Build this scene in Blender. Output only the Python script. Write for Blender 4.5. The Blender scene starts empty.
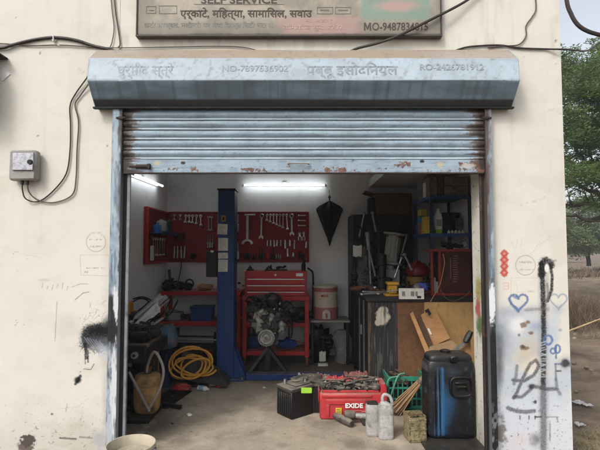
import bpy, bmesh, math, random
import numpy as np
from mathutils import Matrix, Vector, Euler

R = math.radians
sc = bpy.context.scene
C = sc.collection
random.seed(7)

# ------------------------------------------------------------------ camera
CY, CZ, PITCH, FPX = -3.68, 1.62, R(3.0), 453.0
cam = bpy.data.cameras.new('camera')
cam.sensor_width = 36.0
cam.lens = 36.0 * FPX / 600.0
cam.clip_start = 0.05
cam.clip_end = 6000
camo = bpy.data.objects.new('camera', cam)
camo.location = (0, CY, CZ)
camo.rotation_euler = (math.pi / 2 + PITCH, 0, 0)
C.objects.link(camo)
sc.camera = camo

# ------------------------------------------------------------------ sky, sun, exposure
SUN_TO = Vector((-0.50, -0.62, 0.80)).normalized()
world = bpy.data.worlds.new('World')
sc.world = world
world.use_nodes = True
wn = world.node_tree
bg = wn.nodes['Background']
sky = wn.nodes.new('ShaderNodeTexSky')
sky.sky_type = 'NISHITA'
sky.sun_disc = False
sky.sun_elevation = math.asin(SUN_TO.z)
sky.sun_rotation = math.atan2(SUN_TO.x, SUN_TO.y)
sky.air_density = 1.0
sky.dust_density = 4.0
sky.ozone_density = 1.0
hsv = wn.nodes.new('ShaderNodeHueSaturation')          # thin white overcast: paler than a clear sky
hsv.inputs['Saturation'].default_value = 0.33
wn.links.new(sky.outputs[0], hsv.inputs['Color'])
wn.links.new(hsv.outputs[0], bg.inputs[0])
bg.inputs[1].default_value = 0.15
sun = bpy.data.lights.new('sun', 'SUN')
sun.energy = 0.9
sun.angle = R(12)
sun.color = (1.0, 0.96, 0.91)
suno = bpy.data.objects.new('sun', sun)
suno.rotation_euler = (-SUN_TO).to_track_quat('-Z', 'Y').to_euler()
suno.location = (-4, -6, 9)
C.objects.link(suno)
sc.view_settings.view_transform = 'Standard'
sc.view_settings.look = 'None'
sc.view_settings.gamma = 1
sc.view_settings.use_curve_mapping = False
sc.view_settings.exposure = 0.80
sc.render.engine = 'CYCLES'
sc.cycles.use_denoising = True
sc.cycles.max_bounces = 8
sc.cycles.diffuse_bounces = 5
sc.cycles.volume_bounces = 0
sc.cycles.sample_clamp_indirect = 6.0

# ------------------------------------------------------------------ picture measurements -> metres
_F = Vector((0, math.cos(PITCH), math.sin(PITCH)))
_U = Vector((0, -math.sin(PITCH), math.cos(PITCH)))
def ray(px, py):
    return _F + Vector((1, 0, 0)) * ((px - 300) / FPX) + _U * ((225 - py) / FPX)
def W(px, py, Y):                     # point of the plane at depth Y behind the shop front
    d = ray(px, py); t = (Y - CY) / d.y
    return Vector((d.x * t, Y, CZ + d.z * t))
def G(px, py, z=0.0):                 # point of a level plane
    d = ray(px, py); t = (z - CZ) / d.z
    return Vector((d.x * t, CY + d.y * t, z))
def S(Y): return FPX / (Y - CY)       # pixels per metre at a depth
def wall_px(X, Z, Y=0.0):
    dy, dz = (Y - CY), Z - CZ
    f = dy * math.cos(PITCH) + dz * math.sin(PITCH)
    u = -dy * math.sin(PITCH) + dz * math.cos(PITCH)
    return 300 + FPX * X / f, 225 - FPX * u / f

# ------------------------------------------------------------------ mesh building
def rotm(rx=0, ry=0, rz=0, loc=(0, 0, 0)):
    return Matrix.Translation(Vector(loc)) @ Euler((R(rx), R(ry), R(rz))).to_matrix().to_4x4()

_org = {}
class MB:
    def __init__(s):
        s.v, s.f, s.m = [], [], Matrix()
    def add(s, vs, fs):
        n = len(s.v)
        s.v += [s.m @ Vector(p) for p in vs]
        s.f += [tuple(i + n for i in q) for q in fs]
        return s
    def at(s, m=None):
        s.m = m if m is not None else Matrix(); return s
    def box(s, x0, x1, y0, y1, z0, z1, c=None):
        if x0 > x1: x0, x1 = x1, x0
        if y0 > y1: y0, y1 = y1, y0
        if z0 > z1: z0, z1 = z1, z0
        mn = min(x1 - x0, y1 - y0, z1 - z0)
        if c is None: c = min(0.004, mn * 0.2)
        c = min(c, mn * 0.45)
        vs, idx = [], {}
        X, Y, Z = (x0, x1), (y0, y1), (z0, z1)
        for i in (0, 1):
            for j in (0, 1):
                for k in (0, 1):
                    sx, sy, sz = (1, -1)[i], (1, -1)[j], (1, -1)[k]
                    x, y, z = X[i], Y[j], Z[k]
                    for a, p in enumerate(((x, y + sy * c, z + sz * c), (x + sx * c, y, z + sz * c), (x + sx * c, y + sy * c, z))):
                        idx[i, j, k, a] = len(vs); vs.append(p)
        fs = []
        for i in (0, 1): fs.append([idx[i, 0, 0, 0], idx[i, 0, 1, 0], idx[i, 1, 1, 0], idx[i, 1, 0, 0]])
        for j in (0, 1): fs.append([idx[0, j, 0, 1], idx[1, j, 0, 1], idx[1, j, 1, 1], idx[0, j, 1, 1]])
        for k in (0, 1): fs.append([idx[0, 0, k, 2], idx[0, 1, k, 2], idx[1, 1, k, 2], idx[1, 0, k, 2]])
        for i in (0, 1):
            for j in (0, 1): fs.append([idx[i, j, 0, 0], idx[i, j, 1, 0], idx[i, j, 1, 1], idx[i, j, 0, 1]])
            for k in (0, 1): fs.append([idx[i, 0, k, 0], idx[i, 1, k, 0], idx[i, 1, k, 2], idx[i, 0, k, 2]])
        for j in (0, 1):
            for k in (0, 1): fs.append([idx[0, j, k, 1], idx[1, j, k, 1], idx[1, j, k, 2], idx[0, j, k, 2]])
        for i in (0, 1):
            for j in (0, 1):
                for k in (0, 1): fs.append([idx[i, j, k, 0], idx[i, j, k, 1], idx[i, j, k, 2]])
        cen = Vector(((x0 + x1) / 2, (y0 + y1) / 2, (z0 + z1) / 2))
        out = []
        for q in fs:
            a, b, d = (Vector(vs[q[t]]) for t in range(3))
            n = (b - a).cross(d - a)
            fc = sum((Vector(vs[t]) for t in q), Vector()) / len(q)
            out.append(q if n.dot(fc - cen) > 0 else q[::-1])
        return s.add(vs, out)
    def gridbox(s, x0, x1, y0, y1, z0, z1, step, left=False, right=False):
        """box whose front (y0) face, and side faces if asked, are fine grids"""
        def grid(o, a, b, la, lb, flip=False):
            na, nb = max(1, round(la / step)), max(1, round(lb / step))
            vs = [(o + a * (la * i / na) + b * (lb * j / nb)) for j in range(nb + 1) for i in range(na + 1)]
            fs = []
            for j in range(nb):
                for i in range(na):
                    q = j * (na + 1) + i
                    t = (q, q + 1, q + na + 2, q + na + 1)
                    fs.append(t[::-1] if flip else t)
            s.add(vs, fs)
        ex, ey, ez = Vector((1, 0, 0)), Vector((0, 1, 0)), Vector((0, 0, 1))
        grid(Vector((x0, y0, z0)), ex, ez, x1 - x0, z1 - z0)
        if left: grid(Vector((x0, y0, z0)), ey, ez, y1 - y0, z1 - z0, True)
        else: s.add([(x0, y0, z0), (x0, y1, z0), (x0, y1, z1), (x0, y0, z1)], [(3, 2, 1, 0)])
        if right: grid(Vector((x1, y0, z0)), ey, ez, y1 - y0, z1 - z0)
        else: s.add([(x1, y0, z0), (x1, y1, z0), (x1, y1, z1), (x1, y0, z1)], [(0, 1, 2, 3)])
        s.add([(x0, y1, z0), (x1, y1, z0), (x1, y1, z1), (x0, y1, z1)], [(3, 2, 1, 0)])
        s.add([(x0, y0, z1), (x1, y0, z1), (x1, y1, z1), (x0, y1, z1)], [(0, 1, 2, 3)])
        s.add([(x0, y0, z0), (x1, y0, z0), (x1, y1, z0), (x0, y1, z0)], [(3, 2, 1, 0)])
        return s
    def tube(s, pts, r, n=8, caps=True):
        pts = [Vector(p) for p in pts]
        if not hasattr(r, '__len__'): r = [r] * len(pts)
        T = []
        for i in range(len(pts)):
            a = pts[max(i - 1, 0)]; b = pts[min(i + 1, len(pts) - 1)]
            d = (b - a)
            T.append(d.normalized() if d.length > 1e-9 else Vector((0, 0, 1)))
        u = T[0].orthogonal().normalized()
        vs = []
        for i, p in enumerate(pts):
            u = (u - T[i] * u.dot(T[i]))
            u = u.normalized() if u.length > 1e-6 else T[i].orthogonal().normalized()
            w = T[i].cross(u)
            for k in range(n):
                a = 2 * math.pi * k / n
                vs.append(p + (u * math.cos(a) + w * math.sin(a)) * r[i])
        fs = []
        for i in range(len(pts) - 1):
            for k in range(n):
                fs.append((i * n + k, i * n + (k + 1) % n, (i + 1) * n + (k + 1) % n, (i + 1) * n + k))
        if caps:
            fs.append(tuple(range(n))[::-1]); fs.append(tuple((len(pts) - 1) * n + k for k in range(n)))
        return s.add(vs, fs)
    def cyl(s, a, b, r, r2=None, n=16):
        return s.tube([a, b], [r, r if r2 is None else r2], n)
    def lathe(s, prof, c=(0, 0, 0), n=24, sq=None):
        """prof: (radius, z) pairs from bottom to top; sq = rounded-square exponent"""
        vs, fs = [], []
        c = Vector(c)
        for r, z in prof:
            for k in range(n):
                a = 2 * math.pi * k / n
                vs.append(c + Vector((r * math.cos(a), r * math.sin(a), z)))
        for i in range(len(prof) - 1):
            for k in range(n):
                fs.append((i * n + k, i * n + (k + 1) % n, (i + 1) * n + (k + 1) % n, (i + 1) * n + k))
        if prof[0][0] > 1e-4: fs.append(tuple(range(n))[::-1])
        if prof[-1][0] > 1e-4: fs.append(tuple((len(prof) - 1) * n + k for k in range(n)))
        return s.add(vs, fs)
    def prism(s, poly, y0, y1):
        """outline in x,z; runs from y0 (front) to y1"""
        n = len(poly)
        A = sum(poly[i][0] * poly[(i + 1) % n][1] - poly[(i + 1) % n][0] * poly[i][1] for i in range(n))
        if A < 0: poly = poly[::-1]
        vs = [(x, y0, z) for x, z in poly] + [(x, y1, z) for x, z in poly]
        fs = [tuple(range(n)), tuple(range(n, 2 * n))[::-1]]
        for i in range(n):
            j = (i + 1) % n
            fs.append((j, i, i + n, j + n))
        return s.add(vs, fs)
    def loft(s, rings):
        n = len(rings[0]); vs = [p for r in rings for p in r]; fs = []
        for i in range(len(rings) - 1):
            for k in range(n):
                fs.append((i * n + k, i * n + (k + 1) % n, (i + 1) * n + (k + 1) % n, (i + 1) * n + k))
        fs.append(tuple(range(n))[::-1]); fs.append(tuple((len(rings) - 1) * n + k for k in range(n)))
        return s.add(vs, fs)
    def blob(s, c, r, seed=0, amp=0.15, fr=3.0, nu=20, nv=12):
        from mathutils import noise as N
        c = Vector(c); vs = []; fs = []
        for j in range(nv + 1):
            th = math.pi * j / nv
            for i in range(nu):
                ph = 2 * math.pi * i / nu
                d = Vector((math.sin(th) * math.cos(ph), math.sin(th) * math.sin(ph), -math.cos(th)))
                k = 1 + amp * (N.noise(d * fr + Vector((seed * 3.1, seed, 0))) * 1.3 + 0.5 * N.noise(d * fr * 2.7 + Vector((seed, 5, 0))))
                vs.append(c + Vector((d.x * r[0], d.y * r[1], d.z * r[2])) * k)
        for j in range(nv):
            for i in range(nu):
                fs.append((j * nu + i, j * nu + (i + 1) % nu, (j + 1) * nu + (i + 1) % nu, (j + 1) * nu + i))
        return s.add(vs, fs)
    def sheet(s, fn, nu, nv, th=0.003):
        """a crumpled sheet with thickness: fn(u,v)->point"""
        P = [[Vector(fn(i / nu, j / nv)) for i in range(nu + 1)] for j in range(nv + 1)]
        w = nu + 1; vs = []; 
        for j in range(nv + 1):
            for i in range(nu + 1):
                a = P[j][min(i + 1, nu)] - P[j][max(i - 1, 0)]; b = P[min(j + 1, nv)][i] - P[max(j - 1, 0)][i]
                nrm = a.cross(b); nrm = nrm.normalized() if nrm.length > 0 else Vector((0, 0, 1))
                vs.append((P[j][i] + nrm * th / 2, P[j][i] - nrm * th / 2))
        n = len(vs)
        allv = [a for a, b in vs] + [b for a, b in vs]
        fs = []
        for j in range(nv):
            for i in range(nu):
                q = j * w + i
                fs.append((q, q + 1, q + w + 1, q + w)); fs.append((q + n + w, q + n + w + 1, q + n + 1, q + n))
        edge = [i for i in range(w)] + [j * w + nu for j in range(1, nv + 1)] + [nv * w + i for i in range(nu - 1, -1, -1)] + [j * w for j in range(nv - 1, 0, -1)]
        for k in range(len(edge)):
            a, b = edge[k], edge[(k + 1) % len(edge)]
            fs.append((b, a, a + n, b + n))
        return s.add(allv, fs)
    def build(s, name, mat, parent=None, loc=None, smooth=38, paint=None):
        if parent is not None: o0 = _org[parent]
        elif loc is not None: o0 = Vector(loc)
        else:
            xs = [p.x for p in s.v]; ys = [p.y for p in s.v]; zs = [p.z for p in s.v]
            o0 = Vector(((min(xs) + max(xs)) / 2, (min(ys) + max(ys)) / 2, min(zs)))
        me = bpy.data.meshes.new(name)
        me.from_pydata([p - o0 for p in s.v], [], s.f)
        me.update()
        if smooth:
            me.polygons.foreach_set('use_smooth', [True] * len(me.polygons))
            me.set_sharp_from_angle(angle=R(smooth))
        if paint is not None:
            co = np.array([tuple(p) for p in s.v])
            rgba = paint(co)
            at = me.color_attributes.new('paint', 'FLOAT_COLOR', 'POINT')
            at.data.foreach_set('color', rgba.astype(np.float32).ravel())
        me.materials.append(mat)
        o = bpy.data.objects.new(name, me)
        C.objects.link(o)
        if parent is not None: o.parent = parent
        else: o.location = o0
        _org[o] = o0
        return o

def thing(name, label, cat, loc, group=None):
    o = bpy.data.objects.new(name, None)
    o.empty_display_size = 0.1
    C.objects.link(o)
    o.location = loc
    _org[o] = Vector(loc)
    tag(o, label, cat, group)
    return o
def tag(o, label, cat, group=None, kind=None):
    if label: o['label'] = label
    if cat: o['category'] = cat
    if group: o['group'] = group
    if kind: o['kind'] = kind
    return o
def copy_thing(o, loc, rot=None, label=None):
    c = o.copy(); C.objects.link(c); c.location = loc
    if rot is not None: c.rotation_euler = rot
    if label: c['label'] = label
    for ch in list(o.children):
        d = ch.copy(); C.objects.link(d); d.parent = c
        for g in list(ch.children):
            e = g.copy(); C.objects.link(e); e.parent = d
    return c

def text(name, body, cx, cz, w, h, y, mat, parent, bold=0.0, tilt=0.0, align='fit', normal_x=False, m=None):
    """lettering as thin mesh, centred on (cx, cz) of the plane y, facing the street"""
    cu = bpy.data.curves.new('lettering_curve', 'FONT')
    cu.body = body; cu.size = 1; cu.offset = bold; cu.extrude = 0.0; cu.resolution_u = 3
    to = bpy.data.objects.new('lettering_curve', cu)
    C.objects.link(to)
    bpy.context.view_layer.update()
    me = bpy.data.meshes.new_from_object(to.evaluated_get(bpy.context.evaluated_depsgraph_get()))
    C.objects.unlink(to); bpy.data.objects.remove(to); bpy.data.curves.remove(cu)
    vs = [v.co.copy() for v in me.vertices]; fs = [tuple(p.vertices) for p in me.polygons]
    x0 = min(v.x for v in vs); x1 = max(v.x for v in vs); y0 = min(v.y for v in vs); y1 = max(v.y for v in vs)
    b = MB()
    if m is None: m = Matrix.Translation((cx, y, cz)) @ Matrix.Rotation(tilt, 4, 'X')
    b.m = m
    pts = [((v.x - (x0 + x1) / 2) * w / (x1 - x0), 0, (v.y - (y0 + y1) / 2) * h / (y1 - y0)) for v in vs]
    b.add(pts, fs)
    bpy.data.meshes.remove(me)
    return b.build(name, mat, parent, smooth=None)

# ------------------------------------------------------------------ numpy noise and paint
def vnoise(x, y, seed=0):
    xi = np.floor(x).astype(np.int64); yi = np.floor(y).astype(np.int64)
    fx = x - xi; fy = y - yi
    fx = fx * fx * (3 - 2 * fx); fy = fy * fy * (3 - 2 * fy)
    def h(a, b):
        k = (a * 374761393 + b * 668265263 + seed * 1274126177) & 0x7fffffff
        k = ((k ^ (k >> 13)) * 1274126177) & 0x7fffffff
        return ((k ^ (k >> 16)) & 0xffff) / 65535.0
    return (h(xi, yi) * (1 - fx) + h(xi + 1, yi) * fx) * (1 - fy) + (h(xi, yi + 1) * (1 - fx) + h(xi + 1, yi + 1) * fx) * fy
def fbm(x, y, seed=0, o=4):
    s = 0; a = 0.5
    for i in range(o):
        s = s + a * vnoise(x * 2 ** i, y * 2 ** i, seed + i * 17); a *= 0.5
    return s / (1 - 0.5 ** o)
def sstep(a, b, x):
    t = np.clip((x - a) / (b - a), 0, 1); return t * t * (3 - 2 * t)
class Paint:
    """layers of paint, measured in the picture pixels of the wall plane they lie on"""
    def __init__(s, co, Y=0.0, u=None, v=None):
        dy, dz = (Y - CY), co[:, 2] - CZ
        f = dy * math.cos(PITCH) + dz * math.sin(PITCH)
        w = -dy * math.sin(PITCH) + dz * math.cos(PITCH)
        s.u = 300 + FPX * co[:, 0] / f if u is None else u
        s.v = 225 - FPX * w / f if v is None else v
        s.rgb = np.zeros((len(co), 3)); s.a = np.zeros(len(co))
    def over(s, col, m):
        m = np.clip(m, 0, 1)
        na = m + s.a * (1 - m)
        k = np.where(na > 1e-6, m / np.maximum(na, 1e-6), 0)
        s.rgb = s.rgb * (1 - k[:, None]) + np.array(col)[None, :] * k[:, None]
        s.a = na
        return s
    def dist(s, pts):
        d = np.full(len(s.u), 1e9)
        for (x0, y0), (x1, y1) in zip(pts[:-1], pts[1:]):
            ex, ey = x1 - x0, y1 - y0
            L = ex * ex + ey * ey + 1e-9
            t = np.clip(((s.u - x0) * ex + (s.v - y0) * ey) / L, 0, 1)
            d = np.minimum(d, np.hypot(s.u - x0 - t * ex, s.v - y0 - t * ey))
        return d
    def stroke(s, pts, w, col, soft=1.0, a=1.0, rough=0.4, seed=1):
        soft *= .6
        d = s.dist(pts) + (fbm(s.u * 0.9, s.v * 0.9, seed) - 0.5) * rough * w + (fbm(s.u * 2.2, s.v * 2.2, seed + 5) - .5) * min(.45, w * .15)
        a = a * (.72 + .28 * sstep(.3, .5, fbm(s.u * 1.5, s.v * 1.5, seed + 9)))
        return s.over(col, a * (1 - sstep(w / 2 - soft / 2, w / 2 + soft, d)))
    def patch(s, cx, cy, rx, ry, col, soft=0.5, a=1.0, rough=0.8, fr=0.15, seed=2):
        d = np.hypot((s.u - cx) / rx, (s.v - cy) / ry) + (fbm(s.u * fr, s.v * fr, seed) - 0.5) * rough
        return s.over(col, a * (1 - sstep(1 - soft, 1 + soft * 0.3, d)))
    def fleck(s, x0, x1, y0, y1, col, thr, fr=0.5, a=1.0, soft=0.06, edge=6, seed=3):
        n = fbm(s.u * fr, s.v * fr, seed)
        b = np.minimum(np.minimum(s.u - x0, x1 - s.u), np.minimum(s.v - y0, y1 - s.v))
        k = sstep(0, edge, b)
        return s.over(col, a * sstep(thr, thr + soft, n * (0.6 + 0.4 * k)) * (b > 0))
    def out(s):
        return np.concatenate([s.rgb, s.a[:, None]], 1)

# ------------------------------------------------------------------ materials
_mats = {}
def M(name, base, rough=0.65, metal=0.0, var=0.18, scale=5.0, dirt=(0.06, 0.05, 0.04), dirt_amt=0.25, dirt_scale=3.0,
      dust=0.0, dust_col=(0.30, 0.26, 0.20), bump=0.12, bump_scale=45.0, paint=False, stretch=(1, 1, 1), fine=0.0, world_co=False, edge=None, grime=0.35, spec=0.3):
    if name in _mats: return _mats[name]
    m = bpy.data.materials.new(name); m.use_nodes = True
    t = m.node_tree; N = t.nodes; L = t.links
    p = N['Principled BSDF']
    p.inputs['Metallic'].default_value = metal
    p.inputs['Specular IOR Level'].default_value = spec
    tc = N.new('ShaderNodeTexCoord'); oi = N.new('ShaderNodeObjectInfo')
    ad = N.new('ShaderNodeVectorMath'); ad.operation = 'MULTIPLY_ADD'
    ad.inputs[1].default_value = stretch
    if world_co:
        geo0 = N.new('ShaderNodeNewGeometry'); L.new(geo0.outputs['Position'], ad.inputs[0])
    else:
        L.new(tc.outputs['Object'], ad.inputs[0])
        mu = N.new('ShaderNodeVectorMath'); mu.operation = 'SCALE'; mu.inputs[0].default_value = (7.3, 3.1, 5.7)
        L.new(oi.outputs['Random'], mu.inputs['Scale']); L.new(mu.outputs[0], ad.inputs[2])
    co = ad.outputs[0]
    def noise(sc_, det=6, rg=0.6):
        n = N.new('ShaderNodeTexNoise'); n.inputs['Scale'].default_value = sc_; n.inputs['Detail'].default_value = det
        n.inputs['Roughness'].default_value = rg; L.new(co, n.inputs['Vector']); return n.outputs['Fac']
    def mix(fac, a, b, fv=None):
        x = N.new('ShaderNodeMix'); x.data_type = 'RGBA'
        if fac is not None: L.new(fac, x.inputs[0])
        else: x.inputs[0].default_value = fv
        for s_, q in ((6, a), (7, b)):
            if isinstance(q, tuple): x.inputs[s_].default_value = (*q, 1)
            else: L.new(q, x.inputs[s_])
        return x.outputs[2]
    def ramp(fac, a, b, hi=1.0):
        r = N.new('ShaderNodeMapRange'); r.inputs[1].default_value = a; r.inputs[2].default_value = b
        r.inputs[4].default_value = hi; L.new(fac, r.inputs[0]); return r.outputs[0]
    lo = tuple(min(1, c * (1 - var)) for c in base); hi = tuple(min(1, c * (1 + var)) for c in base)
    col = mix(ramp(noise(scale), 0.3, 0.7), lo, hi)
    if grime > 0:
        col = mix(ramp(noise(scale * 4.5, 8, 0.7), 0.46, 0.72, grime), col, tuple(c * 0.38 for c in base))
    if fine > 0:
        f2 = noise(160, 3, 0.7)
        col = mix(ramp(f2, 0.45, 0.75, fine), col, tuple(c * 0.45 for c in base))
    if dirt_amt > 0:
        thr = 0.68 - 0.35 * dirt_amt
        col = mix(ramp(noise(dirt_scale, 9, 0.68), thr, thr + 0.22, min(1, 0.35 + dirt_amt)), col, dirt)
    if edge is not None:
        g2 = N.new('ShaderNodeNewGeometry')
        w_ = ramp(g2.outputs['Pointiness'], 0.52, 0.60, 0.8)
        col = mix(w_, col, edge)
    if paint:
        at = N.new('ShaderNodeAttribute'); at.attribute_name = 'paint'
        col = mix(at.outputs['Alpha'], col, at.outputs['Color'])
    if dust > 0:
        g = N.new('ShaderNodeNewGeometry'); sp = N.new('ShaderNodeSeparateXYZ'); L.new(g.outputs['Normal'], sp.inputs[0])
        d0 = ramp(sp.outputs['Z'], 0.35, 0.95, dust)
        dm = N.new('ShaderNodeMath'); dm.operation = 'MULTIPLY'; L.new(d0, dm.inputs[0]); L.new(ramp(noise(9, 5), 0.25, 0.6), dm.inputs[1])
        col = mix(dm.outputs[0], col, dust_col)
    L.new(col, p.inputs['Base Color'])
    rn = ramp(noise(scale * 2.3), 0.25, 0.75); 
    rr = N.new('ShaderNodeMapRange'); rr.inputs[3].default_value = max(0.05, rough - 0.14); rr.inputs[4].default_value = min(1, rough + 0.14)
    L.new(rn, rr.inputs[0]); L.new(rr.outputs[0], p.inputs['Roughness'])
    if bump > 0:
        b = N.new('ShaderNodeBump'); b.inputs['Strength'].default_value = bump; b.inputs['Distance'].default_value = 0.02
        L.new(noise(bump_scale, 6, 0.65), b.inputs['Height']); L.new(b.outputs[0], p.inputs['Normal'])
    _mats[name] = m
    return m
def glow(name, col, strength):
    m = bpy.data.materials.new(name); m.use_nodes = True
    p = m.node_tree.nodes['Principled BSDF']
    p.inputs['Base Color'].default_value = (0.8, 0.8, 0.8, 1)
    p.inputs['Emission Color'].default_value = (*col, 1); p.inputs['Emission Strength'].default_value = strength
    return m

# =================================================================== materials of the place
INK = (0.012, 0.012, 0.014)
m_cream = M('cream_wall_paint', (0.553, 0.532, 0.466), rough=0.8, var=0.05, scale=1.6, dirt=(0.45, 0.41, 0.34), dirt_amt=0.06, dirt_scale=2.2, bump=0.16, bump_scale=14, paint=True, grime=0.05, spec=0.15)
m_inner = M('inner_wall_paint', (0.64, 0.64, 0.635), rough=0.8, var=0.08, scale=1.4, dirt=(0.24, 0.22, 0.20), dirt_amt=0.28, dirt_scale=1.6, bump=0.12, bump_scale=22, fine=0.10, grime=0.12)
m_conc = M('floor_concrete', (0.35, 0.295, 0.225), rough=0.88, var=0.18, scale=1.7, dirt=(0.16, 0.13, 0.10), dirt_amt=0.22, dirt_scale=2.6, bump=0.35, bump_scale=55, fine=0.6, paint=True)
m_soil = M('dry_soil', (0.20, 0.148, 0.103), rough=0.95, var=0.4, scale=0.9, dirt=(0.075, 0.052, 0.036), dirt_amt=0.6, dirt_scale=1.6, bump=1.0, bump_scale=7, fine=0.7, grime=.5, world_co=True)
m_blue = M('faded_blue_paint', (0.245, 0.32, 0.38), rough=0.55, var=0.10, scale=3, dirt=(0.10, 0.09, 0.08), dirt_amt=0.14, dirt_scale=4, bump=0.06, bump_scale=30, paint=True, stretch=(1, 1, 1))
m_hood = M('hood_sheet_metal', (0.37, 0.44, 0.495), rough=0.5, var=0.10, scale=2, dirt=(0.14, 0.15, 0.16), dirt_amt=0.15, dirt_scale=2, bump=0.05, bump_scale=20, paint=True)
m_black = M('black_rubber', (0.009, 0.009, 0.0095), rough=0.55, var=0.3, dirt=(0.035, 0.03, 0.028), dirt_amt=0.2, bump=0.08)
m_cable = M('cable_sheath', (0.035, 0.026, 0.024), rough=0.6, var=0.3, dirt=(0.10, 0.08, 0.06), dirt_amt=0.25, bump=0.05)
m_wire = M('brown_wire', (0.10, 0.075, 0.06), rough=0.6, var=0.3, dirt_amt=0.2, bump=0.0)
m_darkmetal = M('oily_dark_metal', (0.019, 0.018, 0.018), rough=0.5, metal=0.3, var=0.4, scale=9, dirt=(0.075, 0.055, 0.038), dirt_amt=0.25, dirt_scale=9, dust=0.15, bump=0.2)
m_steel = M('worn_steel', (0.36, 0.355, 0.34), rough=0.38, metal=0.85, var=0.2, scale=14, dirt=(0.06, 0.05, 0.045), dirt_amt=0.22, dirt_scale=18, bump=0.05)
m_chrome = M('bright_tool_steel', (0.56, 0.56, 0.56), rough=0.36, metal=0.75, var=0.12, scale=14, dirt=(0.1, 0.09, 0.08), dirt_amt=0.12, dirt_scale=18, bump=0.0)
m_alu = M('cast_aluminium', (0.31, 0.30, 0.275), rough=0.55, metal=0.5, var=0.3, scale=16, dirt=(0.05, 0.042, 0.035), dirt_amt=0.4, dirt_scale=9, bump=0.35)
m_rust = M('rusty_iron', (0.13, 0.06, 0.03), rough=0.85, var=0.4, scale=14, dirt=(0.03, 0.02, 0.016), dirt_amt=0.4, dirt_scale=9, bump=0.4)
m_red = M('red_enamel', (0.40, 0.024, 0.024), rough=0.45, var=0.14, scale=5, dirt=(0.04, 0.02, 0.018), dirt_amt=0.34, dirt_scale=6, dust=0.45, bump=0.05)
m_redboard = M('dark_red_board', (0.22, 0.016, 0.018), rough=0.6, var=0.2, scale=4, dirt=(0.05, 0.012, 0.012), dirt_amt=0.3, dirt_scale=5, bump=0.06)
m_liftblue = M('lift_blue_paint', (0.011, 0.038, 0.135), rough=0.5, var=0.2, scale=4, dirt=(0.02, 0.02, 0.03), dirt_amt=0.32, dirt_scale=4, dust=0.4, bump=0.05)
m_wood = M('bare_timber', (0.38, 0.20, 0.085), rough=0.75, var=0.25, scale=3, dirt=(0.10, 0.055, 0.03), dirt_amt=0.3, dirt_scale=3, bump=0.15, stretch=(1, 1, 6))
m_paper = M('white_paper', (0.62, 0.61, 0.58), rough=0.9, var=0.08, dirt=(0.3, 0.26, 0.2), dirt_amt=0.2, bump=0.03)
m_ink = M('dark_ink', (0.075, 0.062, 0.052), rough=0.8, var=0.2, dirt_amt=0.0, bump=0)
m_fadedink = M('faded_ink', (0.215, 0.225, 0.205), rough=0.8, var=0.3, dirt_amt=0.0, bump=0)
m_white = M('dirty_white_plastic', (0.60, 0.59, 0.55), rough=0.5, var=0.08, dirt=(0.14, 0.12, 0.09), dirt_amt=0.25, dirt_scale=7, dust=0.2, bump=0.04)
m_card = M('brown_cardboard', (0.30, 0.19, 0.105), rough=0.85, var=0.15, dirt=(0.12, 0.08, 0.05), dirt_amt=0.2, bump=0.08)
m_darkcard = M('dark_cardboard', (0.075, 0.042, 0.025), rough=0.85, var=0.2, dirt=(0.05, 0.03, 0.02), dirt_amt=0.3, bump=0.08)

# =================================================================== ground, floor
from mathutils import noise as MN
GZ = -0.17
def ground_mesh():
    xs = sorted(set([-900, -300, -100, -40, -15] + [round(-8 + 0.25 * i, 3) for i in range(141)] + [35, 60, 120, 300, 900]))
    ys = sorted(set([-300, -60, -20, -8] + [round(-5 + 0.25 * i, 3) for i in range(161)] + [45, 60, 90, 150, 300, 700, 1800]))
    b = MB(); vs = []; fs = []
    for y in ys:
        for x in xs:
            k = min(1, max(0, (x - 2.3) / 1.5)) if y > -0.5 else 0.12
            near = 1 if (-8 < x < 27 and -5 < y < 35) else 0
            h = k * near * (0.09 * MN.noise((x * 0.6, y * 0.6, 0)) + 0.06 * MN.noise((x * 1.9, y * 1.9, 3)))
            vs.append((x, y, GZ + h))
    w = len(xs)
    for j in range(len(ys) - 1):
        for i in range(w - 1):
            q = j * w + i; fs.append((q, q + 1, q + w + 1, q + w))
    b.add(vs, fs)
    return b
ground = ground_mesh().build('ground', m_soil, loc=(0, 0, 0), smooth=60)
tag(ground, 'bare brown dirt ground reaching to the horizon beside the garage', 'ground', kind='structure')

BACK, LX, RX = 3.30, -2.06, 2.03
fb = MB(); fb.box(LX, RX, 0.0, BACK, -0.16, -0.004, 0.0005)
nfx, nfy = 290, 235
fv = [(LX + (RX - LX) * i / nfx, BACK * j / nfy, 0.0) for j in range(nfy + 1) for i in range(nfx + 1)]
fb.add(fv, [(j * (nfx + 1) + i, j * (nfx + 1) + i + 1, (j + 1) * (nfx + 1) + i + 1, (j + 1) * (nfx + 1) + i) for j in range(nfy) for i in range(nfx)])
nlx, nly = 240, 8
fv = []
for j in range(nly + 1):
    for i in range(nlx + 1):
        x = -1.497 + 2.99 * i / nlx; e = (j / nly)
        chip = 0.016 * max(0, MN.noise((x * 7, 0, 2))) + 0.008 * MN.noise((x * 23, 1, 2))
        fv.append((x, -0.001 - (0.10 - chip * 1.0) * e, -0.001 - (0.006 + 0.02 * max(0, MN.noise((x * 5, 3, 0)))) * e ** 3))
o_ = len(fv)
fv += [(x, y - .004, -0.16) for (x, y, z) in fv[nly * (nlx + 1):]]
fb.add(fv, [((j + 1) * (nlx + 1) + i, (j + 1) * (nlx + 1) + i + 1, j * (nlx + 1) + i + 1, j * (nlx + 1) + i) for j in range(nly) for i in range(nlx)] + [(nly * (nlx + 1) + i + 1, nly * (nlx + 1) + i, o_ + i, o_ + i + 1) for i in range(nlx)])
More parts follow.
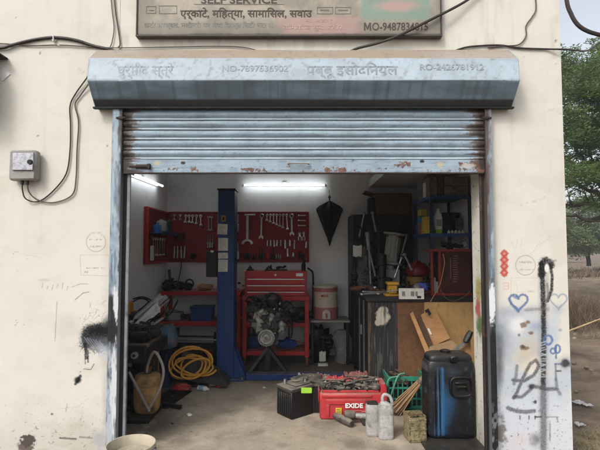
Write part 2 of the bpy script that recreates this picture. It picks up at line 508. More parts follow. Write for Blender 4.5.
def floor_paint(co):
    u = co[:, 0] * 100; v = co[:, 1] * 100
    p = Paint(co, u=u, v=v)
    n = fbm(u * .03, v * .03, 3); n2 = fbm(u * .12, v * .12, 4); n3 = fbm(u * .5, v * .5, 6)
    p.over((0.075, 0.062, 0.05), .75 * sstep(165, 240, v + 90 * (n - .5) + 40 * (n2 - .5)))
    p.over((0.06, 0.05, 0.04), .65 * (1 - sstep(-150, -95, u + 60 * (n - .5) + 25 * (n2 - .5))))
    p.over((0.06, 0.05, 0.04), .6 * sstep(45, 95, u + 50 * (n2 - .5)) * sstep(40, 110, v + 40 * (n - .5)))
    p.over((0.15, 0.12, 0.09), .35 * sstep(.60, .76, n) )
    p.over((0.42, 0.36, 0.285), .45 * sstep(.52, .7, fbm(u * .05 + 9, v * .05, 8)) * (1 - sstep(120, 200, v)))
    for (x, y, r, a) in ((-40, 40, 9, .6), (-70, 95, 14, .5), (20, 30, 5, .5), (-20, 120, 18, .45), (8, 75, 7, .5), (-100, 20, 12, .5), (45, 18, 16, .7), (70, 6, 14, .7), (25, 62, 20, .6), (-15, 15, 6, .45), (-5, 150, 30, .5), (110, 5, 22, .8), (-122, 60, 20, .6)):
        p.patch(x, y, r, r * .8, (0.05, 0.042, 0.035), .95, a * .7, 1.2, .12, int(x) + 60)
    p.over((0.04, 0.033, 0.028), .7 * sstep(.74, .80, n3) * sstep(.4, .6, n2))
    p.over((0.44, 0.40, 0.34), .5 * sstep(.74, .80, fbm(u * .6, v * .6, 77)) )
    rq = random.Random(3)
    for k in range(3):
        x, y = rq.uniform(-120, 60), rq.uniform(0, 130); pts = [(x, y)]
        for q in range(9): x += rq.uniform(2, 12); y += rq.uniform(-8, 8); pts.append((x, y))
        p.stroke(pts, .4, (0.08, 0.065, 0.05), .5, .45, .5, k)
    p.over((0.10, 0.085, 0.07), .6 * (1 - sstep(0, 3, np.abs(v + 1 + 3 * (n2 - .5)))))
    p.over((0.36, 0.315, 0.255), .5 * (v < -2) * sstep(.35, .6, n2))
    return p.out()
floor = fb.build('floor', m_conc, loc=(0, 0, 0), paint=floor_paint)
tag(floor, 'dusty stained concrete floor of the garage', 'floor', kind='structure')

# =================================================================== the garage building
garage = thing('garage_building', 'cream plastered single room garage with a wide shutter opening', 'garage', (0, 0, GZ))
BLK = (0.007, 0.007, 0.009); GREY = (0.11, 0.115, 0.12); PBLUE = (0.07, 0.13, 0.26); WASH = (0.39, 0.43, 0.48); BR = (0.16, 0.085, 0.045)
def wall_paint(co):
    p = Paint(co); u, v = p.u, p.v
    n = fbm(u * 0.05, v * 0.05, 5); n2 = fbm(u * 0.35, v * 0.35, 9); n3 = fbm(u * 0.11, v * 0.012, 13)
    # general grime: low down, beside the frame, under the sign, above the hood
    p.over((0.40, 0.36, 0.30), 0.22 * sstep(0.5, 0.8, n) )
    p.over((0.33, 0.29, 0.24), 0.45 * sstep(395, 450, v + 40 * (n - 0.5)) * (u < 300))
    p.over((0.25, 0.22, 0.18), 0.55 * sstep(0.52, 0.75, n3) * (v < 52) * (1 - sstep(36, 60, v)) * sstep(30, 40, v) * (u > 120) * (u < 520))
    p.over((0.24, 0.21, 0.17), 0.40 * sstep(0.50, 0.72, n3) * (v < 60) * (u > 470))
    p.over((0.25, 0.22, 0.18), 0.30 * (1 - sstep(0, 7, np.abs(u - 107) + 8 * (n2 - .5))) * sstep(150, 330, v) * (u < 112))
    p.over((0.30, 0.26, 0.21), 0.12 * sstep(0.60, 0.72, fbm(u * 0.9, v * 0.9, 31)) * sstep(300, 430, v))
    p.over((0.60, 0.575, 0.52), 0.35 * sstep(.50, .54, fbm(u * .012 + 3, v * .016, 91)))
    p.over((0.40, 0.365, 0.31), 0.22 * sstep(.58, .80, fbm(u * .16, v * .009, 93)) * (1 - sstep(120, 330, v)))
    rq = random.Random(12)
    for k in range(9):
        x, y = rq.choice((rq.uniform(0, 110), rq.uniform(500, 565))), rq.uniform(60, 420); pts = [(x, y)]; a = rq.uniform(0, 6.28)
        for q in range(10): a += rq.uniform(-.6, .6); x += 3.2 * math.cos(a); y += 3.2 * math.sin(a); pts.append((x, y))
        p.stroke(pts, .35, (0.30, 0.27, 0.22), .5, .45, .5, k)
    # specks
    p.over((0.10, 0.08, 0.06), 0.6 * sstep(0.90, 0.94, vnoise(u * 0.8, v * 0.8, 41)) * sstep(0.72, 0.82, vnoise(u * 0.05, v * 0.05, 43)) * (0.25 + sstep(200, 330, v)))
    for (x, y, r) in ((40, 53, 1.3), (38, 136, 1.4), (107, 146, 1.0), (556, 41, 1.4), (563, 89, 1.2), (16, 17, .8), (28, 92, .7), (26, 101, .8)):
        p.patch(x, y, r, r, (0.05, 0.04, 0.035), soft=0.6, a=0.9, rough=0.3)
    # ---- left pier
    L = u < 300
    if L.any():
        p.stroke([(57, 302), (56, 322), (55, 341)], 0.4, GREY, 1, 0.7)
        p.stroke([(75, 300), (83, 293), (89, 292)], 0.6, GREY, .8, 0.85)
        p.stroke([(72, 287), (80, 284), (88, 284)], 0.5, GREY, .8, 0.6)
        p.patch(70, 325, 16, 14, (0.42, 0.39, 0.35), 1.0, 0.35)
        for k in range(16):
            rr = random.Random(k); x = 84 + rr.random() * 22; y = 300 + rr.random() * 22; a = rr.random() * 3.1
            p.stroke([(x, y), (x + 5 * math.cos(a), y + 5 * math.sin(a))], 0.4, BR, 0.6, 0.45)
        for k in range(6):
            p.stroke([(42 + 5 * k, 288 + (k % 3)), (43 + 5 * k, 283 + (k * 7 % 4))], 0.7, BR, .6, .45)
        p.patch(43, 280, 8, 2, (0.40, 0.37, 0.32), 1.0, .6)
        # spray blob with drips and scrubbed lower half
        p.patch(99, 335, 21, 14, GREY, 1.0, 0.5, 0.5, .2)
        p.patch(98, 335, 18, 11.5, BLK, 0.5, 0.97, 0.4, .2); p.patch(101, 333, 16, 8, BLK, 0.4, 0.97, 0.3, .2); p.patch(103, 341, 12, 7, GREY, 0.7, 0.8, 0.6, .2)
        p.patch(88, 340, 7, 8, BLK, 0.4, 0.95, 0.6, .25)
        p.stroke([(90, 333), (100, 331), (112, 329)], 15, BLK, 5, .96, .35); p.stroke([(88, 343), (99, 345), (112, 343)], 14, (0.05, 0.053, 0.06), 5, .9, .9); p.stroke([(106, 322), (112, 316)], 6, GREY, 6, .6)
        p.patch(103, 351, 11, 9, WASH, 0.9, 0.6, 0.9, .25)
        p.patch(110, 326, 6, 10, BLK, 0.7, 0.9, 0.4, .2)
        for k in range(6):
            x = 84 + 3.0 * k
            p.stroke([(x, 337 + k * .8), (x + 8, 348 + k * .6)], 0.6, WASH, 0.7, 0.3, seed=k)
        p.stroke([(85, 344), (86.5, 358)], 3.0, BLK, 0.8, 0.9); p.stroke([(88, 350), (88, 362)], 1.6, BLK, .7, .8); p.stroke([(85, 356), (85.2, 364)], 0.8, BLK, .6, .8)
        p.patch(78, 380, 4.3, 4.3, BLK, 0.5, 0.95, 0.3); p.stroke([(75.5, 384), (80.5, 376)], 2.5, BLK, 1, .9)
        p.stroke([(84, 369), (91, 369.5), (94, 364)], .7, BLK, .7, .85)
        p.stroke([(67, 404), (66, 412)], .7, GREY, .7, .5)
        p.patch(52, 414, 2, 1.5, BLK, .5, .7)
        p.stroke([(60, 438), (76, 439)], 1.6, BLK, 1, .75); p.stroke([(80, 437), (92, 438)], 1.5, GREY, 1, .7)
        p.patch(28, 441, 7.5, 6, (0.055, 0.042, 0.036), 0.2, 0.95, 1.3, .35, 8)
        p.patch(25, 447, 9, 5, (0.08, 0.06, 0.05), 0.25, 0.9, 1.2, .35, 9)
        p.patch(100, 440, 9, 12, (0.30, 0.31, 0.33), 1.0, .75, 0.8, .2)
        p.patch(105, 400, 4, 36, (0.34, 0.34, 0.34), 1.0, .5, 0.7, .1)
        p.over((0.09, 0.07, 0.055), 0.6 * sstep(0.70, 0.80, fbm(u * 0.55, v * 0.55, 55)) * sstep(380, 440, v) * (u < 110))
        # stencilled stamps
        ring = np.abs(np.hypot(u - 96, v - 242) - 9.6)
        p.over((0.30, 0.27, 0.24), 0.75 * (1 - sstep(0.25, 0.7, ring)))
        for a, b_ in (((80, 255), (109, 255)), ((109, 255), (109, 276)), ((109, 276), (81, 275)), ((81, 275), (80, 255))):
            p.stroke([a, b_], 0.6, (0.36, 0.32, 0.28), .5, .7, 0)
        for (x0, x1, y) in ((89.5, 102, 239.5), (90, 102, 246.5), (86, 105, 268), (83, 88, 272)):
            gl = sstep(0.35, 0.6, vnoise(u * 1.6, v * 2.0, 71))
            p.over((0.22, 0.19, 0.17), 0.75 * gl * (np.abs(v - y) < 0.9) * (u > x0) * (u < x1))
    # ---- right pier, street side
    Rr = (u > 300) & (co[:, 1] < 0.001)
    if Rr.any():
        keep = (p.rgb.copy(), p.a.copy())
        wash = sstep(0.42, 0.62, fbm(u * 0.035, v * 0.03, 77))
        p.over(WASH, 0.85 * wash * sstep(296, 325, v) )
        p.over((0.50, 0.53, 0.57), 0.7 * sstep(384, 410, v + 20 * (n2 - .5)))
        p.patch(527, 352, 18, 22, (0.42, 0.33, 0.20), 1.0, 0.55, 0.9, .12, 4)
        p.patch(516, 324, 13, 12, (0.63, 0.62, 0.60), .8, .8, .8, .15)
        p.patch(504, 335, 10, 34, (0.26, 0.28, 0.32), 1.0, .75, .8, .1)
        p.patch(500, 360, 5, 34, BLK, 1.0, .7, .6, .1)
        p.patch(512, 312, 16, 7, PBLUE, 1.0, .28, .6, .12); p.patch(545, 309, 28, 7, PBLUE, 1.0, .25, .6, .12)
        p.patch(536, 328, 9, 7, PBLUE, 1.0, .35, .9, .2)
        # red stencil column
        for k in range(4):
            cy = 253.5 + 6.4 * k
            d = np.abs(u - 504.3) / 5.0 + np.abs(v - cy) / 5.2
            p.over((0.42, 0.06, 0.04), 0.85 * (1 - sstep(0.8, 1.05, d + .25 * (n2 - .5))))
            p.over((0.60, 0.50, 0.42), 0.9 * (1 - sstep(0.28, 0.42, np.abs(u - 504.3) / 4.6 + np.abs(v - cy) / 4.6)))
        p.stroke([(502.8, 252), (502.8, 275)], 3.2, (0.42, 0.06, 0.04), .6, .55); p.stroke([(506, 252), (506, 275)], 3.2, (0.42, 0.06, 0.04), .6, .55)
        for a, b_ in (((504, 283), (508.5, 283)), ((508.5, 283), (508.5, 289)), ((504, 289), (508.5, 289)), ((504, 283), (504, 289)), ((505, 286), (508, 286))):
            p.stroke([a, b_], 0.5, (0.5, 0.18, 0.12), .5, .6, 0)
        ring = np.abs(np.hypot(u - 525.5, v - 265.3) - 9.8)
        p.over((0.30, 0.27, 0.25), 0.75 * (1 - sstep(0.25, 0.7, ring)))
        for (x0, x1, y) in ((519, 533, 262), (519, 533, 269.5), (528, 534, 291)):
            p.over((0.26, 0.23, 0.21), 0.7 * sstep(0.35, 0.6, vnoise(u * 1.6, v * 2, 72)) * (np.abs(v - y) < 0.9) * (u > x0) * (u < x1))
        for a, b_ in (((511, 278), (541, 278)), ((511, 278), (511, 294)), ((516, 292), (536, 292))):
            p.stroke([a, b_], 0.5, (0.40, 0.36, 0.31), .5, .55, 0)
        for a, b_ in (((512, 242), (514, 249)), ((518, 240), (515, 250)), ((522, 238), (521, 247)), ((516, 283), (518, 290))):
            p.stroke([a, b_], 0.6, (0.4, 0.35, 0.3), .5, .5, 0.2)
        # chips
        for (x, y, rx, ry, c) in ((524, 325, 4, 3.5, BR), (528, 322, 3, 2, BR), (531, 333, 3, 2, BR), (519, 335, 2, 2, GREY), (524.5, 348, 5, 2.4, BR), (522.5, 346.5, 3, 2, (0.05, 0.04, 0.04)), (535, 402, 2, 2.5, BLK), (560, 330, 2, 1.5, (0.3, 0.28, 0.3))):
            p.patch(x, y, rx, ry, c, .5, .85, 1.0, .5, int(x))
        # hearts
        def heart(cx, cy, s_, a, w):
            pts = []
            for t in range(29):
                q = 2 * math.pi * t / 28
                pts.append((cx + s_ * 16 * math.sin(q) ** 3 / 16, cy - s_ * (13 * math.cos(q) - 5 * math.cos(2 * q) - 2 * math.cos(3 * q) - math.cos(4 * q)) / 16))
            p.stroke(pts, w, PBLUE, 1.3, a, .5)
        heart(518.5, 301.5, 9.2, .92, 1.9); p.stroke([(509.5, 299), (512, 305), (518, 311)], 2.4, PBLUE, 1.5, .6); p.stroke([(513, 296), (517, 298)], 2.6, PBLUE, 1.4, .7)
        heart(558.5, 300.5, 8.6, .55, 1.3)
        # tall black spray loop
        p.stroke([(543.5, 262), (543.6, 300), (543, 345), (543.5, 400), (543.5, 448)], 9, GREY, 4.5, .35, .2)
        p.stroke([(541.8, 274), (542.8, 264), (546, 261), (550.5, 264.5)], 7.5, BLK, 2.6, .97)
        p.stroke([(541.8, 264), (543, 292), (543.8, 330), (543.2, 388)], 4.4, BLK, 2.2, .95)
        p.stroke([(543.4, 388), (543.5, 448)], 5, GREY, 3, .85)
        p.stroke([(550, 264), (552.2, 276), (551.6, 290), (547.5, 301)], 2.6, BLK, 1.4, .95)
        p.stroke([(547, 284), (548.5, 294), (546.5, 302)], 2.2, GREY, 1.6, .7)
        p.patch(546.8, 268, 2.6, 4.6, (0.66, 0.63, 0.58), .4, .95, .3)
        p.stroke([(548, 262), (556, 260.5)], 1.6, GREY, 1.5, .6)
        p.stroke([(526, 310), (538, 309), (548, 309)], 2.6, GREY, 2, .5)
        # blue digits
        def oval(cx, cy, rx, ry, w, a=.9, col=PBLUE):
            p.stroke([(cx + rx * math.sin(t / 12 * 2 * math.pi), cy + ry * math.cos(t / 12 * 2 * math.pi)) for t in range(13)], w, col, 1.1, a, .4)
        oval(548, 340, 4.2, 4.6, 2.0); oval(553, 351, 2.4, 2.6, 1.7); oval(557.5, 349, 2.6, 4, 1.7); p.stroke([(556, 358), (556, 346)], 1.7, PBLUE, 1, .9)
        p.stroke([(555, 364), (561, 364)], 1.4, PBLUE, 1, .85); p.stroke([(555.5, 364), (556, 380)], 1.6, GREY, 1.4, .8); p.stroke([(557, 371), (561, 371)], 1.3, BLK, 1, .85)
        p.patch(565.5, 363.5, 5.5, 5, BLK, .5, .97, .4, .3); p.patch(564, 363.5, 8.5, 8, GREY, 1.2, .45, .4, .3)
        for k in range(14):
            rq2 = random.Random(k + 40); yy = 343 + 2.6 * k; p.stroke([(541.5 + rq2.uniform(-1, 1), yy), (545.5 + rq2.uniform(-1, 1), yy + rq2.uniform(-2, 2))], .8, (0.45, 0.49, 0.55), .7, .6, .5, k)
        # looping grey scrawl
        p.stroke([(513, 380), (524, 381), (534, 375), (539, 366), (536, 360), (530, 364), (524, 376), (517, 392), (514, 398)], 2.8, (0.05, 0.052, 0.058), 2.0, .85)
        p.stroke([(517, 366), (516, 376), (514, 384)], 2.6, GREY, 2, .75)
        p.stroke([(514, 397), (522, 397), (530, 390), (533, 386)], 2.8, (0.05, 0.052, 0.058), 2.2, .8)
        p.patch(531, 386.5, 4, 3.4, BLK, .7, .9, .3); p.stroke([(533, 386), (545, 389), (556, 389)], 3, (0.06, 0.063, 0.07), 2.4, .85)
        p.stroke([(556, 380), (557, 388), (560, 394)], 2.6, GREY, 2, .75)
        p.stroke([(508, 408), (516, 411), (526, 412), (534, 411)], 3.4, (0.07, 0.075, 0.08), 2.0, .85)
        for x in (520, 529, 535): p.stroke([(x, 416), (x, 419)], 1.2, BLK, .7, .8, 0)
        p.stroke([(535.5, 417), (541, 417)], 1.5, BLK, .7, .85); p.stroke([(545, 417), (558, 417)], 1.2, GREY, .8, .6); p.stroke([(557, 418), (558, 422)], 1.2, GREY, .8, .7)
        p.patch(536, 440, 8, 8, GREY, 1.0, .85, .7, .2); p.patch(518, 440, 16, 10, (0.55, 0.42, 0.40), 1.0, .5, .8, .12); p.stroke([(550, 424), (550, 440)], 1.5, GREY, 1.4, .6)
        p.patch(501, 432, 6, 16, (0.12, 0.11, 0.10), .5, .85, 1.3, .3, 21)
        p.over((0.09, 0.07, 0.055), 0.7 * sstep(0.70, 0.80, fbm(u * 0.5, v * 0.5, 56)) * sstep(330, 440, v))
        inside = ~Rr
        p.rgb[inside] = keep[0][inside]; p.a[inside] = keep[1][inside]
    # ---- reveal of the opening on the right (faces the room)
    rv = (u > 300) & (co[:, 1] >= 0.001) & (co[:, 0] < 1.6)
    if rv.any():
        z = co[:, 2]; y = co[:, 1]
        q = Paint(co, u=y * 100, v=z * 100)
        q.over((0.20, 0.17, 0.14), 0.6 * sstep(0.5, 0.7, fbm(y * 20, z * 3, 61)) * (1 - sstep(0.6, 1.6, z)))
        q.patch(14, 128, 9, 15, (0.30, 0.27, 0.08), .6, .9, .9, .2, 4); q.patch(17, 112, 7, 12, (0.33, 0.06, 0.06), .6, .9, .9, .2, 5)
        q.patch(12, 98, 9, 12, (0.07, 0.13, 0.04), .6, .95, .9, .2, 6); q.patch(15, 150, 6, 8, (0.45, 0.42, 0.30), .8, .6, .9, .2, 7)
        q.over((0.05, 0.045, 0.04), 0.8 * sstep(0.72, 0.8, fbm(y * 45, z * 45, 67)))
        q.over((0.2, 0.17, 0.14), 0.6 * (1 - sstep(0.0, 0.35, z + .2 * (fbm(y * 12, z * 12, 5) - .5))))
        p.rgb[rv] = q.rgb[rv]; p.a[rv] = q.a[rv]
    return p.out()
fw = MB()
EX = 2.165
fw.gridbox(-3.8, -2.62, 0, 0.27, GZ - 0.1, 4.4, 0.08)
fw.gridbox(-2.62, -2.22, 0, 0.27, GZ - 0.1, 1.72, 0.009)
fw.gridbox(-2.22, -1.498, 0, 0.27, GZ - 0.1, 1.72, 0.0042)
fw.gridbox(-2.62, -1.498, 0, 0.27, 1.72, 4.4, 0.014)
fw.gridbox(-1.50, 1.50, 0, 0.27, 2.72, 4.4, 0.014)
fw.gridbox(1.50, EX, 0, 0.27, GZ - 0.1, 1.85, 0.0042, left=True)
fw.gridbox(1.50, EX, 0, 0.27, 1.85, 4.4, 0.014, left=True)
fw.build('front_wall', m_cream, garage, smooth=None, paint=wall_paint)
MB().box(-3.8, LX, 0.27, BACK + .15, -.16, 3.6, .003).build('side_wall', m_inner, garage)
MB().box(RX, EX, 0.272, BACK + .15, -.16, 3.6, .003).build('side_wall', m_inner, garage)
MB().box(LX, RX, BACK, BACK + .15, -.16, 3.6, .003).build('back_wall', m_inner, garage)
MB().box(-3.8, EX, 0.272, BACK + .15, 3.3, 3.62, .003).build('roof_slab', m_inner, garage)
MB().box(1.06, RX - .002, 0.9, BACK - .002, 2.56, 2.68, .004).build('loft_slab', m_inner, garage)

# =================================================================== sign board
def hpt(px, py, Y): return W(px, py, Y)
sg = W(289, 36, -0.04)
sign = thing('sign_board', 'weathered grey painted metal signboard with Hindi lettering above the shutter hood', 'sign', (sg.x, -0.02, sg.z))
a0, a1 = W(137.5, 35.5, -.045), W(440.5, 35.5, -.045)
def sign_paint(co):
    p = Paint(co, Y=-.045); u, v = p.u, p.v
    n = fbm(u * .08, v * .08, 3)
    p.over((0.17, 0.155, 0.13), .55 * sstep(.45, .7, n)); p.over((0.15, 0.135, 0.11), .75 * (1 - sstep(0, 26, np.minimum(u - 137, 36 - v) + 8 * (n - .5))))
    p.over((0.17, 0.26, 0.21), .8 * sstep(358, 364, u) * (1 - sstep(428, 432, u)) * (1 - sstep(17, 22, v)))
    p.patch(398, 6, 26, 7, (0.42, 0.25, 0.23), .7, .75, .5, .15); p.over((0.38, 0.24, 0.22), .6 * sstep(272, 282, u - 0.5 * (v - 18)) * (1 - sstep(352, 366, u)) * sstep(15, 19, v))
    p.over((0.10, 0.12, 0.10), .5 * sstep(428, 441, u) * (v < 30))
    p.over((0.04, 0.035, 0.03), .9 * sstep(32.5, 35, v + 3 * (n - .5)))
    return p.out()
m_sign = M('sign_paint', (0.33, 0.295, 0.235), rough=0.6, var=0.1, dirt=(0.16, 0.14, 0.11), dirt_amt=0.25, dirt_scale=5, bump=0.05, paint=True)
sb = MB(); sb.gridbox(a0.x, a1.x, -.045, -.005, a0.z, a0.z + .95, .012); sb.build('panel', m_sign, sign, smooth=None, paint=sign_paint)
m_frame = M('sign_frame_metal', (0.06, 0.05, 0.042), rough=.6, dirt_amt=.3)
fbm_ = MB(); fbm_.box(a0.x - .012, a1.x + .012, -.06, -.003, a0.z - .014, a0.z + .002)
fbm_.box(a0.x - .012, a0.x - .001, -.055, -.003, a0.z + .002, a0.z + .95); fbm_.box(a1.x + .001, a1.x + .012, -.055, -.003, a0.z + .002, a0.z + .95)
fbm_.build('frame', m_frame, sign)
def ptext(name, body, x0, x1, y0, y1, Y, mat, parent, bold=0.0, tilt=0.0):
    a, b = W(x0, y1, Y), W(x1, y0, Y)
    return text(name, body, (a.x + b.x) / 2, (a.z + b.z) / 2, b.x - a.x, b.z - a.z, Y, mat, parent, bold, tilt)
ptext('lettering', 'SELF SERVICE', 201, 277, -4, 3.6, -.047, m_ink, sign, .022)
ptext('lettering', 'एर्काटे, मिहत्या, सामािसल, सवाउ', 180, 312, 7.5, 20, -.047, m_ink, sign, .022)
ptext('lettering', 'छठी सरस्वत, मशीनरी पर सेवा िकस्त िसटी घटा से', 144, 273, 21.5, 29, -.047, m_fadedink, sign, .006)
ptext('lettering', 'O-9487834815', 372.2, 428, 22.5, 30.5, -.047, m_ink, sign, .014)
mb_ = MB(); A_, B_ = W(364, 30.4, -.0465), W(371, 22.6, -.0465); mw, mh = B_.x - A_.x, B_.z - A_.z
mb_.prism([(A_.x + mw * x_, A_.z + mh * z_) for x_, z_ in ((0, 0), (.20, 0), (.20, .66), (.42, .12), (.58, .12), (.80, .66), (.80, 0), (1, 0), (1, 1), (.76, 1), (.5, .38), (.24, 1), (0, 1))], -.047, -.046)
mb_.build('lettering', m_ink, sign, smooth=None)
m_paleink = M('pale_ink', (0.42, 0.30, 0.26), rough=.8, var=.2, dirt_amt=0, bump=0)
ptext('lettering', 'पा. सहा (', 305, 332, 19, 23, -.047, m_paleink, sign, .01)
ptext('lettering', 'कामकाज सुब. 7737', 283, 343, 25, 31, -.047, m_paleink, sign, .01)
ln = MB()
def pbar(b, x0, x1, y0, y1, Y, th=.001):
    p, q = W(x0, y1, Y), W(x1, y0, Y); b.box(p.x, q.x, Y - th / 2, Y + th / 2, p.z, q.z, 0.0002)
pbar(ln, 194, 284, 3.9, 4.5, -.0465)
for (x0, x1, y0, y1) in ((146, 156, 6, 13.5), (159, 177, 5.5, 13.8), (317, 333, 7, 14), (335, 351, 7, 14)):
    for q in ((x0, x1, y0, y0 + .6), (x0, x1, y1 - .6, y1), (x0, x0 + .6, y0 + .7, y1 - .7), (x1 - .6, x1, y0 + .7, y1 - .7)): pbar(ln, *q, -.0465)
pbar(ln, 149, 154, 9.8, 10.8, -.0465); pbar(ln, 320, 329, 9.4, 10.8, -.0465); pbar(ln, 338, 348, 9.4, 10.8, -.0465)
ln.build('ruled_boxes', M('grey_ink', (0.16, 0.15, 0.13), dirt_amt=0, bump=0), sign)

# =================================================================== shutter hood
P0 = W(300, 50, -.05); hx = 1.680; HXC = 0.028
prof = [(-.004, P0.z + .02), (-.05, P0.z), (-.200, W(300, 58.5, -.2).z), (-.215, W(300, 80, -.215).z), (-.120, W(300, 98.5, -.120).z), (-.068, W(300, 107.5, -.068).z), (-.004, W(300, 107.5, -.068).z)]
hood = thing('shutter_hood', 'dented pale blue sheet metal hood covering the shutter roll above the opening', 'shutter hood', (0, 0, prof[-1][1]))
def hood_paint(co):
    z = co[:, 2]; x = co[:, 0]
    p = Paint(co, u=x * 120, v=z * 120)
    n = fbm(x * 5, z * 9, 2); st = fbm(x * 26, z * 1.2, 8)
    z58, z80, z103 = prof[2][1], prof[3][1], prof[4][1]
    p.over((0.26, 0.205, 0.15), .95 * sstep(z58 - .004, z58 + .012, z + .016 * (n - .5)))
    low = sstep(z80 + .002, z80 - .006, z) if False else 1 - sstep(z80 - .006, z80 + .002, z)
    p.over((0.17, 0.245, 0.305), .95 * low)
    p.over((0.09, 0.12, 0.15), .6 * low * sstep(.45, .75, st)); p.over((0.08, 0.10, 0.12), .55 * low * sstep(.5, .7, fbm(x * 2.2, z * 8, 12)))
    p.over((0.03, 0.031, 0.03), .95 * (1 - sstep(z103 - .012, z103 + .004, z)))  # shadow band under the hood, painted into the sheet's colour
    p.over((0.27, 0.31, 0.34), .3 * (1 - low) * sstep(.5, .75, fbm(x * 1.7, z * 20, 14)))
    p.over((0.12, 0.10, 0.09), .35 * (1 - low) * sstep(.62, .75, fbm(x * 40, z * 40, 15)))
    return p.out()
nx = 300; NP = 5
hv, hf = [], []
rows = []
for (ya, za), (yb, zb) in zip(prof[:-1], prof[1:]):
    L = math.hypot(yb - ya, zb - za); k = max(1, int(L / .012))
    for i in range(k): rows.append((ya + (yb - ya) * i / k, za + (zb - za) * i / k))
rows.append(prof[-1])
for (y, z) in rows:
    for i in range(nx + 1):
        x = HXC - hx + 2 * hx * i / nx
        dent = 0
        if y < -.06 and z < prof[3][1] - .004:
            dent = .012 * math.exp(-((x - .12) / .10) ** 2 - ((z - prof[3][1] + .06) / .05) ** 2) + .010 * math.exp(-((x - .42) / .2) ** 2 - ((z - prof[4][1] - .03) / .03) ** 2)
            dent += .007 * MN.noise((x * 2.3, z * 6, 0)) + .003 * MN.noise((x * 9, z * 12, 4))
        hv.append((x, y + dent, z + .002 * MN.noise((x * 1.2, y * 5, 9))))
for j in range(len(rows) - 1):
    for i in range(nx):
        q = j * (nx + 1) + i; hf.append((q + 1, q, q + nx + 1, q + nx + 2))
b = MB(); b.add(hv, hf)
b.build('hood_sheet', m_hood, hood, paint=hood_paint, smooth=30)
for sx in (-1, 1):
    me = MB(); me.m = Matrix(((0, 1, 0, HXC + sx * (hx + .003)), (1, 0, 0, 0), (0, 0, 1, 0), (0, 0, 0, 1)))
    me.prism(prof, -.003, .003); me.build('end_cap', M('hood_cap', (0.26, 0.32, 0.37), dirt_amt=.3, dirt=(.12, .10, .08)), hood)
hl = MB(); hl.box(HXC - hx - .02, HXC + hx + .02, -.085, -.05, prof[-1][1] - .012, prof[-1][1] + .004); hl.build('lower_lip', M('shadow_black_lip', (0.012, 0.012, 0.012), dirt_amt=.2), hood)  # lip coloured black to carry the shadow between hood and shutter
m_hoodink = M('worn_hood_ink', (0.28, 0.33, 0.37), rough=.6, var=.3, scale=30, dirt=(.34, .39, .43), dirt_amt=.25, dirt_scale=25, bump=0)
m_hoodink2 = M('worn_hood_ink_dark', (0.235, 0.275, 0.305), rough=.6, var=.3, scale=30, dirt=(.34, .39, .43), dirt_amt=.2, dirt_scale=25, bump=0)
tl = math.atan2(-(prof[3][0] - prof[2][0]), prof[2][1] - prof[3][1])
for body, x0, x1, y0, y1, mt_, bo in (('घुर्मीद स्त्रे', 117, 174, 62, 79, m_hoodink, .02), ('NO-7897536902', 222, 288, 65, 71.5, m_hoodink, .015), ('पब्बू इसोदिनयल', 306, 398, 62, 79, m_hoodink2, .02), ('RO-2426781912', 420, 484, 63.5, 70, m_hoodink, .015)):
    ptext('lettering', body, x0, x1, y0, y1, -.2095, mt_, hood, bo, -tl)

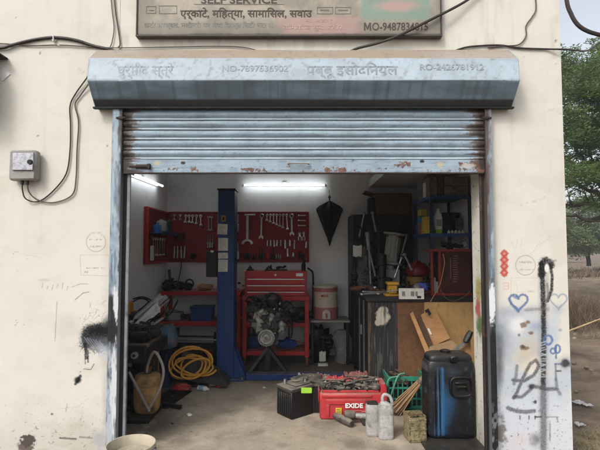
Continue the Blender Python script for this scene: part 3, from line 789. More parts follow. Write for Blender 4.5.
# =================================================================== rolling shutter
z_top = W(300, 107, -.035).z + .12
z_rail = W(300, 159.5, -.035).z; z_bot = W(300, 172.5, -.035).z
m_bolt = M('dark_rusty_bolt', (0.035, 0.024, 0.02), rough=.7, dirt=(.10, .05, .03), dirt_amt=.3, dirt_scale=20)
shutter = thing('rolling_shutter', 'half raised blue steel rolling shutter with rust along its bottom rail', 'shutter', (0, -.03, z_bot))
RUST = (0.10, 0.045, 0.026); DRK = (0.022, 0.017, 0.014); CRM = (0.42, 0.36, 0.20)
def shutter_paint(co):
    p = Paint(co, Y=-.04); u, v = p.u, p.v
    n = fbm(u * .3, v * .3, 3); n2 = fbm(u * .06, v * .5, 4)
    p.over((0.36, 0.43, 0.48), .25 * sstep(.45, .7, fbm(u * .03, v * .6, 6)))
    p.over((0.12, 0.14, 0.16), .45 * sstep(.58, .75, n2))
    p.over((0.10, 0.08, 0.06), .5 * sstep(.68, .78, fbm(u * .5, v * 1.2, 7)))
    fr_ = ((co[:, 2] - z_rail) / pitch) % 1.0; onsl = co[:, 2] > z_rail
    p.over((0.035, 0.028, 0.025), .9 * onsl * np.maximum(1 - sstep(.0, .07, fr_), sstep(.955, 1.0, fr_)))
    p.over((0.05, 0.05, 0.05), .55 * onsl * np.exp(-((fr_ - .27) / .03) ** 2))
    p.over((0.46, 0.52, 0.56), .45 * onsl * np.exp(-((fr_ - .15) / .05) ** 2))  # highlight along each slat's rolled lip, painted into the colour
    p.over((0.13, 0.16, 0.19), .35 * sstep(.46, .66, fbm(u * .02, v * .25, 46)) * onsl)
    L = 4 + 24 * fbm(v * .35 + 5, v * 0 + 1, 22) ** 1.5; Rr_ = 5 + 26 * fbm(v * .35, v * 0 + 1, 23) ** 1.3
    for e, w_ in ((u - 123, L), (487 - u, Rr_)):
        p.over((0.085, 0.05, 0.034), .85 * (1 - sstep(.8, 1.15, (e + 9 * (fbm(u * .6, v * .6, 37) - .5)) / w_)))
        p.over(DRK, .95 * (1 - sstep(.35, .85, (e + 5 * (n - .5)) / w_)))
    rail = v > 159
    for (x0, x1, y0, y1, th, sd) in ((240, 268, 167, 173, .44, 1), (190, 200, 166, 173, .42, 2), (322, 347, 166, 173, .42, 3), (374, 388, 167, 171, .46, 9), (392, 412, 163, 170, .50, 4), (398, 412, 161, 166, .40, 5), (456, 482, 161, 172, .46, 6), (162, 180, 166, 173, .50, 7), (300, 480, 168, 173.5, .62, 8)):
        p.fleck(x0, x1, y0, y1, RUST, th, .42, .95, .05, 3, sd)
        p.fleck(x0, x1, y0, y1, (0.19, 0.10, 0.07), th + .12, .5, .8, .05, 2, sd + 3)
    p.over((0.16, 0.07, 0.045), .7 * rail * sstep(.66, .74, fbm(u * .22, v * .4, 66)) * sstep(166, 172, v))
    p.patch(157, 163.5, 4.5, 2.5, CRM, .5, .8, .5, .3); p.patch(440, 165, 3.5, 4, CRM, .6, .7, .6, .3); p.patch(467, 166, 8, 3, (0.45, 0.44, 0.40), .6, .7, .9, .4)
    p.over((0.03, 0.022, 0.02), .8 * sstep(172.0, 173.3, v + 2 * (n - .5)))
    for x, y in ((183, 163), (422, 161.5)): p.patch(x, y, 2.6, 1.7, DRK, .3, 1, .5, .5)
    p.patch(353, 160.5, 1, .9, DRK, .3, 1, .3)
    return p.out()
pitch = W(300, 119.2, -.04).z - W(300, 128.95, -.04).z
sv, sf = [], []
zr = z_rail; rows = []
zz = z_rail
while zz < z_top:
    for t in (0, .03, .06, .10, .15, .20, .25, .29, .34, .42, .52, .62, .72, .82, .90, .96):
        # slat section seen from the street: a rolled lip below, a hollow, then a round belly
        if t < .16: y = -.048 + .010 * (t / .16)
        elif t < .28: y = -.038 + .004
        else: y = -.036 - .014 * math.sin(math.pi * (t - .28) / .72)
        rows.append((y, zz + t * pitch))
    zz += pitch
nxs = 420; sx0, sx1 = -1.436, 1.496
for (y, z) in rows:
    for i in range(nxs + 1):
        x = sx0 + (sx1 - sx0) * i / nxs
        sv.append((x, y + .0018 * MN.noise((x * 3, z * 5, 2)), z + .0015 * MN.noise((x * 2.2, z * 13, 6))))
for j in range(len(rows) - 1):
    for i in range(nxs):
        q = j * (nxs + 1) + i; sf.append((q, q + 1, q + nxs + 2, q + nxs + 1))
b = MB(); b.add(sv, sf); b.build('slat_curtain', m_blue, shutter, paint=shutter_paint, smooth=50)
b = MB(); b.gridbox(sx0 + .004, sx1 - .004, -.046, -.03, z_bot, z_rail - .004, .0055); 
b.build('bottom_rail', m_blue, shutter, paint=shutter_paint, smooth=None)
b = MB(); b.box(sx0 + .01, sx1 - .01, -.052, -.022, z_bot - .012, z_bot - .001); b.build('rubber_edge', M('edge_strip', (0.04, 0.03, 0.026), dirt=RUST, dirt_amt=.5), shutter)
h0, h1 = W(288, 163.5, -.07), W(309, 163.5, -.07)
b = MB(); b.tube([(h0.x, -.047, h0.z), (h0.x, -.075, h0.z), (h1.x, -.075, h1.z), (h1.x, -.047, h1.z)], .006, 8)
for x in (h0.x, h1.x): b.box(x - .012, x + .012, -.05, -.046, h0.z - .02, h0.z + .02)
b.build('handle', m_steel, shutter)
l0, l1 = W(133, 166.5, -.06), W(149, 166.5, -.06)
b = MB(); b.tube([(l0.x - .03, -.062, l0.z), (l1.x, -.062, l0.z)], .009, 8); b.box(l0.x + .02, l1.x - .015, -.058, -.0465, l0.z - .018, l0.z + .018); b.box(l1.x - .012, l1.x + .012, -.075, -.0465, l0.z - .02, l0.z + .022)
b.build('slide_bolt', m_bolt, shutter)
for sx, px in ((1, 121), (-1, 486)):
    b = MB(); q = W(px, 118, -.066); b.tube([(q.x - .035, -.072, q.z), (q.x + .04, -.072, q.z)], .008, 8); b.box(q.x - .015, q.x + .02, -.080, -.0655, q.z - .012, q.z + .012); b.build('stop_bolt', m_bolt, shutter)
def rail_paint(co):
    p = Paint(co, Y=-.06); u, v = p.u, p.v
    n = fbm(u * .4, v * .2, 5)
    p.over((0.40, 0.45, 0.49), .5 * sstep(.45, .7, fbm(u * .2, v * .05, 8)))
    p.over((0.10, 0.10, 0.10), .6 * sstep(.66, .76, fbm(u * .5, v * .12, 9)))
    p.over(RUST, .6 * sstep(.68, .76, fbm(u * .4, v * .15, 10)) * (u > 300))
    e = np.where(u < 300, 121.5 - u, u - 485.5)
    p.over(DRK, .95 * (1 - sstep(.8, 3.6, e + 6 * (fbm(u * .5, v * .12, 33) - .5))))
    p.over((0.07, 0.04, 0.026), .85 * (u > 300) * (1 - sstep(2, 6, e + 7 * (fbm(u * .4, v * .07, 34) - .5))) )
    p.over((0.10, 0.115, 0.13), .6 * sstep(.44, .62, fbm(u * .6, v * .05, 35)))
    p.over((0.03, 0.03, 0.032), .85 * sstep(.52, .64, fbm(u * .8, v * .045, 36)) * sstep(230, 330, v))
    Lm = u < 300
    p.over(BLK, Lm * .9 * sstep(288, 300, v + 14 * (n - .5)) * (1 - sstep(341, 352, v + 14 * (n - .5))) * sstep(.2, .5, fbm(u * .25, v * .12, 12) + .15))
    p.over(BLK, Lm * .9 * (1 - sstep(.6, 1.1, np.hypot((u - 112) / 9, (v - 330) / 13) + .5 * (fbm(u * .3, v * .3, 39) - .5))))
    p.over((0.58, 0.59, 0.60), Lm * .9 * (1 - sstep(.7, 1.1, np.hypot((u - 116) / 3.2, (v - 303) / 16) + 1.8 * (fbm(u * .7, v * .12, 51) - .5))))
    p.over((0.58, 0.59, 0.60), Lm * .85 * (1 - sstep(.6, 1.1, np.hypot((u - 114) / 3.8, (v - 390) / 40) + 2.0 * (fbm(u * .7, v * .08, 52) - .5))))
    p.over((0.50, 0.51, 0.52), Lm * .6 * sstep(345, 360, v) * sstep(.45, .6, fbm(u * .3, v * .06, 15)))
    Rm = ~Lm
    p.over(BLK, Rm * .95 * sstep(318, 340, v + 20 * (n - .5))); p.over(BLK, Rm * .7 * sstep(245, 300, v + 40 * (n - .5)) * (u > 491))
    p.over((0.62, 0.64, 0.66), Rm * .9 * (1 - sstep(.7, 1.15, np.hypot((u - 491.5) / 5, (v - 303) / 20) + 1.0 * (fbm(u * .8, v * .5, 18) - .5))))
    p.over((0.2, 0.21, 0.22), Rm * .6 * sstep(390, 430, v) * sstep(.45, .6, n))
    return p.out()
zb = -.10; zt = W(300, 107, -.06).z
for side in (-1, 1):
    xo0, xo1 = ((-1.518, -1.440) if side < 0 else (1.499, 1.546))
    b = MB(); b.gridbox(xo0, xo1, -.065, -.001, zb, zt, .007); b.build('guide_rail', m_blue, shutter, paint=rail_paint, smooth=None)
    b = MB()
    if side < 0: b.box(-1.4395, -1.405, -.012, -.001, zb, zt); 
    else: b.box(1.480, 1.4985, -.012, -.001, zb, zt)
    b.build('guide_groove', M('greasy_groove', (0.018, 0.014, 0.012), dirt=RUST, dirt_amt=.4, dirt_scale=8), shutter)
    b = MB()
    if side < 0: b.box(-1.404, -1.378, -.024, -.001, zb, zt)
    else: b.box(1.460, 1.4795, -.024, -.001, zb, zt)
    b.build('guide_lip', M('guide_lip_grey', (0.20, 0.22, 0.24), dirt=(.03, .02, .016), dirt_amt=.5, dirt_scale=5) if side < 0 else M('guide_lip_black', (0.025, 0.02, 0.018), dirt=RUST, dirt_amt=.5, dirt_scale=8), shutter)

# =================================================================== cables on the front wall
def smooth_path(pts, k=6):
    out = []
    n = len(pts)
    for i in range(n - 1):
        p0, p1, p2, p3 = (Vector(pts[max(i - 1, 0)]), Vector(pts[i]), Vector(pts[i + 1]), Vector(pts[min(i + 2, n - 1)]))
        for j in range(k):
            t = j / k
            out.append(.5 * ((2 * p1) + (p2 - p0) * t + (2 * p0 - 5 * p1 + 4 * p2 - p3) * t * t + (3 * p1 - p0 - 3 * p2 + p3) * t ** 3))
    out.append(Vector(pts[-1]))
    return out
def cable(label, px, r, mat, Y=-.012, name='cable', group='cables strung over the garage front', n=7, cat='cable'):
    pts = [W(q[0], q[1], q[2] if len(q) > 2 else Y) for q in px]
    b = MB(); b.tube(smooth_path(pts), r, n)
    return tag(b.build(name, mat, loc=pts[0]), label, cat, group)
cable('thick black cable arching over the left wall to the hood corner', [(-40, 49), (0, 48, -.02), (12, 45, -.02), (35, 39.5), (55, 37.5), (75, 40), (92, 45.5), (104, 48.2), (112, 50.5, -.006), (122, 55, -.004)], .013, m_cable)
cable('thin wire running level under the thick black cable', [(-40, 43), (0, 43.5), (30, 45.5), (60, 45), (90, 46.8), (112, 47.8)], .005, m_wire)
cable('thin wire crossing the plaster from the signboard to the hood top', [(112, 47.8), (150, 47.4), (190, 46.6), (222, 46.2), (245, 47.5), (262, 52)], .004, m_wire)
cable('left one of the two brown wires dropping from the roof to the hood corner', [(110, -15), (112, 10), (114, 28), (112, 42), (110, 47)], .004, m_wire)
cable('right one of the two brown wires dropping from the roof to the hood corner', [(113, -15), (115.5, 12), (118.5, 32), (120, 44), (118, 47.5)], .0055, m_wire)
cable('black cable slanting up across the corner of the signboard', [(346, 54, -.01), (357, 48.5, -.03), (378, 43, -.05), (400, 35, -.075), (430, 20, -.075), (450, 10, -.06), (466, 1, -.04), (480, -9, -.03)], .011, m_cable)
cable('brown wire along the wall above the right end of the hood', [(452, 52, -.006), (465, 47.5), (480, 45.8), (500, 45.2), (520, 48), (545, 49), (566, 49.5), (585, 51, .3), (593, 48, .6), (603, 41, 1.2), (640, 20, 3)], .0075, m_cable)
cable('thin wire looping down beside the right end of the hood', [(534, -15), (536, 8), (532, 17), (526, 26), (526, 36), (519, 44.5), (505, 46), (488, 47.5)], .0055, m_wire)
cable('thick black service cable hanging in the sky past the wall corner', [(563, -40, .9), (566.5, 0, .9), (571, 14, .9), (577, 24, .9), (586, 30.5, .9), (600, 35, .9), (640, 44, .9)], .021, m_cable)
cp = W(53, 38, -.03)
b = MB()
b.tube([(cp.x + .018 * math.cos(t), -.012, cp.z + .018 * math.sin(t)) for t in [i * .65 for i in range(10)]], .003, 6); b.box(cp.x - .004, cp.x + .004, -.03, -.002, cp.z - .028, cp.z + .028)
b.tube([(cp.x + .02, -.012, cp.z - .05), (cp.x + .05, -.016, cp.z - .055), (cp.x + .03, -.012, cp.z - .045)], .004, 6)
tag(b.build('cable_clip', m_white), 'small white clip holding the thick cable at its arch', 'cable clip')

# meter box on the left pier
mc = W(23, 181, -.002)
mb = thing('junction_box', 'grey plastic electric junction box with a shiny lid on the left wall', 'junction box', (mc.x, 0, mc.z))
q0, q1 = W(8.5, 180.5, -.06), W(38, 150.5, -.06)
m_greyp = M('grey_plastic', (0.25, 0.24, 0.22), rough=.5, dirt=(.12, .10, .08), dirt_amt=.35, dust=.3, bump=.05)
b = MB(); b.box(q0.x + .012, q1.x, -.085, -.012, q0.z, q1.z, .014)
b.build('body', m_greyp, mb)
b = MB(); b.box(q0.x - .005, q0.x + .05, -.014, -.001, q0.z + .02, q1.z - .002, .004); b.build('mounting_plate', M('clear_old_plastic', (0.38, 0.35, 0.30), rough=.4, dirt_amt=.3), mb)
b = MB(); b.box(q0.x + .045, q1.x - .012, -.098, -.0855, q0.z + .075, q1.z - .02, .006); b.build('lid', M('shiny_lid', (0.30, 0.30, 0.32), rough=.2, metal=.8, dirt_amt=.5, dirt_scale=22), mb)
k = W(30, 162, -.1); b = MB(); b.cyl((k.x, -.098, k.z), (k.x, -.112, k.z), .022, .018, 14); b.build('knob', m_darkmetal, mb)
b = MB()
for px in (22.5, 27.5):
    g = W(px, 181, -.05); b.cyl((g.x, -.05, g.z - .03), (g.x, -.05, q0.z + .002), .012, .014, 10)
b.build('cable_gland', m_black, mb)
cable('dark wire looping from the junction box up to the hood corner', [(22.5, 182, -.05), (22.5, 190, -.045), (26, 199, -.03), (38, 201.5), (52, 192), (66, 174), (70, 150), (70.5, 125), (70, 106), (76, 93), (88, 76, -.02), (92, 66, .0)], .0055, m_cable, name='wire', group='wires from the junction box', cat='wire')
cable('brown wire in the wider loop from the junction box to the hood', [(27.5, 182, -.05), (29, 192, -.04), (38, 200, -.02), (54, 202.5), (72, 195), (76, 178), (77, 150), (78.5, 122), (75, 105), (80, 96), (90, 82, -.02), (93, 74, .0)], .0055, m_wire, name='wire', group='wires from the junction box', cat='wire')

# cabinet guessed from its wall shadow, mostly unseen past the left edge
lp = W(-16, 66, -.25)
lb = thing('wall_cabinet', 'dark metal cabinet jutting from the wall at the left picture edge with a pale sticker', 'cabinet', (lp.x, 0, lp.z - .3))
e0 = W(-9, 55, -.10); e1 = W(-9, 108, -.10)
b = MB(); b.box(e0.x - .34, e0.x - .012, -.22, -.001, e1.z - .02, e0.z, .006); b.build('housing', m_darkmetal, lb)
b = MB(); b.box(e0.x - .36, e0.x + .075, -.10, -.001, e0.z + .001, e0.z + .018, .004); b.build('rain_cover', m_darkmetal, lb)
s0 = W(1, 68, -.13)
b = MB(); b.m = Matrix.Translation((e0.x + .04, -.004, s0.z)) @ Matrix.Rotation(R(45), 4, 'Y'); b.box(-.042, .042, -.002, .002, -.042, .042, .0005); b.build('sticker', m_paper, lb)

# =================================================================== bucket by the left guide rail
bc = W(131, 440, -.36)
bx, by = bc.x, -.36
rimz = CZ - (439.0 - 249) / S(by) ; rad = 23.5 / S(by)
bucket = thing('paint_bucket', 'round cream plastic bucket with ribbed rim standing outside the left guide rail', 'bucket', (bx, by, GZ))
b = MB()
pr = [(rad * .80, GZ + .005), (rad * .82, GZ + .02)]
pr += [(rad * .93, rimz - .10), (rad * .95, rimz - .095), (rad * .95, rimz - .088), (rad * .93, rimz - .08), (rad * .94, rimz - .062), (rad * .98, rimz - .058), (rad * .98, rimz - .05), (rad * .945, rimz - .045), (rad * .95, rimz - .03), (rad, rimz - .026), (rad, rimz - .006), (rad * .985, rimz), (rad * .95, rimz), (rad * .93, rimz - .012), (rad * .88, rimz - .10), (rad * .87, rimz - .12)]
b.lathe(pr, (bx, by, 0), 48)
m_bucket = M('aged_cream_plastic', (0.44, 0.39, 0.30), rough=.5, var=.1, dirt=(.22, .16, .09), dirt_amt=.3, dirt_scale=6, dust=.2, bump=.04)
b.build('tub', m_bucket, bucket, smooth=50)
b = MB(); b.lathe([(.001, rimz - .075), (rad * .5, rimz - .07), (rad * .885, rimz - .072)], (bx, by, 0), 40); b.build('contents', M('muddy_water', (0.36, 0.32, 0.24), rough=.35, dirt=(.2, .14, .07), dirt_amt=.4, bump=.1), bucket)
b = MB()
for sx in (-1, 1): b.box(bx + sx * rad * .98 - .012, bx + sx * rad * .98 + .012, by - .02, by + .02, rimz - .075, rimz - .03, .004)
b.tube([(bx + rad * 1.0 * math.cos(t), by + rad * .25 * math.sin(t) - .03 * 0 - rad * .9 * abs(math.sin(t)), rimz - .05 - .12 * abs(math.sin(t))) for t in [math.pi + math.pi * i / 20 for i in range(21)]], .003, 6)
b.build('bail_handle', m_steel, bucket)

# =================================================================== outside, right of the building
rnd = random.Random(11)
def leaf_mat(name, col, tr=.45):
    m = bpy.data.materials.new(name); m.use_nodes = True
    t = m.node_tree; N, L = t.nodes, t.links; p = N['Principled BSDF']
    tc = N.new('ShaderNodeTexCoord'); n = N.new('ShaderNodeTexNoise'); n.inputs['Scale'].default_value = 1.3; n.inputs['Detail'].default_value = 4
    L.new(tc.outputs['Object'], n.inputs['Vector'])
    r = N.new('ShaderNodeValToRGB'); r.color_ramp.elements[0].position = .32; r.color_ramp.elements[1].position = .68
    r.color_ramp.elements[0].color = (*[c * .45 for c in col], 1); r.color_ramp.elements[1].color = (*[min(1, c * 1.5) for c in col], 1)
    L.new(n.outputs['Fac'], r.inputs[0])
    wn_ = N.new('ShaderNodeTexNoise'); wn_.inputs['Scale'].default_value = 30; L.new(tc.outputs['Object'], wn_.inputs['Vector'])
    mx = N.new('ShaderNodeMix'); mx.data_type = 'RGBA'; mx.blend_type = 'MULTIPLY'; mx.inputs[0].default_value = .6
    L.new(r.outputs[0], mx.inputs[6]); L.new(wn_.outputs['Fac'], mx.inputs[7])
    ml = N.new('ShaderNodeMix'); ml.data_type = 'RGBA'; ml.blend_type = 'MULTIPLY'; ml.inputs[0].default_value = 1; L.new(mx.outputs[2], ml.inputs[6]); ml.inputs[7].default_value = (1.5, 1.5, 1.5, 1)
    L.new(ml.outputs[2], p.inputs['Base Color']); p.inputs['Roughness'].default_value = .6
    td = N.new('ShaderNodeBsdfTranslucent'); L.new(ml.outputs[2], td.inputs[0])
    ms = N.new('ShaderNodeMixShader'); ms.inputs[0].default_value = tr
    L.new(p.outputs[0], ms.inputs[1]); L.new(td.outputs[0], ms.inputs[2]); L.new(ms.outputs[0], N['Material Output'].inputs[0])
    return m
m_leaf = leaf_mat('acacia_leaf', (0.085, 0.132, 0.036))
m_leaf2 = leaf_mat('pale_leaf', (0.15, 0.185, 0.085))
m_bark = M('tree_bark', (0.055, 0.042, 0.034), rough=.9, var=.3, scale=8, dirt_amt=.3, bump=.4)
m_dry = M('dry_twigs', (0.13, 0.095, 0.062), rough=.9, var=.4, scale=6, dirt=(.10, .07, .045), dirt_amt=.4, bump=0)
m_drygrass = M('dry_grass', (0.22, 0.19, 0.10), rough=.9, var=.3, scale=3, dirt=(.16, .15, .06), dirt_amt=.4, bump=0)

def leaves(cl, n, size, rnd_, flat=.55):
    """many small leaf faces gathered in twig sprays around the cluster centres (c, r)"""
    vs, fs = [], []
    tot = sum(r ** 2 for c, r in cl)
    for c, r in cl:
        k = int(n * r ** 2 / tot)
        for i in range(k):
            d = Vector((rnd_.gauss(0, 1), rnd_.gauss(0, 1), rnd_.gauss(0, 1))); d.normalize()
            rr = r * rnd_.random() ** .45
            p = Vector(c) + Vector((d.x * rr, d.y * rr, d.z * rr * flat))
            a = Vector((rnd_.gauss(0, 1), rnd_.gauss(0, 1), rnd_.gauss(0, .5))).normalized()
            bq = a.orthogonal().normalized(); bq.rotate(Matrix.Rotation(rnd_.random() * 6.28, 3, a))
            s_ = size * (.6 + .8 * rnd_.random())
            i0 = len(vs)
            vs += [p - a * s_, p + bq * s_ * .32, p + a * s_, p - bq * s_ * .32]
            fs.append((i0, i0 + 1, i0 + 2, i0 + 3))
    b = MB(); b.add(vs, fs); return b
def limb(b, p, q, r0, r1, rnd_, wob=.12, n=9):
    p, q = Vector(p), Vector(q); L = (q - p).length
    pts = []; rs = []
    for i in range(n + 1):
        t = i / n; k = math.sin(math.pi * t) * wob * L
        pts.append(p.lerp(q, t) + Vector((rnd_.uniform(-1, 1), rnd_.uniform(-1, 1), rnd_.uniform(-1, 1))) * k * .4); rs.append(r0 + (r1 - r0) * t)
    b.tube(pts, rs, 7); return pts
# near acacia: trunk just beyond the right picture edge, limbs reaching left behind the wall
TY = 10.5
tb = W(622, 299, TY); tb.z = GZ - .05
tree = thing('acacia_tree', 'large feathery acacia tree with dark bare limbs under its green crown', 'tree', tuple(tb), 'trees beyond the garage')
tk = MB()
top = W(616, 205, TY)
limb(tk, tb, top, .26, .19, rnd, .04)
ends = [(570, 178, TY - .6), (560, 205, TY), (575, 150, TY), (600, 120, TY - 1), (640, 130, TY), (590, 160, TY + 1.5), (660, 170, TY), (566, 216, TY - 1), (628, 60, TY), (560, 130, TY + 2)]
tips = []
for (x, y, Y) in ends:
    e = W(x, y, Y); pts = limb(tk, top if y < 215 else top.lerp(tb, .15), e, .11, .022, rnd, .10)
    tips += pts[4:]
    for i in range(3):
        s_ = pts[rnd.randrange(3, 8)]; e2 = s_ + Vector((rnd.uniform(-1.3, 1.1), rnd.uniform(-1, 1), rnd.uniform(-.2, 1.2)))
        pp = limb(tk, s_, e2, .03, .008, rnd, .15); tips += pp[5:]
tk.build('trunk', m_bark, tree)
cl = []
for i in range(300):
    px = rnd.uniform(548, 680); py = rnd.uniform(40, 182)
    lim = 44 + 0.0 * px + 14 * math.sin(px * .11) + (12 if px < 572 else 0)
    if py < lim + 8: py = lim + 10 + rnd.random() * 30
    if rnd.random() < .04: continue
    cl.append((W(px, py, TY + rnd.uniform(-2.2, 2.6)), rnd.uniform(.28, .62)))
for (x, y) in ((560, 188), (572, 170), (584, 172), (600, 175), (592, 165), (565, 160), (580, 186), (607, 190), (575, 34 + 14), (590, 42), (604, 38), (598, 196), (556, 35 + 14), (570, 186), (578, 192), (588, 184), (596, 188), (604, 200), (585, 200), (572, 205), (592, 206), (600, 210), (567, 196)):
    cl.append((W(x, y, TY + rnd.uniform(-1, 1)), rnd.uniform(.16, .34)))
leaves(cl, 100000, .05, rnd, .55).build('crown', m_leaf, tree, smooth=None)
# paler tree farther off
T2 = 30
t2 = W(589, 266, T2)
far = thing('pale_tree', 'small pale green tree standing far off across the dry field', 'tree', tuple(t2), 'trees beyond the garage')
tk = MB(); c0 = W(588, 240, T2); limb(tk, t2, c0, .16, .12, rnd, .05)
cl = []
for i in range(90):
    a = rnd.random() * 6.28; px = 588 + 36 * math.cos(a) * rnd.random() ** .5; py = 226 + 27 * math.sin(a) * rnd.random() ** .5
    c = W(px, py, T2 + rnd.uniform(-2, 2)); cl.append((c, rnd.uniform(.45, 1.0)))
    if i % 3 == 0: limb(tk, c0, c, .06, .015, rnd, .1)
tk.build('trunk', m_bark, far)
leaves(cl, 34000, .085, rnd, .7).build('crown', m_leaf2, far, smooth=None)
for j, (px, T3, h, lab) in enumerate(((618, 34, 26, 'rounded scrubby tree at the right edge of the far field'), (566, 55, 16, 'low hazy bush tree far behind the wall corner'))):
    t3 = W(px, 262 if j == 0 else 258, T3)
    o = thing('scrub_tree', lab, 'tree', tuple(t3), 'trees beyond the garage')
    tk = MB(); limb(tk, t3, t3 + Vector((0, 0, h / S(T3) * .5)), .12, .08, rnd, .05); tk.build('trunk', m_bark, o)
    cl = [(t3 + Vector((rnd.gauss(0, .9), rnd.gauss(0, .9), h / S(T3) * rnd.uniform(.35, 1.1))), rnd.uniform(.4, .9)) for i in range(26)]
    leaves(cl, 7000, .10, rnd, .7).build('crown', m_leaf2, o, smooth=None)
# far wood along the horizon
vs, fs = [], []
for i in range(2600):
    x = rnd.uniform(-60, 200); y = rnd.uniform(150, 175)
    hgt = 5.5 + 3.5 * MN.noise((x * .05, 0, 0)) + 2 * MN.noise((x * .3, 2, 0))
    p = Vector((x, y, GZ + hgt * rnd.random() ** .7)); i0 = len(vs)
    for k in range(5):
        a = k * 1.256 + rnd.random(); vs.append(p + Vector((math.cos(a) * 1.3, rnd.uniform(-.6, .6), math.sin(a) * 1.0)))
    fs.append(tuple(range(i0, i0 + 5)))
b = MB(); b.add(vs, fs); tag(b.build('wood', m_leaf2, loc=(50, 160, GZ), smooth=None), 'hazy line of far trees along the horizon of the dry field', 'wood', kind='stuff')

def tufts(name, label, cat, spots, mat, hgt, n, spread, width=.004, lean=.5):
    vs, fs = [], []
    for (p, s_) in spots:
        for i in range(n):
            a = Vector((p[0] + rnd.gauss(0, spread), p[1] + rnd.gauss(0, spread), p[2] - .01)); h = hgt * s_ * rnd.uniform(.45, 1.1)
            d = Vector((rnd.gauss(0, lean), rnd.gauss(0, lean), 1)).normalized()
            m1 = a + d * h * .55 + Vector((rnd.gauss(0, .03), 0, 0)); e = a + d * h + Vector((rnd.gauss(0, .12) * h, rnd.gauss(0, .12) * h, -.08 * h))
            w_ = Vector((width, width * rnd.uniform(-1, 1), 0)); i0 = len(vs)
            vs += [a - w_, a + w_, m1 + w_ * .8, m1 - w_ * .8, e]
            fs += [(i0, i0 + 1, i0 + 2, i0 + 3), (i0 + 3, i0 + 2, i0 + 4)]
    b = MB(); b.add(vs, fs)
    return tag(b.build(name, mat, loc=spots[0][0], smooth=None), label, cat, kind='stuff')
sp = []
for i in range(70):
    Y = rnd.uniform(6.2, 8.6); x = rnd.uniform(3.6, 8.5); sp.append(((x, Y, GZ), rnd.uniform(.5, 1.15)))
tufts('dry_brush', 'belt of dry brown brush stems across the dirt beyond the garage', 'brush', sp, m_dry, 1.0, 170, .26, .0035, .6)
sp = [((rnd.uniform(3.6, 8), rnd.uniform(5.3, 6.4), GZ), rnd.uniform(.5, 1)) for i in range(60)]
tufts('green_undergrowth', 'low green undergrowth along the near foot of the dry brush', 'undergrowth', sp, m_leaf2, .16, 14, .2, .004, .8)
sp = [((rnd.uniform(8, 34), rnd.uniform(24, 33), GZ), rnd.uniform(.5, 1)) for i in range(150)]
tufts('far_brush', 'thin dark strip of brush at the far side of the field', 'brush', sp, m_dry, .75, 50, .35, .02, .5)
sp = [((rnd.uniform(2.4, 5.5), rnd.uniform(-.4, 4.6), GZ + .0), rnd.uniform(.3, 1)) for i in range(46)]
tufts('dry_grass', 'sparse dry grass tufts on the dirt beside the wall', 'grass', sp, m_drygrass, .14, 16, .05, .002, .6)
sp = [(tuple(G(575 + rnd.uniform(-2, 30), rnd.uniform(432, 462), GZ)), rnd.uniform(.5, 1)) for i in range(26)]
tufts('weeds', 'green and straw weeds growing at the foot of the right wall corner', 'weeds', sp, m_drygrass, .12, 18, .035, .002, .6)
# stones of the dirt
vs = []
b = MB()
for i in range(160):
    p = Vector((rnd.uniform(2.3, 8), rnd.uniform(-.6, 8), GZ)); s_ = rnd.uniform(.012, .05)
    b.blob((p.x, p.y, p.z + s_ * .2), (s_, s_ * rnd.uniform(.6, 1), s_ * .6), i, .3, 2, 8, 5)
tag(b.build('gravel', M('dirt_stones', (0.24, 0.19, 0.14), dirt_amt=.3), loc=(4, 3, GZ)), 'scattered small stones and clods on the brown dirt', 'gravel', kind='stuff')
# leaning bamboo pole lying across the brush
b = MB(); p, q = W(566, 332, 4.5), W(612, 314.5, 4.9); pts = [p.lerp(q, i / 8) for i in range(9)]
b.tube(pts, [.017 - .001 * i for i in range(9)], 8)
for t in pts[1:-1]: b.tube([t - (q - p).normalized() * .008, t + (q - p).normalized() * .008], .019, 8)
tag(b.build('bamboo_pole', M('dry_bamboo', (0.42, 0.31, 0.16), dirt_amt=.2)), 'pale bamboo pole sloping across the dry brush outside', 'pole')
m_litter = M('grey_white_paper', (0.42, 0.41, 0.40), rough=.8, dirt_amt=.2, dirt=(.25, .2, .15))
for (px, py, s_, lab) in ((579, 403, .06, 'larger crumpled white paper scrap on the dirt by the wall'), (588, 405.5, .045, 'flat torn white scrap lying right of the larger paper scrap'), (580, 425, .042, 'small grey crumpled scrap on the dirt nearest the wall foot')):
    g = G(px, py, GZ + .02); b = MB()
    b.sheet(lambda u, v: (g.x + (u - .5) * s_ * 2, g.y + (v - .5) * s_ * 1.6, g.z + .008 + .022 * MN.noise((u * 4 + px, v * 4, 0))), 8, 8)
    tag(b.build('paper_scrap', m_litter), lab, 'litter', 'paper scraps on the dirt')

# thin dry haze over the field: far trees fade, near things stay clear
hm = bpy.data.materials.new('haze_air'); hm.use_nodes = True
hn = hm.node_tree; hn.nodes.remove(hn.nodes['Principled BSDF'])
pv = hn.nodes.new('ShaderNodeVolumePrincipled'); pv.inputs['Color'].default_value = (0.90, 0.93, 0.97, 1); pv.inputs['Density'].default_value = 0.002; pv.inputs['Anisotropy'].default_value = 0.2
hn.links.new(pv.outputs[0], hn.nodes['Material Output'].inputs['Volume'])
b = MB(); b.box(-950, 950, -320, 1850, GZ - 1.5, 14, 0.5)
hz_ = b.build('haze', hm, loc=(0, 0, GZ - 1.5), smooth=None); tag(hz_, 'thin pale dust haze over the dry field', 'haze', kind='stuff')

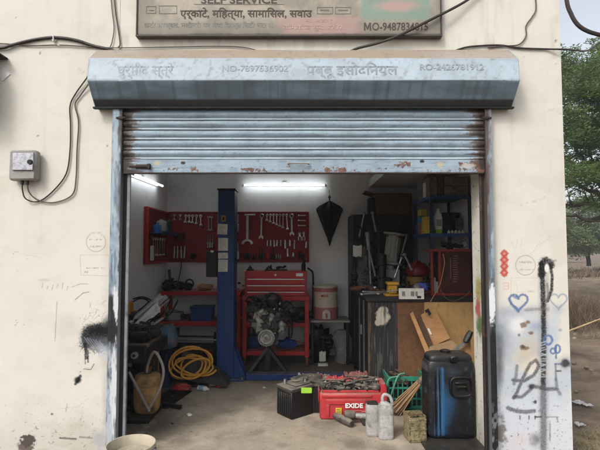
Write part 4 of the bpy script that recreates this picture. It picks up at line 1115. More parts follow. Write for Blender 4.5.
# =================================================================== INSIDE: tube lights
m_tube = glow('lit_tube', (0.90, 0.96, 1.0), 9.5)
def tube_light(p, q, label, nrm):
    p, q = Vector(p), Vector(q); d = (q - p).normalized(); n = Vector(nrm)
    t = thing('tube_light', label, 'tube light', tuple((p + q) / 2), 'lit tube lights in the garage')
    b = MB(); b.tube([p + n * .010, q + n * .010], .014, 4); b.build('fixture', m_white, t)
    b = MB(); b.tube([p + d * .03 + n * .085, q - d * .03 + n * .085], .0105, 12); b.build('tube', m_tube, t)
    for e, s_ in ((p, 1), (q, -1)):
        b = MB(); b.tube([e + n * .085, e + n * .085 + d * s_ * .028], .017, 10); b.box(e.x - .012, e.x + .012, e.y - .012, e.y + .012, e.z - .012, e.z + .012); b.build('end_cap', m_white, t)
    b = MB(); m_ = (p + q) / 2; b.box(m_.x - .03, m_.x + .03, m_.y - .03, m_.y + .03, m_.z + .02, m_.z + .06) if abs(n.y) > .5 else b.box(m_.x, m_.x + .03, m_.y - .03, m_.y + .03, m_.z + .02, m_.z + .06)
    b.build('bracket', m_white, t)
a, c = W(243, 186, BACK), W(326, 185.5, BACK)
tube_light((a.x, BACK - .003, a.z), (c.x, BACK - .003, a.z), 'lit white tube light high on the back wall above the red tool board', (0, -1, 0))
tube_light((LX + .003, 1.62, 2.50), (LX + .003, 2.80, 2.52), 'lit white tube light on the left side wall just under the shutter', (1, 0, 0))

# =================================================================== red tool boards and the tools on them
YB = BACK - .03
def pbox(b, x0, x1, y0, y1, Yf, Yb, c=None):          # box from picture rectangle, front face at Yf
    p, q = W(x0, y1, Yf), W(x1, y0, Yf); b.box(p.x, q.x, Yf, Yb, p.z, q.z, c); return b
def board(x0, x1, label):
    p, q = W(x0, 262.3, YB), W(x1, 211.8, YB)
    t = thing('tool_board', label, 'tool board', (p.x / 2 + q.x / 2, BACK, p.z), 'red tool boards')
    b = MB(); b.box(p.x, q.x, YB, BACK - .002, p.z, q.z); b.build('panel', m_redboard, t)
    b = MB(); b.box(p.x, q.x, YB - .018, YB - .001, q.z - .022, q.z); b.box(p.x, q.x, YB - .018, YB - .001, p.z, p.z + .022)
    b.box(p.x, p.x + .02, YB - .018, YB - .001, p.z + .0225, q.z - .0225); b.box(q.x - .02, q.x, YB - .018, YB - .001, p.z + .0225, q.z - .0225)
    b.build('rim', m_red if False else m_redboard, t)
    b = MB(); k = 0
    n = 0
    for i in range(14):
        for j in range(5):
            x = p.x + .08 + (q.x - p.x - .16) * i / 13; z = p.z + .10 + (q.z - p.z - .2) * j / 4
            b.cyl((x, YB - .001, z), (x, YB - .0015, z), .006, n=6)
    b.build('peg_holes', m_black, t)
    return t
board(165.5, 235.5, 'dark red tool board on the back wall left of the blue lift column')
board(236.2, 309.0, 'dark red tool board on the back wall right of the blue lift column')
# side-wall board with a shelf of small goods
z0, z1 = 1.415, 2.18
sbt = thing('tool_board', 'red tool board with a small shelf on the left side wall', 'tool board', (LX, 2.8, z0), 'red tool boards')
b = MB(); b.box(LX + .002, LX + .03, 2.28, BACK - .05, z0, z1); b.build('panel', m_redboard, sbt)
b = MB(); b.box(LX + .031, LX + .06, 2.28, 2.315, z0, z1); b.box(LX + .031, LX + .05, 2.316, BACK - .05, z1 - .025, z1); b.box(LX + .031, LX + .05, 2.316, BACK - .05, z0, z0 + .025); b.build('rim', m_red, sbt)
b = MB(); b.box(LX + .031, LX + .22, 2.40, 3.15, 1.82, 1.835); b.box(LX + .205, LX + .22, 2.40, 3.15, 1.8355, 1.86); b.build('shelf', m_liftblue, sbt)
m_dk = M('dark_plastic', (0.014, 0.014, 0.015), rough=.5, dirt_amt=.25, dirt=(.05, .045, .04), dust=.2)
m_bluecan = M('blue_can_paint', (0.03, 0.11, 0.36), rough=.4, dirt_amt=.2)
def item(name, label, cat, b, mat, group=None, smooth=38):
    return tag(b.build(name, mat, smooth=smooth), label, cat, group)
for (y, r, h, mt, nm, lab, cat) in ((2.47, .055, .13, m_bluecan, 'spray_can', 'blue can at the near end of the side board shelf', 'can'), (2.66, .07, .20, m_greyp, 'metal_can', 'tall grey can in the middle of the side board shelf', 'can'), (2.82, .045, .12, m_bluecan, 'small_bottle', 'small blue bottle behind the grey can on the side board shelf', 'bottle'), (2.96, .05, .22, m_dk, 'oil_bottle', 'tall dark bottle at the far end of the side board shelf', 'bottle')):
    b = MB(); b.lathe([(r, 0), (r, h * .78), (r * .85, h * .86), (r * .4, h * .9), (r * .4, h), (r * .3, h)], (LX + .12, y, 1.836), 16); item(nm, lab, cat, b, mt, 'goods on the side board shelf')
b = MB(); b.box(LX + .05, LX + .08, 2.40, 2.48, 1.46, 1.66, .004); item('switch_box', 'pale rectangular box hung low on the side board', 'box', b, m_white)
for i, y in enumerate((2.56, 2.66, 2.75, 2.86, 2.97, 3.06)):
    b = MB(); b.box(LX + .032, LX + .045, y - .012, y + .012, 1.56, 1.74, .003); b.cyl((LX + .04, y, 1.74), (LX + .04, y, 1.78), .022, n=10); b.cyl((LX + .04, y, 1.55), (LX + .04, y, 1.52), .018, n=10)
    item('hanging_spanner', '%s dull spanner from the doorway hanging on the side board' % ('first', 'second', 'third', 'fourth', 'fifth', 'sixth')[i], 'spanner', b, m_steel, 'spanners on the side wall board')
b = MB(); b.tube([(LX + .06, 2.42, 1.775), (LX + .06, 2.70, 1.775)], .01, 8); item('steel_bar', 'short bright bar across the side board under its shelf', 'bar', b, m_steel)

def wrench_poly(L, r, w, open_end='both'):
    """combination spanner, long axis z, from 0 at the top down to -L"""
    pts = []
    def jaw(cz, sgn, ang):
        o = []
        for t in range(13):
            a = R(35 + 290 * t / 12) + ang
            o.append((r * math.sin(a), cz + sgn * r * math.cos(a)))
        o.append((r * .42 * math.sin(R(-40) + ang), cz + sgn * r * .5 * math.cos(R(-40) + ang)))
        o.append((-r * .15 * math.sin(ang), cz - sgn * r * .25)); o.append((r * .42 * math.sin(R(40) + ang), cz + sgn * r * .5 * math.cos(R(40) + ang)))
        return o
    return jaw
YT = YB - .03
def hang(px, y0, y1, kind, mat, label, group, wpx=2.2, name='wrench'):
    p, q = W(px, y0, YT), W(px, y1, YT); L = p.z - q.z; w = wpx / S(YT)
    tilt = R(rnd.gauss(0, 2.2))
    if mat is m_chrome and rnd.random() < .3: mat = m_steel
    b = MB(); b.m = Matrix.Translation((p.x, YT, p.z)) @ Matrix.Rotation(tilt, 4, 'Y')
    if kind == 'combi':
        r = w * .95
        b.tube([(r * .72 * math.sin(a), 0, -r + r * .72 * math.cos(a)) for a in [i * math.pi / 8 for i in range(17)]], r * .30, 6)
        b.box(-w * .34, w * .34, -.006, .006, -L + r * 1.6, -r * 1.55, .002)
        c = -L + r; o = [(r * math.sin(a), c + r * math.cos(a)) for a in [R(0 + 140 * i / 8) for i in range(9)]]
        o += [(r * .5, c - r * .3), (0, c + r * .15), (-r * .5, c - r * .3)] + [(r * math.sin(a), c + r * math.cos(a)) for a in [R(220 + 140 * i / 8) for i in range(9)]]
        b.prism(o[:-1], -.007, .007)
    elif kind == 'open':
        r = w
        for cz, sg in ((-r * .6, 1), (-L + r * .6, -1)):
            o = [(r * math.sin(a), cz - sg * r * math.cos(a)) for a in [R(-125 + 250 * i / 14) for i in range(15)]]
            o += [(r * .45, cz + sg * r * .55), (r * .35, cz - sg * r * .1), (-r * .35, cz - sg * r * .1), (-r * .45, cz + sg * r * .55)]
            b.prism(o, -.008, .008)
        b.box(-w * .30, w * .30, -.006, .006, -L + r * 1.4, -r * 1.4, .002)
    elif kind == 'driver':
        b.lathe([(w * .32, -L), (w * .5, -L * .97), (w * .55, -L * .62), (w * .35, -L * .55), (w * .16, -L * .54), (w * .14, 0)], (0, 0, 0), 10)
    elif kind == 'punch':
        b.lathe([(w * .42, -L), (w * .5, -L * .95), (w * .5, -L * .35), (w * .36, -L * .3), (w * .36, 0)], (0, 0, 0), 10)
    elif kind == 'socket':
        b.lathe([(w * .5, -L), (w * .5, -L * .45), (w * .4, -L * .36), (w * .4, 0)], (0, 0, 0), 12)
    elif kind == 'plier':
        for s_ in (-1, 1):
            b.tube([(s_ * w * .2, 0, 0), (s_ * w * .28, 0, -L * .2), (0, 0, -L * .38), (-s_ * w * .42, 0, -L * .65), (-s_ * w * .38, 0, -L)], [w * .12, w * .2, w * .26, w * .18, w * .15], 6)
        b.cyl((0, -.012, -L * .38), (0, .012, -L * .38), w * .22, n=8)
    elif kind == 'disc':
        b.m = Matrix.Translation((p.x, YT, (p.z + q.z) / 2)) @ Matrix.Rotation(R(90), 4, 'X'); r = L / 2
        b.lathe([(r * .3, -.012), (r, -.012), (r, .012), (r * .9, .016), (r * .35, .016), (r * .3, -.012)], (0, 0, 0), 22)
    b.m = Matrix(); b.cyl((p.x, YT + .028, p.z - w * .5), (p.x, YT - .012, p.z - w * .5), .004, n=6)
    return tag(b.build(name, mat), label, kind if kind in ('socket', 'punch') else name.replace('_', ' ').replace('stepped ', ''), group)
GB = 'tools hanging on the red boards'
# a large two-jawed spanner with a bar across its top
p, q = W(247.5, 214, YT), W(247.5, 243, YT)
b = MB(); w = 2.2 / S(YT)
b.box(p.x - w * .55, p.x + w * .55, YT - .008, YT + .008, q.z + .05, p.z - .01, .004); b.box(p.x - .045, p.x + .12, YT - .012, YT + .004, p.z - .024, p.z, .004)
o = [(p.x + .088 * math.sin(a), q.z - .012 + .07 * math.cos(a)) for a in [R(-88 + 176 * i / 14) for i in range(15)]] + [(p.x + .055 * math.sin(a), q.z - .022 + .05 * math.cos(a)) for a in [R(88 - 176 * i / 14) for i in range(15)]]
b.prism(o, YT - .008, YT + .008); b.cyl((p.x, YB - .001, p.z - .05), (p.x, YT, p.z - .05), .005, n=6)
tag(b.build('large_spanner', m_chrome), 'largest fork-jawed spanner hanging beside the blue column', 'spanner', GB)
hang(261.8, 213.5, 240, 'combi', m_chrome, 'long ring spanner with a bright lower ring right of the largest spanner', GB, 2.5, 'ring_spanner')
hang(291.5, 213.5, 236.5, 'combi', m_chrome, 'long ring spanner right of the stepped row', GB, 2.5, 'ring_spanner')
ords = ('first', 'second', 'third', 'fourth', 'fifth', 'sixth', 'seventh', 'eighth', 'ninth')
for i in range(7):
    hang(267 + 3.25 * i, 213.8, 221.5 + 1.45 * i, 'combi', m_chrome, '%s and %s wrench from the left in the stepped row of seven' % (ords[i], 'shortest' if i == 0 else ('longest' if i == 6 else 'mid-length')), GB, 1.35, 'stepped_wrench')
for i, (x, y1, w_) in enumerate(((267.5, 246, 1.6), (270.7, 246, 1.7), (274, 246.8, 2.1), (277.3, 246, 1.7), (280.8, 246, 2), (285.2, 248.5, 2.6), (290, 246, 2.1), (294.5, 249, 2.6))):
    hang(x, 240, y1, 'socket', m_chrome, '%s bright socket from the left in the row under the stepped wrenches' % ords[i], GB, w_, 'long_socket')
hang(287.6, 248.5, 256.5, 'socket', m_chrome, 'bright socket low on the board above the chest', GB, 2.6, 'long_socket')
hang(293.2, 252.5, 256.5, 'socket', m_chrome, 'short wide socket at the bottom of the board above the chest', GB, 3.6, 'long_socket')
hang(306.5, 241.5, 248, 'socket', m_chrome, 'single socket at the right rim of the board', GB, 2.2, 'long_socket')
for i, (y, ) in enumerate(((215.5,), (220.5,), (225.5,))):
    p, q = W(298.3, y, YT), W(305.8, y, YT); b = MB(); b.tube([p, q], .008, 8); b.box(p.x - .004, p.x + .014, YT - .012, YT + .012, p.z - .012, p.z + .012); b.cyl((p.x + .05, YB - .001, p.z - .008), (p.x + .05, YT, p.z - .008), .004, n=6)
    tag(b.build('extension_bar', m_chrome), '%s of three level bars at the right of the board' % ('top', 'middle', 'lowest')[i], 'bar', GB)
hang(299.7, 232, 240.3, 'plier', m_chrome, 'left of two pliers under the level bars', GB, 3.4, 'pliers'); hang(303.8, 231.5, 240.5, 'plier', m_chrome, 'right of two pliers under the level bars', GB, 2.6, 'pliers')
hang(246.8, 252.5, 260, 'disc', m_darkmetal, 'dark grinding disc low on the right board', GB, 3, 'grinding_disc')
for i, (x, y0, y1) in enumerate(((259.5, 246, 259.5), (261.8, 246, 260), (264, 248, 259), (268, 248, 258.5), (271.5, 249, 259.5), (273.5, 248, 260))):
    hang(x, y0, y1, 'driver', m_red if i == 3 else m_dk, '%s screwdriver from the left at the foot of the right board%s' % (ords[i], ', with a red grip' if i == 3 else ''), GB, 2.6, 'screwdriver')
for i, (x, y0, y1) in enumerate(((253.5, 254, 259.5), (255.8, 254, 260), (276.5, 254.5, 259), (278.6, 254.5, 259.3), (280.7, 254.5, 259), (299, 251.5, 259), (301.2, 251.5, 259))):
    hang(x, y0, y1, 'punch', m_steel if 1 < i < 5 else m_darkmetal, '%s dark punch from the left along the bottom of the right board' % ords[i], GB, 1.7, 'punch')
hang(238.2, 214.5, 232, 'driver', m_steel, 'long chisel at the left rim of the right board beside the column', GB, 3.4, 'chisel'); hang(237.8, 242, 259.5, 'driver', m_steel, 'lower long chisel at the left rim of the right board', GB, 3.4, 'chisel')
# left back board
for i, x in enumerate((186, 189.2, 192.9, 196.6, 200.6)):
    hang(x, 214.5, (223.5, 223.5, 224, 225, 226.5)[i], 'combi', m_chrome, '%s bright wrench from the left along the top of the left board' % ords[i], GB, 1.5, 'combination_wrench')
for i, x in enumerate((174.5, 180.3)):
    hang(x, 214.2, 220.5, 'open', m_steel, '%s short dull spanner at the top left of the left board' % ('left', 'right')[i], GB, 1.3, 'open_spanner')
for i, x in enumerate((174.4, 177.4, 180.6, 183.6)):
    hang(x, 233, 240.5, 'plier', m_darkmetal, '%s dark pliers from the left in the middle of the left board' % ords[i], GB, 2.6, 'pliers')
for i, x in enumerate((174.6, 177.6, 181, 185)):
    hang(x, 246, 258.3, 'punch', m_chrome, '%s white handled drift from the left low on the left board' % ords[i], GB, 1.9, 'drift_punch')
hang(193.3, 252.7, 259.3, 'disc', m_darkmetal, 'dark grinding disc low on the left board', GB, 3, 'grinding_disc')
for i, x in enumerate((208.6, 211.6)):
    hang(x, 216, 231, 'open', m_steel, '%s long spanner beside the column on the left board' % ('left', 'right')[i], GB, 1.4, 'open_spanner')
for i, x in enumerate((207.8, 210.3, 212.8)):
    hang(x, 235, 248, 'driver', m_steel, '%s chisel from the left beside the column on the left board' % ords[i], GB, 2.2, 'chisel')
b = MB(); b.tube(smooth_path([W(181.5, 262, 3.2), W(180.5, 272, 3.18), W(178, 282, 3.12), W(176.5, 293, 3.0)]), .008, 6); tag(b.build('cable', m_cable), 'black lead hanging from the left board to the rack', 'cable')

# =================================================================== hanging umbrella
uY = BACK - .12
u0, u1 = W(329.5, 195, uY), W(329.5, 246, uY)
um = thing('umbrella', 'half folded black umbrella hanging from a nail on the back wall', 'umbrella', (u0.x, BACK, u1.z))
b = MB(); rings = []
for (py, hw) in ((246, .3), (238, 2.6), (228, 6.6), (218, 10.5), (210.5, 13.5), (208.5, 13.2), (206, 10.5), (203.5, 6), (201, 1.3)):
    z = W(329.5, py, uY).z; r_ = []
    for k in range(16):
        a = 2 * math.pi * k / 16; rr = hw / S(uY) * (1.0 if k % 2 == 0 else .80)
        r_.append((u0.x + rr * math.cos(a), uY + min(.085, rr * .5) * math.sin(a) * (1.0 if k % 2 == 0 else .75), z))
    rings.append(r_)
b.loft(rings); b.build('canopy', M('black_cloth', (0.008, 0.008, 0.009), rough=.75, dirt=(.03, .03, .03), dirt_amt=.2, bump=.1), um, smooth=25)
b = MB(); hz = W(329.5, 199, uY).z; b.tube([(u0.x, uY, W(329.5, 203, uY).z), (u0.x, uY, hz), (u0.x + .012, uY, hz + .03), (u0.x, uY, hz + .055), (u0.x - .012, uY, hz + .03), (u0.x, uY, hz)], .010, 8); b.build('handle', m_black, um)
b = MB(); b.tube([(u0.x, uY, hz + .05), (u0.x, BACK - .03, W(329.5, 190, uY).z)], .003, 5); b.cyl((u0.x, BACK - .002, W(329.5, 190, uY).z), (u0.x, BACK - .06, W(329.5, 190, uY).z), .004, n=6); b.build('cord', m_wire, um)

# =================================================================== two post lift column
LY = 2.0
lx0, lx1 = W(217, 300, LY).x, W(234, 300, LY).x
ltop = W(225, 190, LY).z
lift = thing('lift_column', 'tall dark blue steel car lift column with white notices pasted on it', 'lift column', ((lx0 + lx1) / 2, LY, 0))
b = MB(); b.box(lx0, lx1, LY, LY + .05, .02, ltop, .006); b.box(lx1 - .03, lx1 + .0, LY + .0502, LY + .26, .02, ltop, .004); b.box(lx0, lx0 + .03, LY + .0502, LY + .26, .02, ltop, .004); b.build('post', m_liftblue, lift)
b = MB(); b.box(lx0 - .012, lx1 + .012, LY - .01, LY + .27, ltop + .001, ltop + .02, .004); b.build('top_cap', m_darkmetal, lift)
b = MB(); b.box(lx0 - .05, lx1 + .14, LY - .06, LY + .30, .002, .02, .004); b.build('base_plate', m_liftblue, lift)
b = MB(); g0 = lx1 + .001; b.prism([(g0, .021), (g0 + .15, .021), (g0, .40)], LY + .02, LY + .035); b.prism([(g0, .021), (g0 + .15, .021), (g0, .40)], LY + .20, LY + .215); b.build('gusset', m_liftblue, lift)
b = MB(); ee = W(305, 376, LY); b.box(g0 + .155, ee.x + .95, LY - .02, LY + .12, .003, .075, .006); b.build('floor_beam', m_liftblue, lift)
for x in (lx0 - .03, lx1 + .11):
    b = MB(); b.cyl((x, LY - .035, .02), (x, LY - .035, .05), .016, n=6); b.build('anchor_bolt', m_steel, lift)
for (x0, x1, y0, y1, rot) in ((217.6, 227.5, 224, 234.4, 3), (218.3, 228, 238, 250.7, 0), (218.2, 228, 252.7, 258.6, -1), (218.3, 227.8, 259.6, 271.7, 1)):
    p, q = W(x0, y1, LY), W(x1, y0, LY); cx, cz = (p.x + q.x) / 2, (p.z + q.z) / 2; w, h = q.x - p.x, q.z - p.z
    b = MB(); b.m = Matrix.Translation((cx, LY - .003, cz)) @ Matrix.Rotation(R(rot), 4, 'Y'); b.box(-w / 2, w / 2, -.001, .001, -h / 2, h / 2, .0002); nt = b.build('notice', m_paper, lift)
    b = MB(); b.m = Matrix.Translation((cx, LY - .0052, cz)) @ Matrix.Rotation(R(rot), 4, 'Y')
    n = max(2, int(h / .016))
    for i in range(n):
        z = h / 2 - (i + .8) * h / (n + .6); l = w * rnd.uniform(.45, .8); b.box(-w * .42, -w * .42 + l, -.0003, .0003, z - .0022, z + .0022, .0001)
    b.build('printed_lines', m_fadedink, nt)
p = W(223.5, 218.6, LY); b = MB()
b.box(p.x - .028, p.x + .028, LY - .004, LY - .001, p.z - .04, p.z + .04, .001); tg = b.build('rating_plate', m_wood, lift)
b = MB(); b.box(p.x - .012, p.x + .012, LY - .006, LY - .0045, p.z - .02, p.z + .02, .0005); b.build('plate_slot', m_black, tg)
c0_, c1_ = W(206.2, 277, LY), W(217, 251, LY); b = MB(); b.box(c0_.x, lx0 - .002, LY - .02, LY + .12, c0_.z, c1_.z, .01); cb = b.build('control_box', m_black, lift)
kk = W(212, 251.5, LY - .04); b = MB(); b.blob((kk.x, LY - .035, kk.z), (.022, .02, .016), 2, .1); b.build('push_button', m_white, cb)

# =================================================================== tool cart + chest
cY = 2.62
x0, x1 = W(242.5, 310, cY).x, W(309, 310, cY).x
cart = thing('tool_cart', 'red steel tool cart with open shelves standing on castors', 'tool cart', ((x0 + x1) / 2, cY + .2, 0))
zt_ = W(275, 296.5, cY).z; zs = [W(275, 325, cY).z, W(275, 353.5, cY).z]
for x in (x0, x1 - .06):
    for y in (cY, cY + .40):
        b = MB(); b.box(x, x + .06, y, y + .045, .13, zt_ - .06, .005); b.build('leg', m_red, cart)
b = MB(); b.box(x0 - .01, x1 + .01, cY - .012, cY + .46, zt_ - .058, zt_, .006); b.build('top_tray', m_red, cart)
for z in zs:
    b = MB(); b.box(x0 + .0605, x1 - .0605, cY + .004, cY + .44, z - .03, z + .028, .005); b.build('shelf', m_red, cart)
for x in (x0 + .03, x1 - .03):
    for y in (cY + .03, cY + .42):
        b = MB(); b.box(x - .02, x + .02, y - .015, y + .015, .085, .129); b.cyl((x - .014, y, .05), (x + .014, y, .05), .05, n=14); b.build('castor', m_rust, cart)
hx0, hx1 = W(244.5, 300, cY + .05).x, W(307, 300, cY + .05).x; hz0 = zt_ + .001; hz1 = W(275, 271.2, cY + .05).z
chest = thing('tool_chest', 'red three drawer tool chest with steel drawer trims on top of the cart', 'tool chest', ((hx0 + hx1) / 2, cY + .2, hz0))
b = MB(); b.box(hx0, hx1, cY + .06, cY + .42, hz0, hz1, .008); b.build('case', m_red, chest)
for (a_, b_) in ((278.6, 284.2), (285.0, 290.8), (291.6, 296.0)):
    p, q = W(246.5, b_, cY + .045), W(305, a_, cY + .045)
    b = MB(); b.box(p.x, q.x, cY + .042, cY + .058, p.z, q.z, .004); dr = b.build('drawer', m_red, chest)
    b = MB(); b.box(p.x + .01, q.x - .01, cY + .030, cY + .0415, q.z - .016, q.z - .003, .003); b.build('pull_trim', m_chrome, dr)
k = W(275.5, 275, cY + .055); b = MB(); b.cyl((k.x, cY + .0595, k.z), (k.x, cY + .05, k.z), .016, n=12); b.build('lock', m_steel, chest)
p, q = W(296, 276.3, cY + .058), W(303, 273.2, cY + .058); b = MB(); b.box(p.x, q.x, cY + .056, cY + .0595, p.z, q.z, .001); b.build('badge', m_steel, chest)
# black pipe standing behind the chest
b = MB(); b.tube(smooth_path([W(307.5, 268, 2.95), W(311, 270.5, 2.95), W(313, 275, 2.95), W(313, 300, 2.95), W(312, 325, 2.95), W(311.5, 353, 2.95)]), .014, 8); tag(b.build('bent_pipe', m_black), 'black bent pipe standing between tool cart and water jug', 'pipe')
GC = 'things on top of the red chest'
def clutter(b, c, r, n, seed, mats=None):
    rr = random.Random(seed)
    for i in range(n):
        x, y, z = (rr.uniform(-1, 1) * r[0] + c[0], rr.uniform(-1, 1) * r[1] + c[1], rr.uniform(0, 1) * r[2] + c[2])
        k = rr.random(); s_ = rr.uniform(.25, .6) * min(r[0], r[2] * 1.6)
        if k < .4: b.m = Matrix.Translation((x, y, z)) @ Euler((rr.random() * .5, rr.random() * .5, rr.random() * 3)).to_matrix().to_4x4(); b.box(-s_, s_, -s_ * .6, s_ * .6, -s_ * .4, s_ * .4, s_ * .1); b.m = Matrix()
        elif k < .7: d = Vector((rr.uniform(-1, 1), rr.uniform(-1, 1), rr.uniform(-.4, .6))).normalized() * s_; b.cyl(Vector((x, y, z)) - d, Vector((x, y, z)) + d, s_ * .4, n=10)
        else: b.blob((x, y, z), (s_, s_ * .8, s_ * .6), i + seed, .25, 2, 10, 7)
    return b
zc = hz1
p = W(250, 270, cY + .2); b = MB(); b.lathe([(.05, 0), (.055, .02), (.03, .03), (.03, .05), (.012, .055), (.012, .075)], (p.x, cY + .22, zc), 14); tag(b.build('oil_can', m_dk), 'small dark oil can at the left on the chest', 'oil can', GC)
p = W(276, 270, cY + .2); b = clutter(MB(), (p.x, cY + .22, zc + .02), (.15, .06, .035), 12, 3); b.box(p.x - .16, p.x + .16, cY + .15, cY + .30, zc + .001, zc + .02); tag(b.build('drill_tool', m_dk), 'long black power tool lying on the chest lid', 'power tool', GC)
p = W(303.5, 268, cY + .2); b = MB(); b.lathe([(.03, 0), (.032, .09), (.02, .11), (.016, .20), (.02, .22), (.012, .24)], (p.x, cY + .2, zc), 12); tag(b.build('spray_bottle', m_black), 'upright black bottle at the right end of the chest', 'bottle', GC)
p = W(240.5, 288, 2.75); b = clutter(MB(), (p.x, 2.85, p.z - .1), (.05, .05, .17), 9, 9); tag(b.build('air_tool', m_darkmetal), 'dark air tool hooked beside the chest behind the column', 'air tool')
# goods on the cart shelves
sy = cY + .25
def jerry(b, c, w, d, h, lean=0):
    b.loft([[(c[0] + w / 2 * k[0] * s_, c[1] + d / 2 * k[1] * s_, c[2] + z) for k in ((-1, -.8), (-.8, -1), (.8, -1), (1, -.8), (1, .8), (.8, 1), (-.8, 1), (-1, .8))] for (z, s_) in ((0, .93), (h * .04, 1), (h * .72, 1), (h * .84, .7), (h * .86, .35), (h, .33))])
    b.tube([(c[0] - w * .05, c[1], c[2] + h * .8), (c[0] + w * .25, c[1], c[2] + h * .97), (c[0] + w * .48, c[1], c[2] + h * .7)], w * .07, 6)
    return b
p = W(254, 352, sy); b = jerry(MB(), (p.x, sy, zs[1] + .029), .17, .12, .21); tag(b.build('oil_jug', M('navy_plastic', (0.02, 0.04, 0.12), dirt_amt=.25)), 'dark navy oil jug on the lowest cart shelf left of the stand', 'oil jug')
p = W(287, 352, sy); b = MB(); b.blob((p.x, sy, zs[1] + .08), (.13, .09, .075), 4, .35, 2.2, 20, 12); tag(b.build('blue_cloth', M('blue_rag_cloth', (0.03, 0.07, 0.22), rough=.9, dirt_amt=.3)), 'crumpled blue rag on the lowest cart shelf', 'rag')
p = W(300, 352, sy); b = clutter(MB(), (p.x, sy, zs[1] + .05), (.05, .06, .09), 7, 12); tag(b.build('parts_heap', m_card), 'tan heap of small parts at the right of the lowest cart shelf', 'parts')
p = W(300, 324, sy); b = MB(); b.cyl((p.x - .09, sy - .12, zs[0] + .13), (p.x + .12, sy - .10, zs[0] + .13), .10, n=18); b.cyl((p.x + .121, sy - .1, zs[0] + .13), (p.x + .17, sy - .1, zs[0] + .13), .05, n=14); b.box(p.x - .06, p.x + .10, sy - .2, sy - .02, zs[0] + .029, zs[0] + .06); tag(b.build('starter_motor', m_darkmetal), 'dark starter motor on the upper cart shelf right of the engine', 'motor')
p = W(252, 324, sy); b = MB(); b.lathe([(.09, 0), (.09, .05), (.04, .06), (.04, .12), (.07, .13), (.07, .16)], (p.x, sy, zs[0] + .029), 16); tag(b.build('brake_drum', m_darkmetal), 'dark brake drum on the upper cart shelf behind the engine', 'brake drum')

# =================================================================== engine on its stand
eY = 2.20
ec = W(268, 325, eY)
def E(px, py, Y=eY): return W(px, py, Y)
st = thing('engine_stand', 'black welded steel stand with splayed legs under the engine', 'engine stand', (ec.x, eY, 0))
pz = E(268, 338).z
b = MB(); b.box(ec.x - .035, ec.x + .035, eY - .03, eY + .04, .06, pz, .004); b.build('post', m_darkmetal, st)
for (dx, dy) in ((-.26, -.10), (.28, -.12), (-.18, .25), (.2, .25)):
    b = MB(); b.tube([(ec.x, eY + (.04 if dy > 0 else -.02), pz - .12), (ec.x + dx, eY + dy, .025)], .026, 4); b.box(ec.x + dx - .045, ec.x + dx + .045, eY + dy - .03, eY + dy + .03, .001, .02); b.build('leg', m_darkmetal, st)
b = MB(); b.box(ec.x - .27, ec.x + .27, eY - .13, eY - .085, .03, .065, .004); b.build('cross_bar', m_darkmetal, st)
eng = thing('engine', 'greasy bare car engine with a pale round bell housing facing out', 'engine', (ec.x, eY, pz))
s1 = 1 / S(eY)
b = MB(); b.box(ec.x - .17, ec.x + .15, eY - .02, eY + .42, pz + .07, E(268, 304).z, .02)
clutter(b, (ec.x, eY - .02, pz + .10), (.20, .05, .32), 26, 31); b.build('block', M('engine_grey', (0.07, 0.066, 0.06), rough=.55, metal=.4, var=.5, scale=18, dirt=(.025, .02, .016), dirt_amt=.5, dirt_scale=12, bump=.5), eng)
bh = E(267, 336)
b = MB(); b.m = Matrix.Translation((bh.x, eY - .08, bh.z)) @ Matrix.Rotation(R(90), 4, 'X')
b.lathe([(.135, -.16), (.145, -.10), (.115, -.02), (.105, .05), (.088, .055), (.082, .02), (.05, .015), (.045, .05), (.02, .055), (.018, .02), (.001, .02)], (0, 0, 0), 28)
for i in range(8): a = i * math.pi / 4; b.cyl((.097 * math.cos(a), .097 * math.sin(a), .045), (.097 * math.cos(a), .097 * math.sin(a), .066), .011, n=6)
b.build('bell_housing', m_alu, eng)
b = MB()
for (px, py, rx, rz, sd) in ((259, 322, .075, .13, 1), (272, 321, .06, .10, 2), (282, 326, .06, .09, 3), (262, 312, .07, .06, 4)): q = E(px, py); b.blob((q.x, eY - .06, q.z), (rx, .07, rz), sd, .35, 2.5, 16, 12)
b.build('gearbox_casting', m_alu, eng)
b = MB(); q = E(269, 301); b.box(q.x - .19, q.x + .12, eY - .06, eY + .34, q.z - .06, q.z + .055, .025); b.cyl((q.x - .02, eY, q.z + .055), (q.x - .02, eY, q.z + .085), .035, n=14); clutter(b, (q.x - .03, eY - .06, q.z - .07), (.15, .03, .10), 16, 8)
b.build('rocker_cover', m_dk, eng)
for i, pts in enumerate(([(258, 307), (254, 300), (249, 297), (246, 302)], [(280, 306), (286, 301), (292, 305), (294, 313)], [(262, 300), (270, 293.5), (279, 296), (283, 304)], [(284, 312), (290, 318), (292, 328), (291, 338)], [(256, 314), (252, 321), (253, 330), (258, 336)])):
    b = MB(); b.tube(smooth_path([E(x, y, eY - .06 + .02 * (k % 3)) for k, (x, y) in enumerate(pts)]), .013, 8); b.build('hose', m_black, eng)
b = MB(); q = E(284, 316); clutter(b, (q.x + .02, eY + .02, q.z - .08), (.13, .07, .18), 22, 15); b.tube([E(276, 312), E(292, 302)], .014, 8); b.tube([E(280, 322), E(290, 315)], .012, 8); b.tube([E(289, 316), E(289, 338)], .012, 8); b.build('manifold', m_darkmetal, eng)
b = MB(); q = E(252, 309); clutter(b, (q.x + .04, eY + .0, q.z - .06), (.07, .06, .14), 12, 21); b.tube([E(256, 316), E(247, 322)], .010, 6); b.build('alternator', m_darkmetal, eng)
for i in range(16): q = E(rnd.uniform(256, 284), rnd.uniform(303, 334), eY - .11); b = MB(); b.cyl((q.x, q.y + .05, q.z), (q.x, q.y - .0, q.z), rnd.uniform(.006, .011), n=6); b.build('bolt', m_alu, eng)

